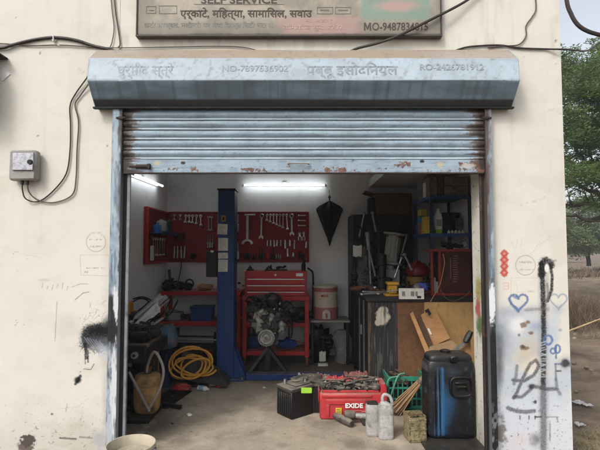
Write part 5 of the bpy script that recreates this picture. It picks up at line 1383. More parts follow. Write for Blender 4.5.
# =================================================================== red rack on the back wall, left
rY = 2.78
r0, r1 = LX + .08, W(240.5, 310, rY).x
rack = thing('red_rack', 'red steel two tier rack along the back wall behind the lift column', 'rack', ((r0 + r1) / 2, rY + .2, 0))
rz = [W(190, 293.5, rY).z, W(190, 323.7, rY).z, .16]
for x in (r0, r1 - .05):
    for y in (rY, rY + .42):
        b = MB(); b.box(x, x + .05, y, y + .04, .002, rz[0] - .03, .005); b.build('leg', m_red, rack)
for z in rz:
    b = MB(); b.box(r0, r1, rY - .012, rY + .47, z - .028, z + .028, .005); b.build('shelf', m_red, rack)
GR = 'things stored on the red rack'
def rk(px, i): p = W(px, 300, rY + .2); return Vector((p.x, rY + .2, rz[i] + .029))
p = rk(170, 0); b = clutter(MB(), (p.x, p.y, p.z + .02), (.11, .08, .12), 14, 41); b.tube([p + Vector((.0, 0, .1)), p + Vector((-.02, .0, .3))], .02, 8); tag(b.build('angle_grinder', m_dk), 'black power tool with upright handle at the left of the rack top', 'power tool', GR)
p = rk(184, 0); b = clutter(MB(), (p.x, p.y, p.z + .02), (.09, .08, .10), 12, 42); b.tube([p + Vector((.09 + .055 * math.cos(t), -.05, .10 + .06 * math.sin(t))) for t in [i * .45 for i in range(15)]], .012, 6); tag(b.build('circular_saw', m_dk), 'black power saw with a looped handle on the rack top', 'power saw', GR)
p = rk(205, 0); b = MB(); b.blob(p + Vector((0, 0, .045)), (.11, .08, .045), 7, .4, 2.5); tag(b.build('leather_gloves', m_wood), 'crumpled tan gloves on the rack top beside the column', 'gloves', GR)
p = rk(203, 1); b = MB(); m_bcr = M('blue_crate_plastic', (0.018, 0.05, 0.20), rough=.45, dirt_amt=.25, dust=.2)
b.loft([[(p.x + sx * w, p.y + sy * .12, p.z + z) for sx, sy in ((-1, -1), (1, -1), (1, 1), (-1, 1))] for z, w in ((0, .145), (.17, .155))]); b.box(p.x - .165, p.x + .165, p.y - .13, p.y + .13, p.z + .1705, p.z + .20, .01); b.box(p.x - .05, p.x + .05, p.y - .135, p.y - .125, p.z + .15, p.z + .168); tag(b.build('blue_case', m_bcr), 'blue plastic case on the lower shelf of the rack', 'case', GR)
p = rk(174, 1); b = MB(); b.box(p.x - .12, p.x + .12, p.y - .1, p.y + .1, p.z + .001, p.z + .11, .01); b.box(p.x - .1, p.x + .1, p.y - .105, p.y - .101, p.z + .03, p.z + .085, .004); b.box(p.x - .06, p.x + .06, p.y - .02, p.y + .02, p.z + .1105, p.z + .14, .008); tag(b.build('battery_charger', m_greyp), 'grey charger box at the left of the lower rack shelf', 'charger', GR)
p = rk(187, 1); b = clutter(MB(), (p.x, p.y, p.z + .02), (.10, .07, .05), 10, 44); tag(b.build('tool_pile', m_dk), 'low pile of dark tools between grey charger and blue case', 'tools', GR)
p = rk(160, 1); b = clutter(MB(), (p.x, p.y, p.z + .02), (.05, .07, .12), 8, 45); tag(b.build('tool_pile', m_darkmetal), 'dark tools heaped at the wall end of the lower rack shelf', 'tools', GR)
p = rk(234, 1); b = clutter(MB(), (p.x, p.y, p.z + .02), (.05, .07, .08), 8, 46); tag(b.build('tool_pile', m_darkmetal), 'dark fittings on the lower rack shelf right of the column', 'tools', GR)
for i, y in enumerate((336, 339.5, 343)):
    a_, c_ = W(160, y, 2.6), W(216, y + .6, 2.6); b = MB(); b.tube([a_, c_], .014, 8); b.tube([a_ + Vector((.02, 0, 0)), a_ + Vector((.10, 0, 0))], .02, 8); tag(b.build('steel_rod', m_steel if i == 1 else m_darkmetal), '%s of three long bars lying in front of the red rack' % ('top', 'middle bright', 'lowest')[i], 'bar', 'long bars in front of the rack')
    for xx in (a_.x + .1, c_.x - .1): pass
b = MB(); q0_, q1_ = W(160, 345, 2.6), W(217, 345, 2.6)
b.box(q0_.x - .02, q1_.x, 2.56, 2.72, q0_.z - .06, q0_.z - .01); 
for x in (q0_.x, q1_.x - .05): b.box(x, x + .04, 2.57, 2.61, .002, q0_.z - .0605); b.box(x, x + .03, 2.62, 2.65, q0_.z - .0095, q0_.z + .17)
tag(b.build('bar_trestle', m_darkmetal), 'low dark steel trestle carrying the long bars', 'trestle')

# =================================================================== jug table, water jug, sacks
jY = 2.72
tz = W(330, 320.5, jY).z
tx0, tx1 = W(310.5, 320, jY).x, W(350, 320, jY).x
tb_ = thing('side_table', 'narrow grey topped metal table under the water jug', 'table', ((tx0 + tx1) / 2, jY + .2, 0))
b = MB(); b.box(tx0, tx1, jY, jY + .42, tz - .03, tz, .004); b.build('tabletop', M('scuffed_grey_top', (0.26, 0.25, 0.23), dirt_amt=.4, dust=.3), tb_)
for x in (tx0 + .01, tx1 - .05):
    for y in (jY + .01, jY + .37): b = MB(); b.box(x, x + .035, y, y + .035, .001, tz - .0305); b.build('leg', m_darkmetal, tb_)
jx = W(325.5, 300, jY + .2).x; jr = 12.3 / S(jY + .2); jh = W(325, 284.5, jY + .2).z - tz
jug = thing('water_jug', 'round cream insulated water jug with faded pink bands on the side table', 'water jug', (jx, jY + .2, tz))
c_ = (jx, jY + .2, tz)
m_jcream = M('jug_cream', (0.48, 0.42, 0.32), rough=.45, var=.06, dirt=(.2, .15, .1), dirt_amt=.25, bump=.03)
m_jpink = M('jug_pink', (0.34, 0.12, 0.13), rough=.45, var=.08, dirt=(.12, .06, .05), dirt_amt=.25, bump=.03)
b = MB(); b.lathe([(jr * .97, jh * .355), (jr * .97, jh * .80)], c_, 32); b.build('body', m_jcream, jug)
b = MB(); b.lathe([(jr * .96, .001), (jr * 1.0, .02), (jr * 1.0, jh * .33), (jr * .97, jh * .354)], c_, 32); b.build('base_band', m_jpink, jug)
b = MB(); b.lathe([(jr * .97, jh * .801), (jr * .975, jh * .91)], c_, 32); b.build('top_band', m_jpink, jug)
b = MB(); b.lathe([(jr * .975, jh * .911), (jr * 1.02, jh * .92), (jr * 1.02, jh * .965), (jr * .92, jh * .99), (jr * .5, jh)], c_, 32); b.build('lid', m_jcream, jug)
b = MB(); b.m = Matrix.Translation((jx, c_[1] - jr * 1.0, tz + .09)); b.prism([(.055 * math.cos(a), .055 * math.sin(a)) for a in [math.pi * i / 12 for i in range(13)]] + [(-.055, -.07), (.055, -.07)], -.014, .01); b.build('tap_recess', m_jcream, jug)
b = MB(); b.cyl((jx, c_[1] - jr - .014, tz + .085), (jx, c_[1] - jr - .05, tz + .085), .016, n=10); b.cyl((jx, c_[1] - jr - .045, tz + .10), (jx, c_[1] - jr - .045, tz + .04), .012, n=10); b.build('tap', m_jpink, jug)
m_redink = M('red_print', (0.45, 0.02, 0.02), dirt_amt=0, bump=0)
p0, p1 = W(319.5, 296.5, jY), W(327.5, 292.8, jY)
b = MB(); n = 10
wl = .105; hl_ = .036
text('lettering', 'MSUP', jx - .02, tz + jh * .70, wl, hl_, c_[1] - jr * .995, m_redink, jug, .02)
# sacks under the table
q = W(321, 365, jY)
b = MB(); b.blob((q.x, jY + .22, .24), (.16, .15, .24), 3, .42, 2.2, 26, 18); clutter(b, (q.x, jY + .14, .18), (.12, .05, .22), 10, 77); tag(b.build('black_bundle', m_black, loc=(q.x, jY + .2, 0)), 'black bundle of scrap under the water jug table', 'bundle')
b = MB(); w0, w1 = W(318, 366, jY - .05), W(328, 364.5, jY - .05); b.box(w0.x, w1.x, jY - .06, jY + .02, .001, .03, .004); b.sheet(lambda u, v: (w0.x + .02 + .09 * u, jY + .02 - .03 * v, .05 + .14 * v + .02 * MN.noise((u * 4, v * 4, 1))), 6, 6); tag(b.build('white_scrap', m_white), 'white plastic scrap at the foot of the black bundle', 'scrap')
q = W(344, 366, jY)
b = MB(); b.loft([[(q.x + .13 * s_ * math.cos(a) * (1 + .14 * math.sin(3 * a + z * 9)) + .02 * math.sin(z * 11), jY + .16 + .11 * s_ * math.sin(a), z) for a in [2 * math.pi * k / 18 for k in range(18)]] for (z, s_) in ((.002, .85), (.05, 1.02), (.15, 1.0), (.26, 1.04), (.36, .96), (.42, .8), (.46, .5))]); tag(b.build('grey_sack', M('grey_sackcloth', (0.17, 0.165, 0.155), rough=.95, var=.3, scale=9, dirt_amt=.4, bump=.6, bump_scale=14)), 'upright stuffed grey sack beside the dark bench', 'sack')

# =================================================================== workbench on the right
bY = 1.22
bx0 = W(368, 300, bY).x; bz = W(380, 297, bY).z
bench = thing('workbench', 'big oil blackened wooden workbench filling the right side of the room', 'workbench', (1.35, bY + .6, 0))
m_oil = M('oily_black_wood', (0.012, 0.0115, 0.011), rough=.55, var=.5, scale=4, dirt=(.045, .038, .032), dirt_amt=.3, dirt_scale=5, dust=.10, bump=.3, stretch=(1, 1, .25))
m_panel = M('scraped_black_panel', (0.02, 0.02, 0.02), rough=.7, var=.5, scale=6, dirt=(.06, .056, .05), dirt_amt=.35, dirt_scale=7, bump=.2, stretch=(2.5, 2.5, .2), paint=True)
m_ply = M('old_plywood', (0.43, 0.265, 0.11), rough=.75, var=.2, scale=4, dirt=(.15, .075, .035), dirt_amt=.4, dirt_scale=4.5, bump=.08, stretch=(1, 1, .6))
m_hard = M('stained_hardboard', (0.175, 0.085, 0.04), rough=.75, var=.4, scale=6, dirt=(.04, .02, .011), dirt_amt=.6, dirt_scale=6, grime=.6, bump=.1)
xs = W(397, 300, bY).x
b = MB(); b.box(bx0 - .03, RX - .005, bY - .03, bY + 1.38, bz - .05, bz, .006); b.build('benchtop', m_oil, bench)
def pan_paint(co):
    p = Paint(co, Y=bY - .005)
    p.patch(382.5, 315.5, 6.5, 9.5, (0.50, 0.46, 0.37), .25, .95, 1.0, .22, 4); p.patch(379, 322, 4, 5, (0.45, 0.41, 0.33), .25, .9, 1.0, .25, 5); p.patch(385, 311, 1.6, 9, (0.04, 0.04, 0.04), .5, .8, .8, .3, 6)
    p.over((0.13, 0.075, 0.04), .7 * (1 - sstep(368.5, 371, p.u + 3 * (fbm(p.u * .3, p.v * .2, 4) - .5))))
    p.over((0.12, 0.115, 0.105), .55 * sstep(.55, .7, fbm(p.u * .9, p.v * .05, 9)))
    return p.out()
b = MB(); b.gridbox(bx0, xs, bY, bY + .03, .02, bz - .0505, .006); b.build('front_panel', m_panel, bench, smooth=None, paint=pan_paint)
b = MB(); b.box(bx0, bx0 + .04, bY + .031, bY + .09, .002, bz - .0505); b.build('leg', m_oil, bench)
b = MB(); b.box(bx0, bx0 + .04, bY + 1.28, bY + 1.34, .002, bz - .0505); b.build('leg', m_oil, bench)
b = MB(); b.box(RX - .07, RX - .01, bY + .031, bY + .09, .002, bz - .0505); b.build('leg', m_oil, bench)
b = MB(); b.box(bx0 + .012, bx0 + .03, bY + .092, bY + 1.278, .05, bz - .052); b.build('side_panel', m_oil, bench)
for i, y in enumerate((.34, .72)):
    b = MB(); b.box(bx0 - .004, bx0 + .011, bY + y, bY + y + .05, .05, bz - .06); b.build('side_batten', M('grey_batten', (0.10, 0.105, 0.11), dirt_amt=.4), bench)
b = MB(); b.box(bx0 - .012, bx0 + .0115, bY + .55, bY + .57, .6, .72); b.build('pull_handle', m_steel, bench)
# boards closing the bench front
zt = W(400, 299, bY).z
p = W(397.5, 303, bY - .02); q = W(436, 385, bY - .02)
b = MB(); b.box(xs + .002, q.x, bY + .002, bY + .016, .03, W(400, 299.5, bY).z); tag(b.build('hardboard_sheet', m_hard), 'dark brown stained hardboard sheet closing the bench front', 'board', 'boards under the bench')
p = W(424, 299, bY); 
b = MB(); b.box(p.x, RX - .02, bY - .016, bY - .001, .03, W(424, 298.5, bY).z); tag(b.build('plywood_sheet', m_ply), 'broad golden plywood sheet closing the right of the bench front', 'board', 'boards under the bench')
b = MB(); b.box(xs + .003, RX - .02, bY + .02, bY + .04, zt + .012, bz - .055); tag(b.build('gap_shade_strip', m_black), 'black strip put in as the shade of the gap under the bench top edge', 'board')  # black strip stands in for the shaded gap below the bench top
# loose pieces leaning on them
def slab(px, Yt, Yb, th, mat, name, label, cat, group=None):
    """px: outline in picture px from top going round; leaned: depth Yt at the top and Yb at the lowest"""
    ys = [y for _, y in px]; lo, hi = min(ys), max(ys)
    fr = [W(x, y, Yt + (Yb - Yt) * (y - lo) / (hi - lo)) for x, y in px]
    bk = [v + Vector((0, th, .0)) for v in fr]
    b = MB(); n = len(fr); b.add(fr + bk, [tuple(range(n))[::-1], tuple(range(n, 2 * n))] + [(i, (i + 1) % n, (i + 1) % n + n, i + n) for i in range(n)])
    return tag(b.build(name, mat, smooth=None), label, cat, group)
GO = 'offcuts leaning on the bench front'
slab([(421, 315), (434.5, 308), (450, 338), (431.5, 347)], 1.10, 1.00, .02, m_wood, 'timber_offcut', 'brown board offcut with a black notch leaning on the plywood', 'board', GO)
slab([(416, 321.5), (421.5, 317), (433, 344), (430, 348.5)], 1.08, .98, .02, m_darkcard, 'timber_offcut', 'narrow dark board offcut left of the notched one', 'board', GO)
slab([(410, 314), (413, 312), (430, 352), (426, 354)], 1.06, .96, .02, m_wood, 'timber_offcut', 'long thin batten leaning at the left of the offcuts', 'board', GO)
slab([(430, 347), (452, 340.5), (464, 352), (428, 358)], .98, .94, .02, m_card, 'timber_offcut', 'lowest pale board lying across behind the jerrycan', 'board', GO)
slab([(470.5, 337), (471, 352), (462, 353), (457, 349)], .9, .86, .02, m_wood, 'timber_offcut', 'brown corner piece beside the white door reveal', 'board', GO)
slab([(425, 310.5), (428.5, 308.5), (431.5, 314), (429, 315.5), (427.5, 312.5), (426, 313)], 1.03, 1.02, .008, m_black, 'black_hook', 'small black metal hook over the notched offcut', 'hook')
slab([(427.5, 329), (429, 328), (432, 334), (430.5, 335)], 1.03, 1.02, .006, m_white, 'white_tag', 'small white scrap stuck on the dark offcut', 'tag')
# hand saw
sw = thing('hand_saw', 'hand saw with a black grip leaning beside the white reveal', 'saw', tuple(W(460, 352, .8)))
a_, c_2 = W(470, 331, .82), W(452, 352, .74)
slab([(466, 339), (468, 342), (453, 356), (449, 353)], .84, .78, .003, m_steel, 'blade', None, None).parent = sw
bl = [o for o in C.objects if o.name.startswith('blade')][-1]; bl.location = bl.location - sw.location
b = MB(); b.tube([W(465.5, 342, .8), W(468, 337, .81), W(471, 331.5, .82)], [.028, .034, .026], 8); b.build('grip', m_dk, sw)

# goods on the bench
def bt(px, py):                              # point on the bench top
    return G(px, py, bz)
GBn = 'things lying on the workbench'
vp = bt(393, 296)
vs_ = thing('bench_vice', 'small yellow bench vice at the front edge of the workbench', 'vice', tuple(vp))
m_yel = M('chipped_yellow_paint', (0.50, 0.27, 0.02), rough=.45, dirt=(.08, .05, .03), dirt_amt=.3, dirt_scale=14, dust=.2)
u_ = 1 / S(vp.y)
b = MB(); b.box(vp.x - 8 * u_, vp.x + 7 * u_, vp.y - .04, vp.y + .10, bz, bz + 2.2 * u_, .006); b.box(vp.x - 5 * u_, vp.x + 4 * u_, vp.y - .03, vp.y + .08, bz + 2.3 * u_, bz + 11 * u_, .01); b.build('body', m_yel, vs_)
b = MB(); b.box(vp.x - 6 * u_, vp.x + 5.5 * u_, vp.y - .05, vp.y + .085, bz + 11.1 * u_, bz + 14 * u_, .006); b.build('jaw', m_yel, vs_)
b = MB(); b.tube([(vp.x - 3 * u_, vp.y - .03, bz + 6 * u_), (vp.x - 3 * u_, vp.y - .12, bz + 6 * u_)], .012, 8); b.tube([(vp.x - 8 * u_, vp.y - .11, bz + 5.5 * u_), (vp.x + 3 * u_, vp.y - .11, bz + 6.5 * u_)], .006, 8); b.build('screw_bar', m_steel, vs_)
p = bt(360, 291.5); b = MB(); b.tube([p + Vector((-.12, 0, .03)), p + Vector((-.02, .01, .04)), p + Vector((.14, .02, .05))], [.022, .03, .016], 8); b.box(p.x + .10, p.x + .17, p.y, p.y + .04, p.z + .001, p.z + .04); tag(b.build('red_handle_tool', m_rust), 'rusty red handled tool at the back left of the bench', 'hand tool', GBn)
for i, (px, py, dx, dy) in enumerate(((370, 295, .16, .05), (374, 293, .2, -.10), (366, 294.5, .1, .1), (379, 294, .18, .08))):
    p = bt(px, py); d = Vector((dx, dy, 0)) * .6; b = MB(); b.tube([p - d + Vector((0, 0, .012)), p + d + Vector((0, 0, .014))], .009, 6); b.box(p.x + d.x - .02, p.x + d.x + .02, p.y + d.y - .02, p.y + d.y + .02, p.z + .002, p.z + .024, .006); b.box(p.x - d.x - .014, p.x - d.x + .014, p.y - d.y - .014, p.y - d.y + .014, p.z + .002, p.z + .022, .005)
    tag(b.build('loose_wrench', m_chrome), ('bright spanner lying nearest the vice foot', 'long bright spanner lying behind the others', 'short spanner lying at the left bench edge', 'bright spanner lying close behind the vice')[i], 'wrench', GBn)
# black pumps, pale motor housing against the cabinet
p = W(386, 291, 2.30)
b = MB(); q0 = W(392, 250, 2.35); b.m = Matrix.Translation(q0) @ Euler((0, R(8), 0)).to_matrix().to_4x4(); b.lathe([(.075, -.20), (.15, -.19), (.15, -.165), (.09, -.15), (.085, -.06), (.078, .09), (.07, .19), (.135, .20), (.14, .225), (.05, .235)], (0, 0, 0), 22)
for a in range(6): t = a * math.pi / 3; b.box(.085 * math.cos(t) - .008, .085 * math.cos(t) + .008, .085 * math.sin(t) - .008, .085 * math.sin(t) + .008, -.14, .17, .002)
b.m = Matrix(); b.cyl(q0 + Vector((-.02, 0, -.2)), (q0.x - .03, q0.y, bz + .25), .05, n=12); b.box(q0.x - .12, q0.x + .08, q0.y - .1, q0.y + .1, bz + .001, bz + .25, .01)
tag(b.build('pump_motor', M('pale_cast_metal', (0.27, 0.26, 0.235), rough=.5, dirt_amt=.4, dirt_scale=10, bump=.3)), 'pale cast motor housing standing upright against the dark locker', 'motor', GBn)
p = bt(382, 290); p.y = 2.1; b = MB(); b.lathe([(.07, 0), (.07, .10), (.055, .12), (.055, .30), (.065, .31), (.06, .44), (.03, .46)], (W(382, 290, 2.1).x, 2.1, bz), 18); clutter(b, (W(384, 280, 2.1).x, 2.08, bz + .03), (.09, .05, .28), 12, 55); tag(b.build('shock_absorber', m_darkmetal), 'black strut standing left of the pale motor housing', 'strut', GBn)
p = W(365, 268, 2.45); b = MB(); b.blob((p.x, 2.45, p.z - .05), (.11, .06, .26), 6, .5, 2.5, 22, 16); clutter(b, (p.x, 2.40, p.z - .25), (.09, .04, .4), 12, 57); b.box(p.x - .1, p.x + .1, 2.38, 2.52, bz, bz + .08); tag(b.build('wrapped_gearbox', M('grey_film_wrap', (0.07, 0.07, 0.07), rough=.35, dirt=(.2, .2, .2), dirt_amt=.3, dirt_scale=9, bump=.5)), 'gearbox wrapped in grey film leaning on the dark locker', 'gearbox', GBn)
b = MB(); a_, c_3 = W(367, 232, 2.36), W(369, 250, 2.36); b.tube([a_, c_3], [.03, .022], 8); b.tube([c_3, (c_3.x + .02, 2.36, bz + .05)], .012, 6); tag(b.build('white_lever', m_alu), 'pale upright lever in front of the wrapped gearbox', 'lever', GBn)
p = W(357, 250, 2.55); b = MB(); b.sheet(lambda u, v: (p.x - .06 + .12 * u, 2.52 - .02 * v, p.z - .09 + .15 * v + .02 * MN.noise((u * 5, v * 5, 0))), 8, 8); b.cyl((p.x, 2.53, p.z - .06), (p.x, 2.70, p.z - .06), .008, n=6); tag(b.build('hung_rag', m_paper), 'pale rag hung on the left edge of the dark locker', 'rag')
# dark locker behind the bench
kY = 2.74
k0, k1 = W(352, 250, kY).x, W(413, 250, kY).x; kz = W(380, 214.5, kY).z
lk = thing('steel_locker', 'tall dark steel locker behind the bench with a plain left leaf', 'locker', ((k0 + k1) / 2, kY + .25, 0))
m_lock = M('dark_locker_paint', (0.009, 0.010, 0.0115), rough=.5, var=.3, dirt=(.026, .026, .026), dirt_amt=.25, bump=.05)
b = MB(); b.box(k0, k1, kY, BACK - .01, .01, kz, .004); b.build('carcass', m_lock, lk)
km = W(363, 250, kY).x
for x0_, x1_ in ((k0 + .006, km - .004), (km + .004, (km + k1) / 2 - .003), ((km + k1) / 2 + .003, k1 - .006)):
    b = MB(); b.box(x0_, x1_, kY - .018, kY - .001, .05, kz - .02, .004); d_ = b.build('door', m_lock, lk)
    b = MB(); b.box(x1_ - .05, x1_ - .035, kY - .035, kY - .0185, 1.25, 1.40, .004); b.build('handle', m_steel, d_)
# cardboard carton on the locker
p, q = W(376, 214.6, kY), W(412, 193, kY)
ct = thing('carton', 'large dark brown cardboard carton on top of the locker under the loft', 'carton', ((p.x + q.x) / 2, kY + .2, kz))
b = MB(); b.box(p.x, q.x, kY + .01, kY + .46, kz + .001, min(q.z, 2.54), .004); b.build('body', m_darkcard, ct)
b = MB(); b.m = Matrix.Translation((p.x, kY + .2, q.z - .01)) @ Euler((0, R(18), 0)).to_matrix().to_4x4(); b.box(-.15, -.002, -.18, .2, -.004, .0); b.build('flap', m_darkcard, ct)
b = MB(); b.box(p.x - .10, p.x - .01, kY + .06, kY + .2, kz + .001, q.z - .06, .01); tag(b.build('black_helmet_box', m_black), 'black box squeezed left of the carton on the locker', 'box')

# =================================================================== blue boltless shelf against the right wall
s_x0, s_x1 = 1.525, RX - .02; sY0, sY1 = 1.62, 2.40
shz = [W(445, 196, sY0).z, W(445, 233.8, sY0).z]
sh = thing('shelf_rack', 'dark blue slotted steel shelf rack standing on the bench by the right wall', 'shelf rack', ((s_x0 + s_x1) / 2, 2.0, bz))
m_rackblue = M('rack_blue_paint', (0.018, 0.05, 0.16), rough=.5, dirt_amt=.25, dust=.2)
for x in (s_x0, s_x1 - .04):
    for y in (sY0, sY1 - .04):
        b = MB(); b.box(x, x + .04, y, y + .005, bz + .001, shz[0] + .005); xx = x if x == s_x0 else x + .035; b.box(xx, xx + .005, y + .0055, y + .04, bz + .001, shz[0] + .005); b.build('post', M('rack_post_blue', (0.02, 0.03, 0.07), dirt_amt=.3), sh)
for z in shz + [bz + .10]:
    b = MB(); b.box(s_x0 - .004, s_x1 + .004, sY0 - .006, sY0 - .001, z - .035, z + .006, .001); b.box(s_x0 - .0045, s_x0 - .001, sY0, sY1, z - .035, z + .006, .001); b.box(s_x0 + .001, s_x1 - .001, sY0 + .0065, sY1 - .002, z - .006, z + .003, .001); b.build('shelf', m_rackblue, sh)
GSh = 'goods on the blue shelf rack'
def shp(px, i, dy=.12): p = W(px, 240, sY0 + dy); return Vector((p.x, sY0 + dy, shz[i] + .004))
m_boxgrey = M('printed_grey_carton', (0.16, 0.155, 0.145), rough=.8, var=.4, scale=18, dirt=(.03, .03, .03), dirt_amt=.6, dirt_scale=14, grime=.7)
m_boxtan = M('printed_tan_carton', (0.15, 0.115, 0.075), rough=.8, var=.35, scale=14, dirt_amt=.5, dirt_scale=12, grime=.6)
for i, (x0_, x1_, h, mt) in enumerate(((1.535, 1.62, .235, m_boxgrey), (1.625, 1.695, .26, m_darkcard), )):
    b = MB(); b.box(x0_, x1_, sY0 + .03, sY0 + .60, shz[0] + .004, shz[0] + h, .003)
    tag(b.build('long_carton', mt), ('printed grey carton at the left on top of the blue rack', 'taller dark carton beside the grey one on top of the blue rack')[i], 'carton', GSh)
for i in range(4):
    b = MB(); y = sY0 + .04 + .14 * i; b.box(1.527, 1.5345, y, y + .11, shz[0] + .03, shz[0] + .2, .001)
b = MB()
for k in range(2):
    b = MB(); z = shz[0] + .004 + k * .118; b.box(1.705, 1.99, sY0 + .02 + .01 * k, sY0 + .3, z, z + .115, .004); b.box(1.74, 1.95, sY0 + .016 + .01 * k, sY0 + .0195 + .01 * k, z + .03, z + .08, .001)
    tag(b.build('parts_carton', m_boxtan if k else m_boxgrey), ('lower of two small cartons at the right on top of the blue rack', 'upper of two small cartons at the right on top of the blue rack')[k], 'carton', GSh)
m_orange = M('orange_box', (0.30, 0.11, 0.03), dirt_amt=.25); m_yellowb = M('yellow_box', (0.40, 0.30, 0.04), dirt_amt=.25); m_cyan = M('cyan_box', (0.03, 0.18, 0.32), dirt_amt=.25); m_green = M('lime_band', (0.22, 0.42, 0.03), dirt_amt=.2)
for i, (y, w_, h, mt, lab) in enumerate(((2.28, .09, .14, m_bluecan, 'blue box farthest back on the middle shelf'), (2.16, .10, .15, m_orange, 'first orange box from the back on the middle shelf'), (2.04, .10, .15, m_orange, 'second orange box nearer the front of the middle shelf'), (1.92, .09, .13, m_bluecan, 'near blue box behind the corner post on the middle shelf'))):
    b = MB(); b.box(1.54, 1.62, y - w_ / 2, y + w_ / 2, shz[1] + .004, shz[1] + .004 + h, .003); tag(b.build('small_box', mt), lab, 'box', GSh)
for i, (y, z, mt, lab) in enumerate(((2.20, .155, m_cyan, 'cyan box stacked on the orange boxes'), (2.18, .245, m_yellowb, 'yellow box topmost of the middle shelf pile'))):
    b = MB(); b.box(1.54, 1.62, y - .10, y + .06, shz[1] + z, shz[1] + z + .085, .003); tag(b.build('small_box', mt), lab, 'box', GSh)
p = shp(438.5, 1, .12); bo = thing('oil_bottle', 'white plastic oil bottle with a lime green band on the middle shelf', 'oil bottle', tuple(p), GSh)
b = MB(); b.loft([[(p.x + w * sx, p.y + .035 * sy, p.z + z) for sx, sy in ((-1, -.7), (-.7, -1), (.7, -1), (1, -.7), (1, .7), (.7, 1), (-.7, 1), (-1, .7))] for z, w in ((.055, .042), (.20, .042), (.235, .03), (.25, .018), (.275, .018))]); b.build('bottle_body', m_white, bo)
b = MB(); b.loft([[(p.x + w * sx, p.y + .035 * sy, p.z + z) for sx, sy in ((-1, -.7), (-.7, -1), (.7, -1), (1, -.7), (1, .7), (.7, 1), (-.7, 1), (-1, .7))] for z, w in ((.0, .041), (.0545, .0435))]); b.build('green_band', m_green, bo)
b = MB(); b.lathe([(.02, .2755), (.02, .30)], p, 12); b.build('cap', m_white, bo)
b = MB(); b.box(p.x - .03, p.x + .03, p.y - .0375, p.y - .0355, p.z + .09, p.z + .17, .0005); b.build('bottle_label', m_greyp, bo)
p = shp(432.5, 1, .2); b = MB(); b.lathe([(.03, 0), (.03, .22), (.012, .24), (.012, .30)], p, 12); tag(b.build('white_tube', m_white), 'narrow white bottle behind the corner post on the middle shelf', 'bottle', GSh)
for i, px in enumerate((449, 452.5, 456, 459.5, 463)):
    p = shp(px, 1, .1 + .02 * (i % 2)); b = MB(); b.lathe([(.017, 0), (.017, .03), (.008, .036), (.008, .045)], p, 10); tag(b.build('small_vial', m_white), '%s tiny white vial from the left on the middle shelf edge' % ords[i], 'vial', GSh)
for i, (px, h) in enumerate(((450, .26), (457, .24))):
    p = shp(px, 1, .34); b = MB(); b.lathe([(.045, 0), (.045, h * .7), (.02, h * .85), (.02, h)], p, 14); tag(b.build('dark_bottle', m_dk), ('left of two dark bottles behind the vials', 'right of two dark bottles behind the vials')[i], 'bottle', GSh)
# wire tangle at right wall near shelf
b = MB(); pts = [W(464 + 4 * math.sin(i * 1.7), 234 + 2.2 * i + 3 * math.cos(i * 2.3), sY0 - .05 + .02 * (i % 3)) for i in range(8)]; b.tube(smooth_path(pts), .005, 5); tag(b.build('wire_tangle', m_wire), 'thin wires dangling at the right end of the blue shelf', 'wire')

# red fuel can + yellow + others beneath the rack
p = W(417, 285, 2.2); b = MB(); b.lathe([(.13, 0), (.14, .03), (.14, .12), (.135, .16)], (p.x, 2.2, bz), 22); tag(b.build('yellow_tub', M('mustard_plastic', (0.20, 0.10, 0.015), dirt_amt=.3)), 'mustard yellow tub standing under the blue rack', 'tub', GBn)
b = MB(); b.lathe([(.11, 0), (.145, .02), (.155, .07), (.15, .11), (.10, .165), (.04, .185), (.035, .20)], (p.x + .01, 2.2, bz + .162), 22); b.tube([(p.x - .06, 2.2 - .08, bz + .31), (p.x - .02, 2.2 - .10, bz + .37), (p.x + .06, 2.2 - .08, bz + .32)], .012, 6); tag(b.build('red_fuel_can', M('red_plastic', (0.15, 0.010, 0.013), rough=.45, dirt_amt=.45, dirt_scale=6)), 'domed red fuel can resting on the yellow tub', 'fuel can', GBn)
p = W(423, 286, 1.55); 
b = MB(); b.blob((p.x - .02, 1.55, bz + .075), (.085, .05, .05), 12, .3, 3, 14, 9); tag(b.build('blue_plastic_part', M('violet_blue_plastic', (0.10, 0.12, 0.45), dirt_amt=.2)), 'violet blue plastic piece amid the bench clutter', 'plastic part', GBn)
for i, (px, Y, r, n, mt, lab) in enumerate(((408, 1.50, (.07, .08, .10), 12, m_darkmetal, 'dark heap of small parts left of the violet piece'), (415, 1.42, (.06, .06, .07), 8, m_boxtan, 'tan grey fittings in front of the violet piece'), (401, 1.55, (.06, .1, .07), 10, m_dk, 'black fittings behind the white switch board'), (429, 1.72, (.07, .1, .16), 12, m_darkmetal, 'dark machine parts stacked behind the violet piece'))):
    p = W(px, 290, Y); b = clutter(MB(), (p.x, Y, bz + .02), r, n, 60 + i); tag(b.build('parts_heap', mt), lab, 'parts', GBn)
p = W(416, 296, 1.38); b = MB(); b.lathe([(.045, 0), (.05, .02), (.035, .08), (.04, .11), (.02, .13)], (W(417, 290, 1.36).x, 1.36, bz), 14); tag(b.build('grease_pot', m_alu), 'small pale metal pot on the bench behind the switch board', 'pot', GBn)
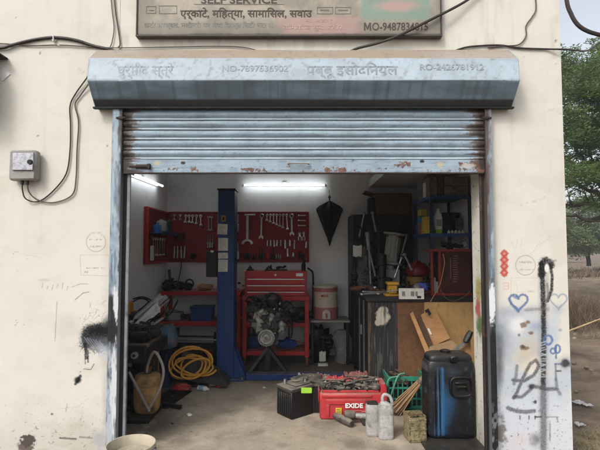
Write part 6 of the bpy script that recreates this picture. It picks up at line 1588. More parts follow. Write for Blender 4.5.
# white switch board on the bench edge
p, q = W(399, 299.3, 1.17), W(424, 288.3, 1.17)
sbd = thing('switch_board', 'white electric switch board fixed to the front edge of the bench', 'switch board', ((p.x + q.x) / 2, 1.19, p.z))
b = MB(); b.box(p.x, q.x, 1.165, 1.188, p.z, q.z, .004); b.build('face_plate', M('white_switch_plastic', (0.66, 0.64, 0.58), rough=.4, dirt=(.3, .25, .18), dirt_amt=.25), sbd)
for px, w_ in ((403.5, 1.6), (412.5, 1.8), (416.5, 1.2)):
    c0 = W(px, 293.8, 1.165); ww = w_ / S(1.165)
    b = MB(); b.box(c0.x - ww, c0.x + ww, 1.1625, 1.1648, c0.z - .026, c0.z + .026, .0008); sk = b.build('socket', m_greyp, sbd)
    b = MB()
    for dx, dz in ((-.008, -.006), (.008, -.006), (0, .01)): b.cyl((c0.x + dx, 1.1624, c0.z + dz), (c0.x + dx, 1.1616, c0.z + dz), .0035, n=8)
    b.build('pin_hole', m_black, sk)
c0 = W(419, 297, 1.165); b = MB(); b.box(c0.x - .022, c0.x + .022, 1.158, 1.1648, c0.z - .012, c0.z + .012, .002); b.build('switch', m_dk, sbd)

# red framed machine standing on the bench right of the clutter
mY = 1.34
p, q = W(431, 289.5, mY), W(470.5, 249, mY)
mach = thing('parts_cabinet', 'red framed dark panel cabinet with faded lettering standing on the bench', 'cabinet', ((p.x + q.x) / 2, mY + .1, bz))
m_oldred = M('grimy_red_frame', (0.17, 0.022, 0.018), rough=.5, dirt=(.04, .02, .015), dirt_amt=.35, dirt_scale=8)
pm = W(441, 270, mY).x
m_panel2 = M('dark_maroon_panel', (0.045, 0.016, 0.013), rough=.4, var=.3, dirt=(.10, .02, .015), dirt_amt=.3, dirt_scale=4)
zt_m = q.z
b = MB(); b.box(pm + .0, q.x, mY - .006, mY + .24, bz + .032, zt_m - .03, .004); b.build('panel', m_panel2, mach)
b = MB()
b.box(p.x, q.x + .01, mY - .012, mY + .25, zt_m - .0295, zt_m, .004); b.box(p.x, q.x + .01, mY - .012, mY + .25, bz + .001, bz + .031, .004)
b.box(p.x, p.x + .028, mY - .012, mY + .02, bz + .0315, zt_m - .03, .004); b.box(pm - .03, pm - .001, mY - .012, mY + .02, bz + .0315, zt_m - .03, .004)
b.build('frame', m_oldred, mach)
b = MB(); b.box(p.x + .03, pm - .032, mY + .10, mY + .12, bz + .032, zt_m - .03); b.build('back_plate', m_black, mach)
m_dim = M('dim_print', (0.20, 0.13, 0.11), dirt_amt=.3, bump=0)
b = MB()
for i in range(12):
    z0_ = W(455, 256 + 2.3 * i, mY - .007); l = rnd.uniform(.03, .065); b.box(z0_.x - .02, z0_.x - .02 + l, mY - .0075, mY - .0065, z0_.z - .0035, z0_.z + .0035, .0001)
z0_ = W(450.5, 262, mY - .007); b.box(z0_.x - .003, z0_.x + .003, mY - .0075, mY - .0065, z0_.z - .18, z0_.z + .04, .0001)
b.build('lettering', m_dim, mach)
p = W(437, 286, mY); b = MB(); b.lathe([(.028, 0), (.03, .07), (.02, .09), (.022, .12)], (W(436.5, 286, mY + .06).x, mY + .06, bz + .0315), 12); b.box(p.x - .03, p.x - .005, mY + .02, mY + .05, bz + .0315, bz + .2, .004); tag(b.build('glue_bottle', m_greyp), 'pale bottle standing inside the red frame left of the panel', 'bottle', GBn)
b = MB(); b.tube(smooth_path([W(443, 254, mY - .02), W(444.5, 262, mY - .02), W(443, 272, mY - .025), W(441, 281, mY - .02), W(438, 289, mY - .06), W(432, 299, 1.16), W(430, 303, 1.16)]), .005, 6); tag(b.build('tan_string', m_wood), 'tan cord hanging down over the red framed cabinet', 'cord')
b = MB(); b.tube(smooth_path([W(441, 290, 1.17), W(445, 297, 1.165), W(449, 300, 1.165)]), .004, 6); b.tube(smooth_path([W(458, 300, 1.165), W(465, 296, 1.165), W(470, 291, 1.17)]), .004, 6); b.tube(smooth_path([W(449, 300, 1.165), W(454, 301, 1.165), W(458, 300, 1.165)]), .004, 6); tag(b.build('loose_wire', m_wire), 'thin brown wire drooping along the bench edge', 'wire')
p = W(452, 247, 1.62); b = clutter(MB(), (1.76, 1.56, W(450, 248.5, mY).z + .02), (.10, .05, .06), 8, 71); tag(b.build('parts_heap', m_darkmetal), 'dark fittings lying on top of the red framed cabinet', 'parts', GBn)

GK = 'greasy parts hung on the dark locker'
rk_ = random.Random(21)
def loop(px, py, rx, rz, Y, r, mat, name, label, cat, grp):
    c = W(px, py, Y); b = MB()
    b.tube([(c.x + rx * math.cos(t) * (1 + .12 * math.sin(3 * t)), Y + .01 * math.sin(2 * t), c.z + rz * math.sin(t)) for t in [i * 2 * math.pi / 26 for i in range(27)]], r, 6)
    b.cyl((c.x, Y - .01, c.z + rz), (c.x, kY - .002, c.z + rz), .005, n=6)
    return tag(b.build(name, mat), label, cat, grp)
for i, (px, py, rx, rz) in enumerate(((371, 232, .06, .16), (378, 240, .05, .22), (400, 238, .05, .15), (405, 228, .06, .12), (358, 232, .045, .12))):
    loop(px, py, rx, rz, kY - .06 - .012 * i, .010, m_black, 'fan_belt', ('black belt hanging highest on the locker left door', 'long narrow black belt hanging behind the strut', 'black belt hanging right of the pale motor housing', 'small black belt at the top right of the locker', 'black belt hanging on the plain left leaf of the locker')[i], 'belt', GK)
for i, (px, Y, h, mt, lab) in enumerate(((373, 2.45, .42, m_darkmetal, 'tall black shaft standing left of the strut'), (379, 2.5, .55, m_darkmetal, 'tallest black shaft leaning on the locker'), (398, 2.4, .36, m_darkmetal, 'dark pump body right of the pale motor housing'), (404, 2.35, .46, m_black, 'black pipe stub standing by the yellow tub'), (409, 2.5, .30, m_rust, 'rusty cylinder behind the yellow tub'), (354.5, 2.5, .30, m_darkmetal, 'dark casting at the far left corner of the bench'))):
    p = W(px, 280, Y); b = MB(); r_ = rk_.uniform(.03, .05)
    b.lathe([(r_ * 1.5, 0), (r_ * 1.5, h * .12), (r_, h * .16), (r_, h * .55), (r_ * 1.4, h * .57), (r_ * 1.4, h * .66), (r_ * .6, h * .7), (r_ * .5, h)], (p.x, Y, bz), 14); clutter(b, (p.x, Y - .05, bz + .02), (.05, .03, h * .5), 6, 200 + i)
    tag(b.build('machine_shaft', mt), lab, 'shaft', GBn)
for i, (px, py) in enumerate(((364, 292), (372, 291), (381, 291.5), (389, 293), (402, 290.5), (408, 292.5), (413, 294), (421, 292), (427, 294), (398, 294.5))):
    p = bt(px, py); b = clutter(MB(), (p.x, p.y, bz + .008), (.06, .05, .035), 7, 230 + i)
    tag(b.build('small_parts', (m_darkmetal, m_steel, m_rust, m_boxtan, m_dk)[i % 5]), '%s small pile of bolts and fittings from the left across the bench top' % ('first', 'second', 'third', 'fourth', 'fifth', 'sixth', 'seventh', 'eighth', 'ninth', 'tenth')[i], 'parts', 'bolt piles across the bench')
for i, (x, y, z, r) in enumerate(((1.62, 1.75, .11, .05), (1.75, 1.72, .11, .06), (1.90, 1.74, .11, .05), (1.70, 1.95, .11, .07), (1.86, 1.98, .11, .06))):
    b = clutter(MB(), (x, y, bz + z), (.07, .07, .16 + .05 * (i % 2)), 10, 260 + i)
    tag(b.build('spare_parts', (m_darkmetal, m_greyp, m_rust, m_darkmetal, m_boxtan)[i]), '%s heap of spares on the lowest deck of the blue rack' % ords[i], 'parts', 'spares on the lowest deck')

for i, (px, dy, w_, h, mt, lab) in enumerate(((427, .02, .035, .20, m_yellowb, 'thin yellow pack by the corner post of the middle shelf'), (432.5, .06, .02, .15, m_boxtan, 'tan pack just right of the corner post on the middle shelf'), (446, .20, .05, .22, m_dk, 'black pack between white bottle and dark bottles'), (460, .28, .045, .20, m_boxgrey, 'grey pack at the right end of the middle shelf'), (452, .40, .10, .28, m_darkcard, 'dark carton at the back of the middle shelf'))):
    p = shp(px, 1, dy); b = MB(); b.box(p.x - w_, p.x + w_, p.y, p.y + .10, p.z + .001, p.z + h, .003); b.box(p.x - w_ * .7, p.x + w_ * .7, p.y - .002, p.y - .0003, p.z + h * .3, p.z + h * .7, .0005); tag(b.build('shelf_pack', mt), lab, 'pack', GSh)
for i, (x, y, w_, h, mt, lab) in enumerate(((1.56, 1.70, .02, .22, m_boxtan, 'first upright pack from the front on top of the blue rack side'), (1.56, 1.86, .02, .20, m_white, 'second upright pack, pale, on top of the blue rack side'), (1.56, 2.02, .02, .22, m_boxgrey, 'third upright pack on top of the blue rack side'))):
    b = MB(); b.box(1.5285, 1.5345, y - .06, y + .06, shz[0] + .005, shz[0] + h * .95, .002); tag(b.build('flat_pack', mt), lab, 'pack', GSh)
for i, (px, py, Y, l, a, lab) in enumerate(((362, 225, 2.66, .16, 12, 'pale rod hanging highest on the locker'), (374, 222, 2.66, .13, -10, 'pale bracket hanging left of the cast motor housing'), (404, 246, 2.60, .15, 15, 'pale lever low on the right of the locker'), (372, 262, 2.30, .18, -14, 'bright pipe leaning among the shafts'), (398, 268, 2.25, .14, 20, 'bright bar leaning right of the motor housing'), (408, 262, 2.05, .10, -25, 'pale fitting in front of the yellow tub'))):
    c = W(px, py, Y); d = Vector((math.sin(R(a)), 0, math.cos(R(a)))) * l; b = MB(); b.tube([c - d, c - d * .2, c + d], [.016, .012, .014], 8); b.blob(c + d, (.026, .02, .022), i, .2, 2, 10, 7); b.blob(c - d, (.022, .018, .018), i + 3, .2, 2, 10, 7); b.cyl(c + d, (c.x + d.x, kY - .002, c.z + d.z), .004, n=6); tag(b.build('steel_lever', m_alu if i % 2 else m_steel), lab, 'lever', GK)
m_dustmetal = M('dusty_tool_metal', (0.07, 0.063, 0.056), rough=.65, metal=.3, var=.5, scale=14, dirt=(.22, .185, .15), dirt_amt=.45, dirt_scale=9, dust=.7)

# =================================================================== left: engine-hoist-like work table and machine
tY0, tY1, tZ = .72, 1.92, .70
tXl, tXr = -1.98, -1.47
tbl = thing('work_table', 'greasy dark steel work table with slatted top along the left wall', 'work table', (-1.7, 1.2, 0))
b = MB()
for i in range(9):
    y = tY0 + .02 + i * (tY1 - tY0 - .08) / 8; b.box(tXl, tXr - .01 * i, y, y + .085, tZ - .035, tZ, .006)
b.build('slatted_top', M('greasy_timber', (0.13, 0.10, 0.072), rough=.6, var=.4, dirt_amt=.4, dirt=(.02, .018, .016), dust=.25), tbl)
b = MB(); b.box(tXl, tXr + .0, tY0 - .03, tY0 + .015, tZ - .17, tZ - .002, .008); b.build('front_apron', m_darkmetal, tbl)
b = MB(); b.box(tXr - .045, tXr - .002, tY0 + .016, tY1, tZ - .15, tZ - .036, .004); b.build('side_rail', m_darkmetal, tbl)
for (x, y) in ((tXl, tY0), (tXr - .055, tY0 + .25), (tXl, tY1 - .05), (tXr - .10, tY1 - .05)):
    b = MB(); b.box(x, x + .05, y + .016, y + .06, .001, tZ - .151, .004); b.build('leg', m_darkmetal, tbl)
k = W(133.5, 372, tY0 - .04); b = MB(); b.cyl((k.x + .01, tY0 - .031, tZ - .09), (k.x + .01, tY0 - .06, tZ - .09), .032, n=16); wh = b.build('hub_cap', m_greyp, tbl)
b = MB(); b.cyl((k.x + .01, tY0 - .0605, tZ - .09), (k.x + .01, tY0 - .07, tZ - .09), .014, n=10); b.build('hub_nut', m_black, wh)
b = MB(); b.box(-1.74, -1.40, tY0 - .12, tY0 + .34, .002, .042, .004); b.build('foot_plate', m_darkmetal, tbl)
b = MB(); b.box(-1.475, -1.44, tY0 + .13, tY0 + .17, .0425, tZ - .171, .003); b.build('leg', m_darkmetal, tbl)
for i, (x, y, r, h, lab) in enumerate(((-1.82, 1.0, .10, .40, 'dark drum added to deepen the shade under the left work table'), (-1.75, 1.45, .12, .45, 'second dark drum farther in, added to deepen the shade under the left work table'))):
    b = MB(); b.lathe([(r * .95, .002), (r, .02), (r, h * .32), (r * 1.04, h * .34), (r, h * .36), (r, h * .66), (r * 1.04, h * .68), (r, h * .7), (r, h), (r * .4, h + .01)], (x, y, 0), 18); tag(b.build('shade_filler_drum', m_black), lab, 'drum')  # made-up drums, added to darken the space under the table
b = clutter(MB(), (-1.62, 1.15, .03), (.10, .35, .22), 22, 301); tag(b.build('shade_filler_scrap', m_darkmetal), 'dark scrap added to deepen the shade under the middle of the left work table', 'scrap')  # made-up scrap, also added to darken the space below the table
b = MB(); b.box(-1.50, -1.46, tY0 + .30, tY0 + .34, .043, tZ - .151, .003); b.tube([(-1.48, tY0 + .32, .10), (-1.56, tY1 - .08, tZ - .2)], .014, 6); tag(b.build('side_brace', m_darkmetal, tbl), None, None)
# gear carried on it
GL = 'gear on the left work table'
d0 = W(169, 336.5, 1.55); b = MB(); b.cyl((d0.x - .26, 1.6, d0.z), (d0.x - .02, 1.55, d0.z), .125, n=24); dr = thing('electric_motor', 'stubby motor drum with a worn blue and rust end on the left work table', 'motor', (d0.x - .1, 1.58, tZ), GL)
b.build('housing', m_darkmetal, dr)
m_wornblue = M('worn_light_blue', (0.06, 0.13, 0.18), rough=.5, var=.2, dirt=(0.26, 0.11, 0.06), dirt_amt=.55, dirt_scale=9, bump=.15)
b = MB(); b.lathe([(.13, -.07), (.135, 0), (.13, .055), (.10, .075), (.03, .08)], (0, 0, 0), 28); b2 = MB(); b2.m = Matrix.Translation((d0.x + .0, 1.545, d0.z)) @ Matrix.Rotation(R(78), 4, 'Y') @ Matrix.Rotation(0, 4, 'Z'); b2.add(b.v, b.f); b2.build('end_drum', m_wornblue, dr)
b = MB(); b.box(d0.x - .22, d0.x - .06, 1.5, 1.68, tZ + .001, d0.z - .1, .01); b.build('foot', m_darkmetal, dr)
def bent(px, Y, th, mat, lab, wave):
    (x0_, y0_), (x1_, y1_), (x2_, y2_), (x3_, y3_) = px
    A, B, C_, D = (W(x0_, y0_, Y), W(x1_, y1_, Y + .25), W(x2_, y2_, Y + .25), W(x3_, y3_, Y))
    b = MB(); b.sheet(lambda u, v: (A.lerp(B, u)).lerp(D.lerp(C_, u), v) + Vector((0, -wave * math.sin(v * 7), wave * math.sin(v * 9 + u * 2) + .012 * MN.noise((u * 4, v * 4, Y)))), 16, 14, th)
    return tag(b.build('bent_sheet', mat), lab, 'metal sheet', 'bent sheets on the left table')
m_grsheet = M('grey_body_panel', (0.30, 0.30, 0.305), rough=.42, metal=.25, var=.25, scale=6, dirt=(.05, .05, .05), dirt_amt=.35, dirt_scale=6, bump=.08)
bent([(128, 322), (160, 294), (168, 297), (136, 325)], 1.15, .004, m_grsheet, 'uppermost long grey sheet slanting over the left table', .012)
bent([(132, 326), (158, 302), (160.5, 311), (141, 325)], 1.05, .004, M('pale_body_panel', (0.50, 0.50, 0.50), rough=.4, dirt_amt=.3, dirt_scale=6), 'pale folded sheet in front of the longer grey one', .010)
bent([(128, 318), (150, 302), (154, 305), (130, 323)], 1.3, .004, m_darkmetal, 'dark sheet behind the grey sheets on the left table', .012)
bent([(131, 338), (154, 324), (161, 328), (138, 342)], .98, .004, m_grsheet, 'lowest grey sheet lying flat toward the motor drum', .008)
for i, (p0_, p1_, Y) in enumerate((((129, 331), (158, 312), 1.0), ((134, 336), (163, 318), 1.02), ((130, 341), (152, 331), .86), ((139, 322), (170, 300), 1.35))):
    a_, c_6 = W(*p0_, Y), W(*p1_, Y + .3); b = MB(); b.tube([a_, a_.lerp(c_6, .5) + Vector((0, 0, -.006)), c_6], .014, 8); tag(b.build('metal_pipe', m_alu if i % 2 else m_steel), ('highest pale pipe among the bent sheets', 'second pale pipe among the bent sheets', 'short pipe at the front edge of the left table', 'rear pipe slanting over the grey sheets')[i], 'pipe', 'pipes among the bent sheets')
p = W(145, 333, 1.1)
for i, (px, py, Y, r, n, lab) in enumerate(((142, 334, 1.0, (.13, .10, .12), 14, 'black machine parts heaped under the grey sheets'), (136, 330, 1.25, (.14, .12, .16), 14, 'dark castings heaped at the wall side of the left table'), (160, 324, 1.85, (.10, .06, .12), 10, 'dark parts behind the blue motor drum'))):
    q = W(px, py, Y); b = clutter(MB(), (max(q.x, -1.86), Y, tZ + .04), r, n, 80 + i); tag(b.build('machine_parts', m_darkmetal), lab, 'parts', GL)
b = MB(); q = W(139, 337, .85); b.cyl((q.x - .07, .86, q.z - .0), (q.x + .09, .84, q.z), .055, n=18); b.cyl((q.x + .0905, .84, q.z), (q.x + .12, .84, q.z), .035, n=14); b.box(q.x - .06, q.x + .06, .80, .92, tZ + .001, q.z - .03, .006); tag(b.build('gear_pump', m_darkmetal), 'dark round pump at the front end of the left table', 'pump', GL)
q = W(125, 310, 1.2); b = MB(); b.box(max(q.x - .05, LX + .05), q.x + .05, 1.2, 1.32, q.z - .10, q.z + .08, .01); b.box(q.x - .04, q.x + .05, 1.19, 1.199, q.z - .02, q.z + .02, .002); b.box(max(q.x - .04, LX + .06), q.x + .03, 1.2, 1.3, tZ + .001, q.z - .1005); tag(b.build('orange_box', M('orange_plastic', (0.45, 0.17, 0.02), dirt_amt=.3)), 'orange plastic box at the wall end of the left table', 'box', GL)
for i, pts in enumerate(([(129, 305), (138, 299), (147, 300), (150, 308), (145, 316)], [(133, 299), (143, 297), (152, 302), (147, 312)], [(172, 296), (167, 307), (160, 316), (150, 322)], [(178, 300), (171, 313), (162, 321)])):
    b = MB(); b.tube(smooth_path([W(x, y, 1.5 + .05 * (k % 2)) for k, (x, y) in enumerate(pts)]), .009, 6); tag(b.build('control_cable', m_black), ('black lead looping leftmost over the grey sheets', 'black lead looping second over the grey sheets', 'black lead slanting from the rack top to the left table', 'outer black lead slanting down by the rack')[i], 'cable', 'black leads on the left table')
# broom-like timber batten beside the table
b = MB(); p, q = W(158.5, 350, 1.2), W(159.5, 385, 1.1); b.box(p.x - .018, p.x + .018, 1.14, 1.17, .002, p.z + .12, .003); tag(b.build('timber_stake', m_wood), 'orange brown timber stake standing against the left table', 'stake')
b = MB(); b.cyl((W(166, 345, 1.75).x, 1.75, .001), (W(166, 345, 1.75).x, 1.75, tZ - .0), .06, n=14); tag(b.build('blue_pipe', M('dark_navy_pipe', (0.015, 0.025, 0.06), dirt_amt=.3)), 'thick dark navy pipe standing under the motor drum', 'pipe')
# tan tank
tc_ = W(147, 410, .80); th0 = .045
tk_ = thing('tan_canister', 'grimy tan plastic canister standing under the front of the left table', 'canister', (tc_.x, .80, th0))
hw = 12.6 / S(.78); H = W(147, 374, .78).z - th0
m_tan = M('grimy_tan_plastic', (0.36, 0.215, 0.085), rough=.6, var=.3, scale=6, dirt=(.08, .04, .02), dirt_amt=.6, dirt_scale=8, dust=.2, bump=.12)
def rr(w, d, z, cx, cy, n=28, e=3.2):
    return [(cx + w * math.copysign(abs(math.cos(a)) ** (2 / e), math.cos(a)), cy + d * math.copysign(abs(math.sin(a)) ** (2 / e), math.sin(a)), z) for a in [2 * math.pi * k / n for k in range(n)]]
b = MB(); b.loft([rr(hw * s_, .10 * s_, th0 + H * t, tc_.x, .80) for t, s_ in ((0, .72), (.03, .84), (.12, .93), (.35, 1.0), (.62, 1.0), (.70, .97), (.71, 1.03), (.76, 1.03), (.77, .97), (.88, .96), (.97, .90), (1.0, .76))]); b.build('tank', m_tan, tk_)
b = MB(); b.lathe([(.035, H), (.035, H + .04), (.042, H + .042), (.042, H + .065), (.02, H + .07)], (tc_.x - .0, .80, th0), 14); b.build('neck', m_darkcard, tk_)
b = MB(); b.tube(smooth_path([W(147, 373, .78), W(148, 364, .74), W(154, 352, .66), W(160, 359, .64), W(163.5, 372, .62), W(160, 388, .62), W(153, 401, .62), W(148, 411, .62)]), .013, 8); tag(b.build('hose', M('pale_hose', (0.30, 0.26, 0.22), dirt_amt=.35)), 'pale rubber hose looping from the canister neck to the floor', 'hose')
b = MB(); p, q = W(129, 372, .62), W(149.5, 411.5, .60); b.tube([(max(p.x, -1.6), p.y, p.z), q], .012, 8); tag(b.build('prop_bar', m_greyp), 'thin grey bar slanting across the tan canister', 'bar')
# hose coil
hc = W(193, 364, 1.72)
b = MB()
pts = []
rr_ = random.Random(5)
NL = 6
for i in range(NL * 20):
    a = i / 20 * 2 * math.pi; L = i // 20
    R1 = .195 + .06 * math.sin(a * .37 + 1) + .025 * math.sin(a * .83); R2 = .135 + .045 * math.sin(a * .29 + 2)
    cx = hc.x + .06 * math.sin(a * .21); cz_ = hc.z + .035 * math.sin(a * .33 + 1)
    pts.append((cx + R1 * math.cos(a), 1.72 - .06 + .05 * math.sin(a * 1.0) * 0 + .018 * (L - NL / 2) + .03 * math.sin(a * .5), cz_ + R2 * math.sin(a) + .05 * math.cos(a) * math.sin(a * .11)))
zmin = min(p[2] for p in pts)
pts = [(x, y, z + max(0, .03 - zmin)) for x, y, z in pts]
b.tube(pts, .0125, 8); tag(b.build('hose_coil', M('yellow_hose', (0.52, 0.25, 0.04), rough=.45, dirt_amt=.25, dirt=(.15, .08, .03), bump=.0)), 'coiled yellow orange air hose leaning upright by the lift column', 'hose')
# black mudguard / plastic cover behind it
a_, c_4 = W(186, 372, 1.9), W(222, 386, 1.75)
b = MB(); b.sheet(lambda u, v: (a_.x - .05 + (c_4.x - a_.x + .12) * u, 1.98 - .30 * v - .05 * u, .015 + (.34 - .30 * u ** 1.6) * math.cos(v * 1.45) ** .7 + .012 * MN.noise((u * 4, v * 4, 0))), 18, 12, .006); tag(b.build('mudguard', M('black_moulding', (0.013, 0.013, 0.014), rough=.45, dirt=(.06, .05, .045), dirt_amt=.3, dust=.2)), 'black moulded mudguard lying beneath the yellow hose coil', 'mudguard')
b = MB(); b.box(W(165, 370, 1.95).x, W(200, 370, 1.95).x, 1.95, 2.35, .002, .32, .01); b.box(W(168, 370, 1.95).x, W(196, 370, 1.95).x, 1.94, 1.9495, .05, .27, .004); tag(b.build('black_bin', m_black), 'black tool bin on the floor behind the yellow hose', 'bin')
# floor litter on the left
def crumple(px, py, w, h, mat, name, lab, cat, seed, grp=None, z=0):
    g = G(px, py, z); b = MB(); b.blob((g.x, g.y + .03, z + h * .42), (w, w * .7, h * .5), seed, .45, 3.2, 18, 12); b.v = [Vector((v.x, v.y, max(v.z, z + .001))) for v in b.v]
    return tag(b.build(name, mat), lab, cat, grp)
GLt = 'litter at the foot of the lift column'
crumple(181, 391, .10, .08, m_red, 'red_packet', 'crumpled red packet on the floor under the yellow hose', 'packet', 3, GLt)
crumple(196, 387, .07, .12, m_black, 'black_bag', 'small black bag between red packet and white bottle', 'bag', 4, GLt)
g = G(205, 391); b = MB(); b.m = Matrix.Translation((g.x - .02, g.y, .029)) @ Euler((R(90), 0, R(65))).to_matrix().to_4x4(); b.lathe([(.026, -.07), (.028, -.06), (.028, .04), (.013, .06), (.013, .075)], (0, 0, 0), 16); pb = b.build('plastic_bottle', m_white); tag(pb, 'small white bottle with a pale blue wrap lying by the mudguard', 'bottle', GLt)
b = MB(); b.m = Matrix.Translation((g.x - .02, g.y, .029)) @ Euler((R(90), 0, R(65))).to_matrix().to_4x4(); b.lathe([(.0285, -.045), (.0288, .015)], (0, 0, 0), 16); bw = b.build('wrap', M('pale_cyan_wrap', (0.22, 0.36, 0.40), dirt_amt=.2)); bw.parent = pb; bw.location = bw.location - pb.location
crumple(213, 386, .07, .07, m_white, 'plastic_wrapper', 'crumpled white wrapper touching the mudguard edge', 'wrapper', 6, GLt)
crumple(219, 388, .05, .04, m_red, 'wrapper', 'tiny red and white wrapper nearest the column foot', 'wrapper', 7, GLt)
crumple(203, 383, .06, .10, m_greyp, 'grey_rag', 'grey rag propped on the mudguard', 'rag', 8, GLt)
for i, (px, py, s_) in enumerate(((189.5, 415.5, .028), (181.5, 398, .02), (171, 397, .03), (264, 388, .02), (172, 424, .015))):
    g = G(px, py); b = MB(); b.blob((g.x, g.y, s_ * .3), (s_, s_ * .8, s_ * .5), i + 2, .5, 3, 10, 7); tag(b.build('floor_scrap', m_white if i in (0, 3) else m_darkmetal), ('white scrap alone on the floor inside the doorway', 'dark crumb nearest the black mat', 'dark lump beside the left table foot', 'pale crumb in front of the floor beam', 'tiny dark crumb near the bucket')[i], 'scrap', 'scraps on the concrete floor')
g = G(165, 405); b = MB(); b.m = Matrix.Translation((g.x, g.y + .2, .004)) @ Matrix.Rotation(R(-12), 4, 'Z'); b.box(-.16, .12, -.30, .28, -.003, .006, .002); tag(b.build('rubber_mat', m_black), 'black rubber mat on the floor beside the left table', 'mat')
a_, c_5 = G(160, 406), G(181, 409.5); b = MB(); b.tube([a_ + Vector((0, 0, .025)), c_5 + Vector((0, 0, .025))], .024, 4); tag(b.build('angle_iron', m_darkmetal), 'short dark angle iron lying across the black mat', 'angle iron')

# =================================================================== floor goods at the door
# black car battery
def frame_at(px, py):
    g = G(px, py); return g, 1 / S(g.y)
g, u = frame_at(293, 421)
bat = thing('car_battery', 'dusty black ribbed car battery with pale dusty lid on the floor', 'battery', (g.x, g.y, 0))
m_bat = M('battery_black', (0.011, 0.011, 0.0115), rough=.5, grime=.5, dirt=(.13, .11, .09), dirt_amt=.30, dirt_scale=6, dust=.55, bump=.05)
bw_, bd, bh_ = 21 * u, .24, 30 * u
MBt = Matrix.Translation((g.x + .015, g.y + .19, 0)) @ Matrix.Rotation(R(-50), 4, 'Z')
bw_ = .23; bd = .27
b = MB(); b.at(MBt).box(-bw_ / 2, bw_ / 2, -bd / 2, bd / 2, .002, bh_ - .035, .006)
for i in range(7): x = -bw_ / 2 + .02 + i * (bw_ - .04) / 6; b.box(x - .008, x + .008, -bd / 2 - .008, -bd / 2 - .0005, .02, bh_ - .06, .002)
for i in range(8): y = -bd / 2 + .02 + i * (bd - .04) / 7; b.box(-bw_ / 2 - .008, -bw_ / 2 - .0005, y - .008, y + .008, .02, bh_ - .06, .002)
b.build('case', m_bat, bat)
b = MB(); b.at(MBt).box(-bw_ / 2 - .01, bw_ / 2 + .01, -bd / 2 - .01, bd / 2 + .01, bh_ - .0345, bh_, .008); b.box(-bw_ / 2 + .02, bw_ / 2 - .02, -bd / 2 + .07, bd / 2 - .02, bh_ + .0005, bh_ + .014, .004); b.build('lid', M('battery_lid', (0.05, 0.048, 0.045), dirt=(.22, .19, .15), dirt_amt=.4, dust=.8), bat)
for x, y in ((-.07, -.07), (.05, .09)):
    b = MB(); b.at(MBt).cyl((x, y, bh_ + .001), (x, y, bh_ + .045), .018, .015, 12); b.build('terminal', m_steel, bat)
b = MB(); b.at(MBt); b.lathe([(.05, bh_ + .015), (.055, bh_ + .03), (.045, bh_ + .05), (.03, bh_ + .055)], (-.03, .09, 0), 14); b.build('filler_cap', m_dk, bat)
# dark crate behind the battery, with junk
g2, u2 = frame_at(318, 414)
b = MB(); gx = g2.x - .02; b.box(gx - .14, gx + .08, g2.y + .02, g2.y + .45, .002, 27 * u2, .008)
for i in range(5): b.box(gx + -.12 + .045 * i, gx - .10 + .045 * i, g2.y + .012, g2.y + .0195, .02, 24 * u2, .002)
tag(b.build('second_battery', m_bat), 'dark dusty battery squeezed between the ribbed battery and the red toolbox', 'battery')
p = W(303, 388, g2.y); b = MB(); b.m = Matrix.Translation((W(306.5, 389, .60).x, .60, W(306, 393.3, .60).z)) @ Euler((R(-12), R(3), R(8))).to_matrix().to_4x4(); b.box(-.05, .05, -.012, .012, .0, .05, .004); tag(b.build('green_packet', m_green), 'bright lime packet on top of the batteries', 'packet')
crumple(301, 384, .11, .07, m_dustmetal, 'dusty_part', 'dusty grey metal part lying on the batteries behind the lime packet', 'part', 12, None, 27 * u2 + .004)

# red toolbox
g, u = frame_at(351, 420)
tY = g.y
bx = thing('toolbox', 'large battered red plastic toolbox with white lettering at the doorway', 'toolbox', (g.x, tY, 0))
m_redp = M('red_plastic_box', (0.42, 0.032, 0.036), rough=.5, var=.15, dirt=(.15, .07, .055), dirt_amt=.45, dirt_scale=7, dust=.75, bump=.04)
X0, X1 = W(320, 410, tY).x, W(382.5, 410, tY).x; TH = W(350, 393.5, tY).z
b = MB(); b.box(X0, X1, tY, tY + .30, .002, TH, .014); b.build('body', m_redp, bx)
b = MB(); b.box(X0 + .02, X1 - .10, tY - .010, tY - .0005, TH - .035, TH - .012, .003); b.box(X0 + .06, X1 - .16, tY - .012, tY - .0005, TH - .10, TH - .055, .004); b.box(X0 + .06, X0 + .09, tY - .012, tY - .0005, .03, TH - .101, .004); b.build('front_ribs', m_redp, bx)
b = MB(); b.box(X1 - .20, X1 - .01, tY - .014, tY - .0005, .01, TH - .16, .004); b.build('lower_panel', m_redp, bx)
b = MB(); b.loft([rr(.045 * s_, .11, z, X1 + .02, tY + .14, 16, 4) for z, s_ in ((.06, .8), (.10, 1), (TH - .02, 1), (TH + .045, .9), (TH + .075, .5))]); b.build('side_handle', m_redp, bx)
b = MB(); b.box(X0 - .012, X0 - .0005, tY + .05, tY + .25, TH - .10, TH + .02, .004); b.build('side_handle', m_redp, bx)
text('lettering', 'EXIDE', W(354, 406, tY).x, W(354, 405.2, tY).z, 17.3 / S(tY), 4.5 / S(tY), tY - .0135, M('white_print', (0.75, 0.73, 0.70), dirt_amt=.1, bump=0), bx, .035)
b = MB(); q = W(354.5, 410.3, tY); b.box(q.x - .07, q.x + .07, tY - .013, tY - .0122, q.z - .002, q.z + .002, .0002); b.build('small_print', m_paleink, bx)
p, q = W(335.5, 417.5, tY), W(341.6, 407.3, tY); b = MB(); b.box(p.x, q.x, tY - .0145, tY - .0125, p.z, q.z, .0004); yl = b.build('sticker', M('yellow_sticker', (0.55, 0.38, 0.03), dirt_amt=.25), bx)
b = MB()
for i in range(4): z = p.z + (q.z - p.z) * (.2 + .2 * i); b.box(p.x + .008, q.x - .008 - .01 * (i % 2), tY - .0152, tY - .0146, z - .003, z + .003, .0001)
b.build('printed_lines', m_ink, yl)
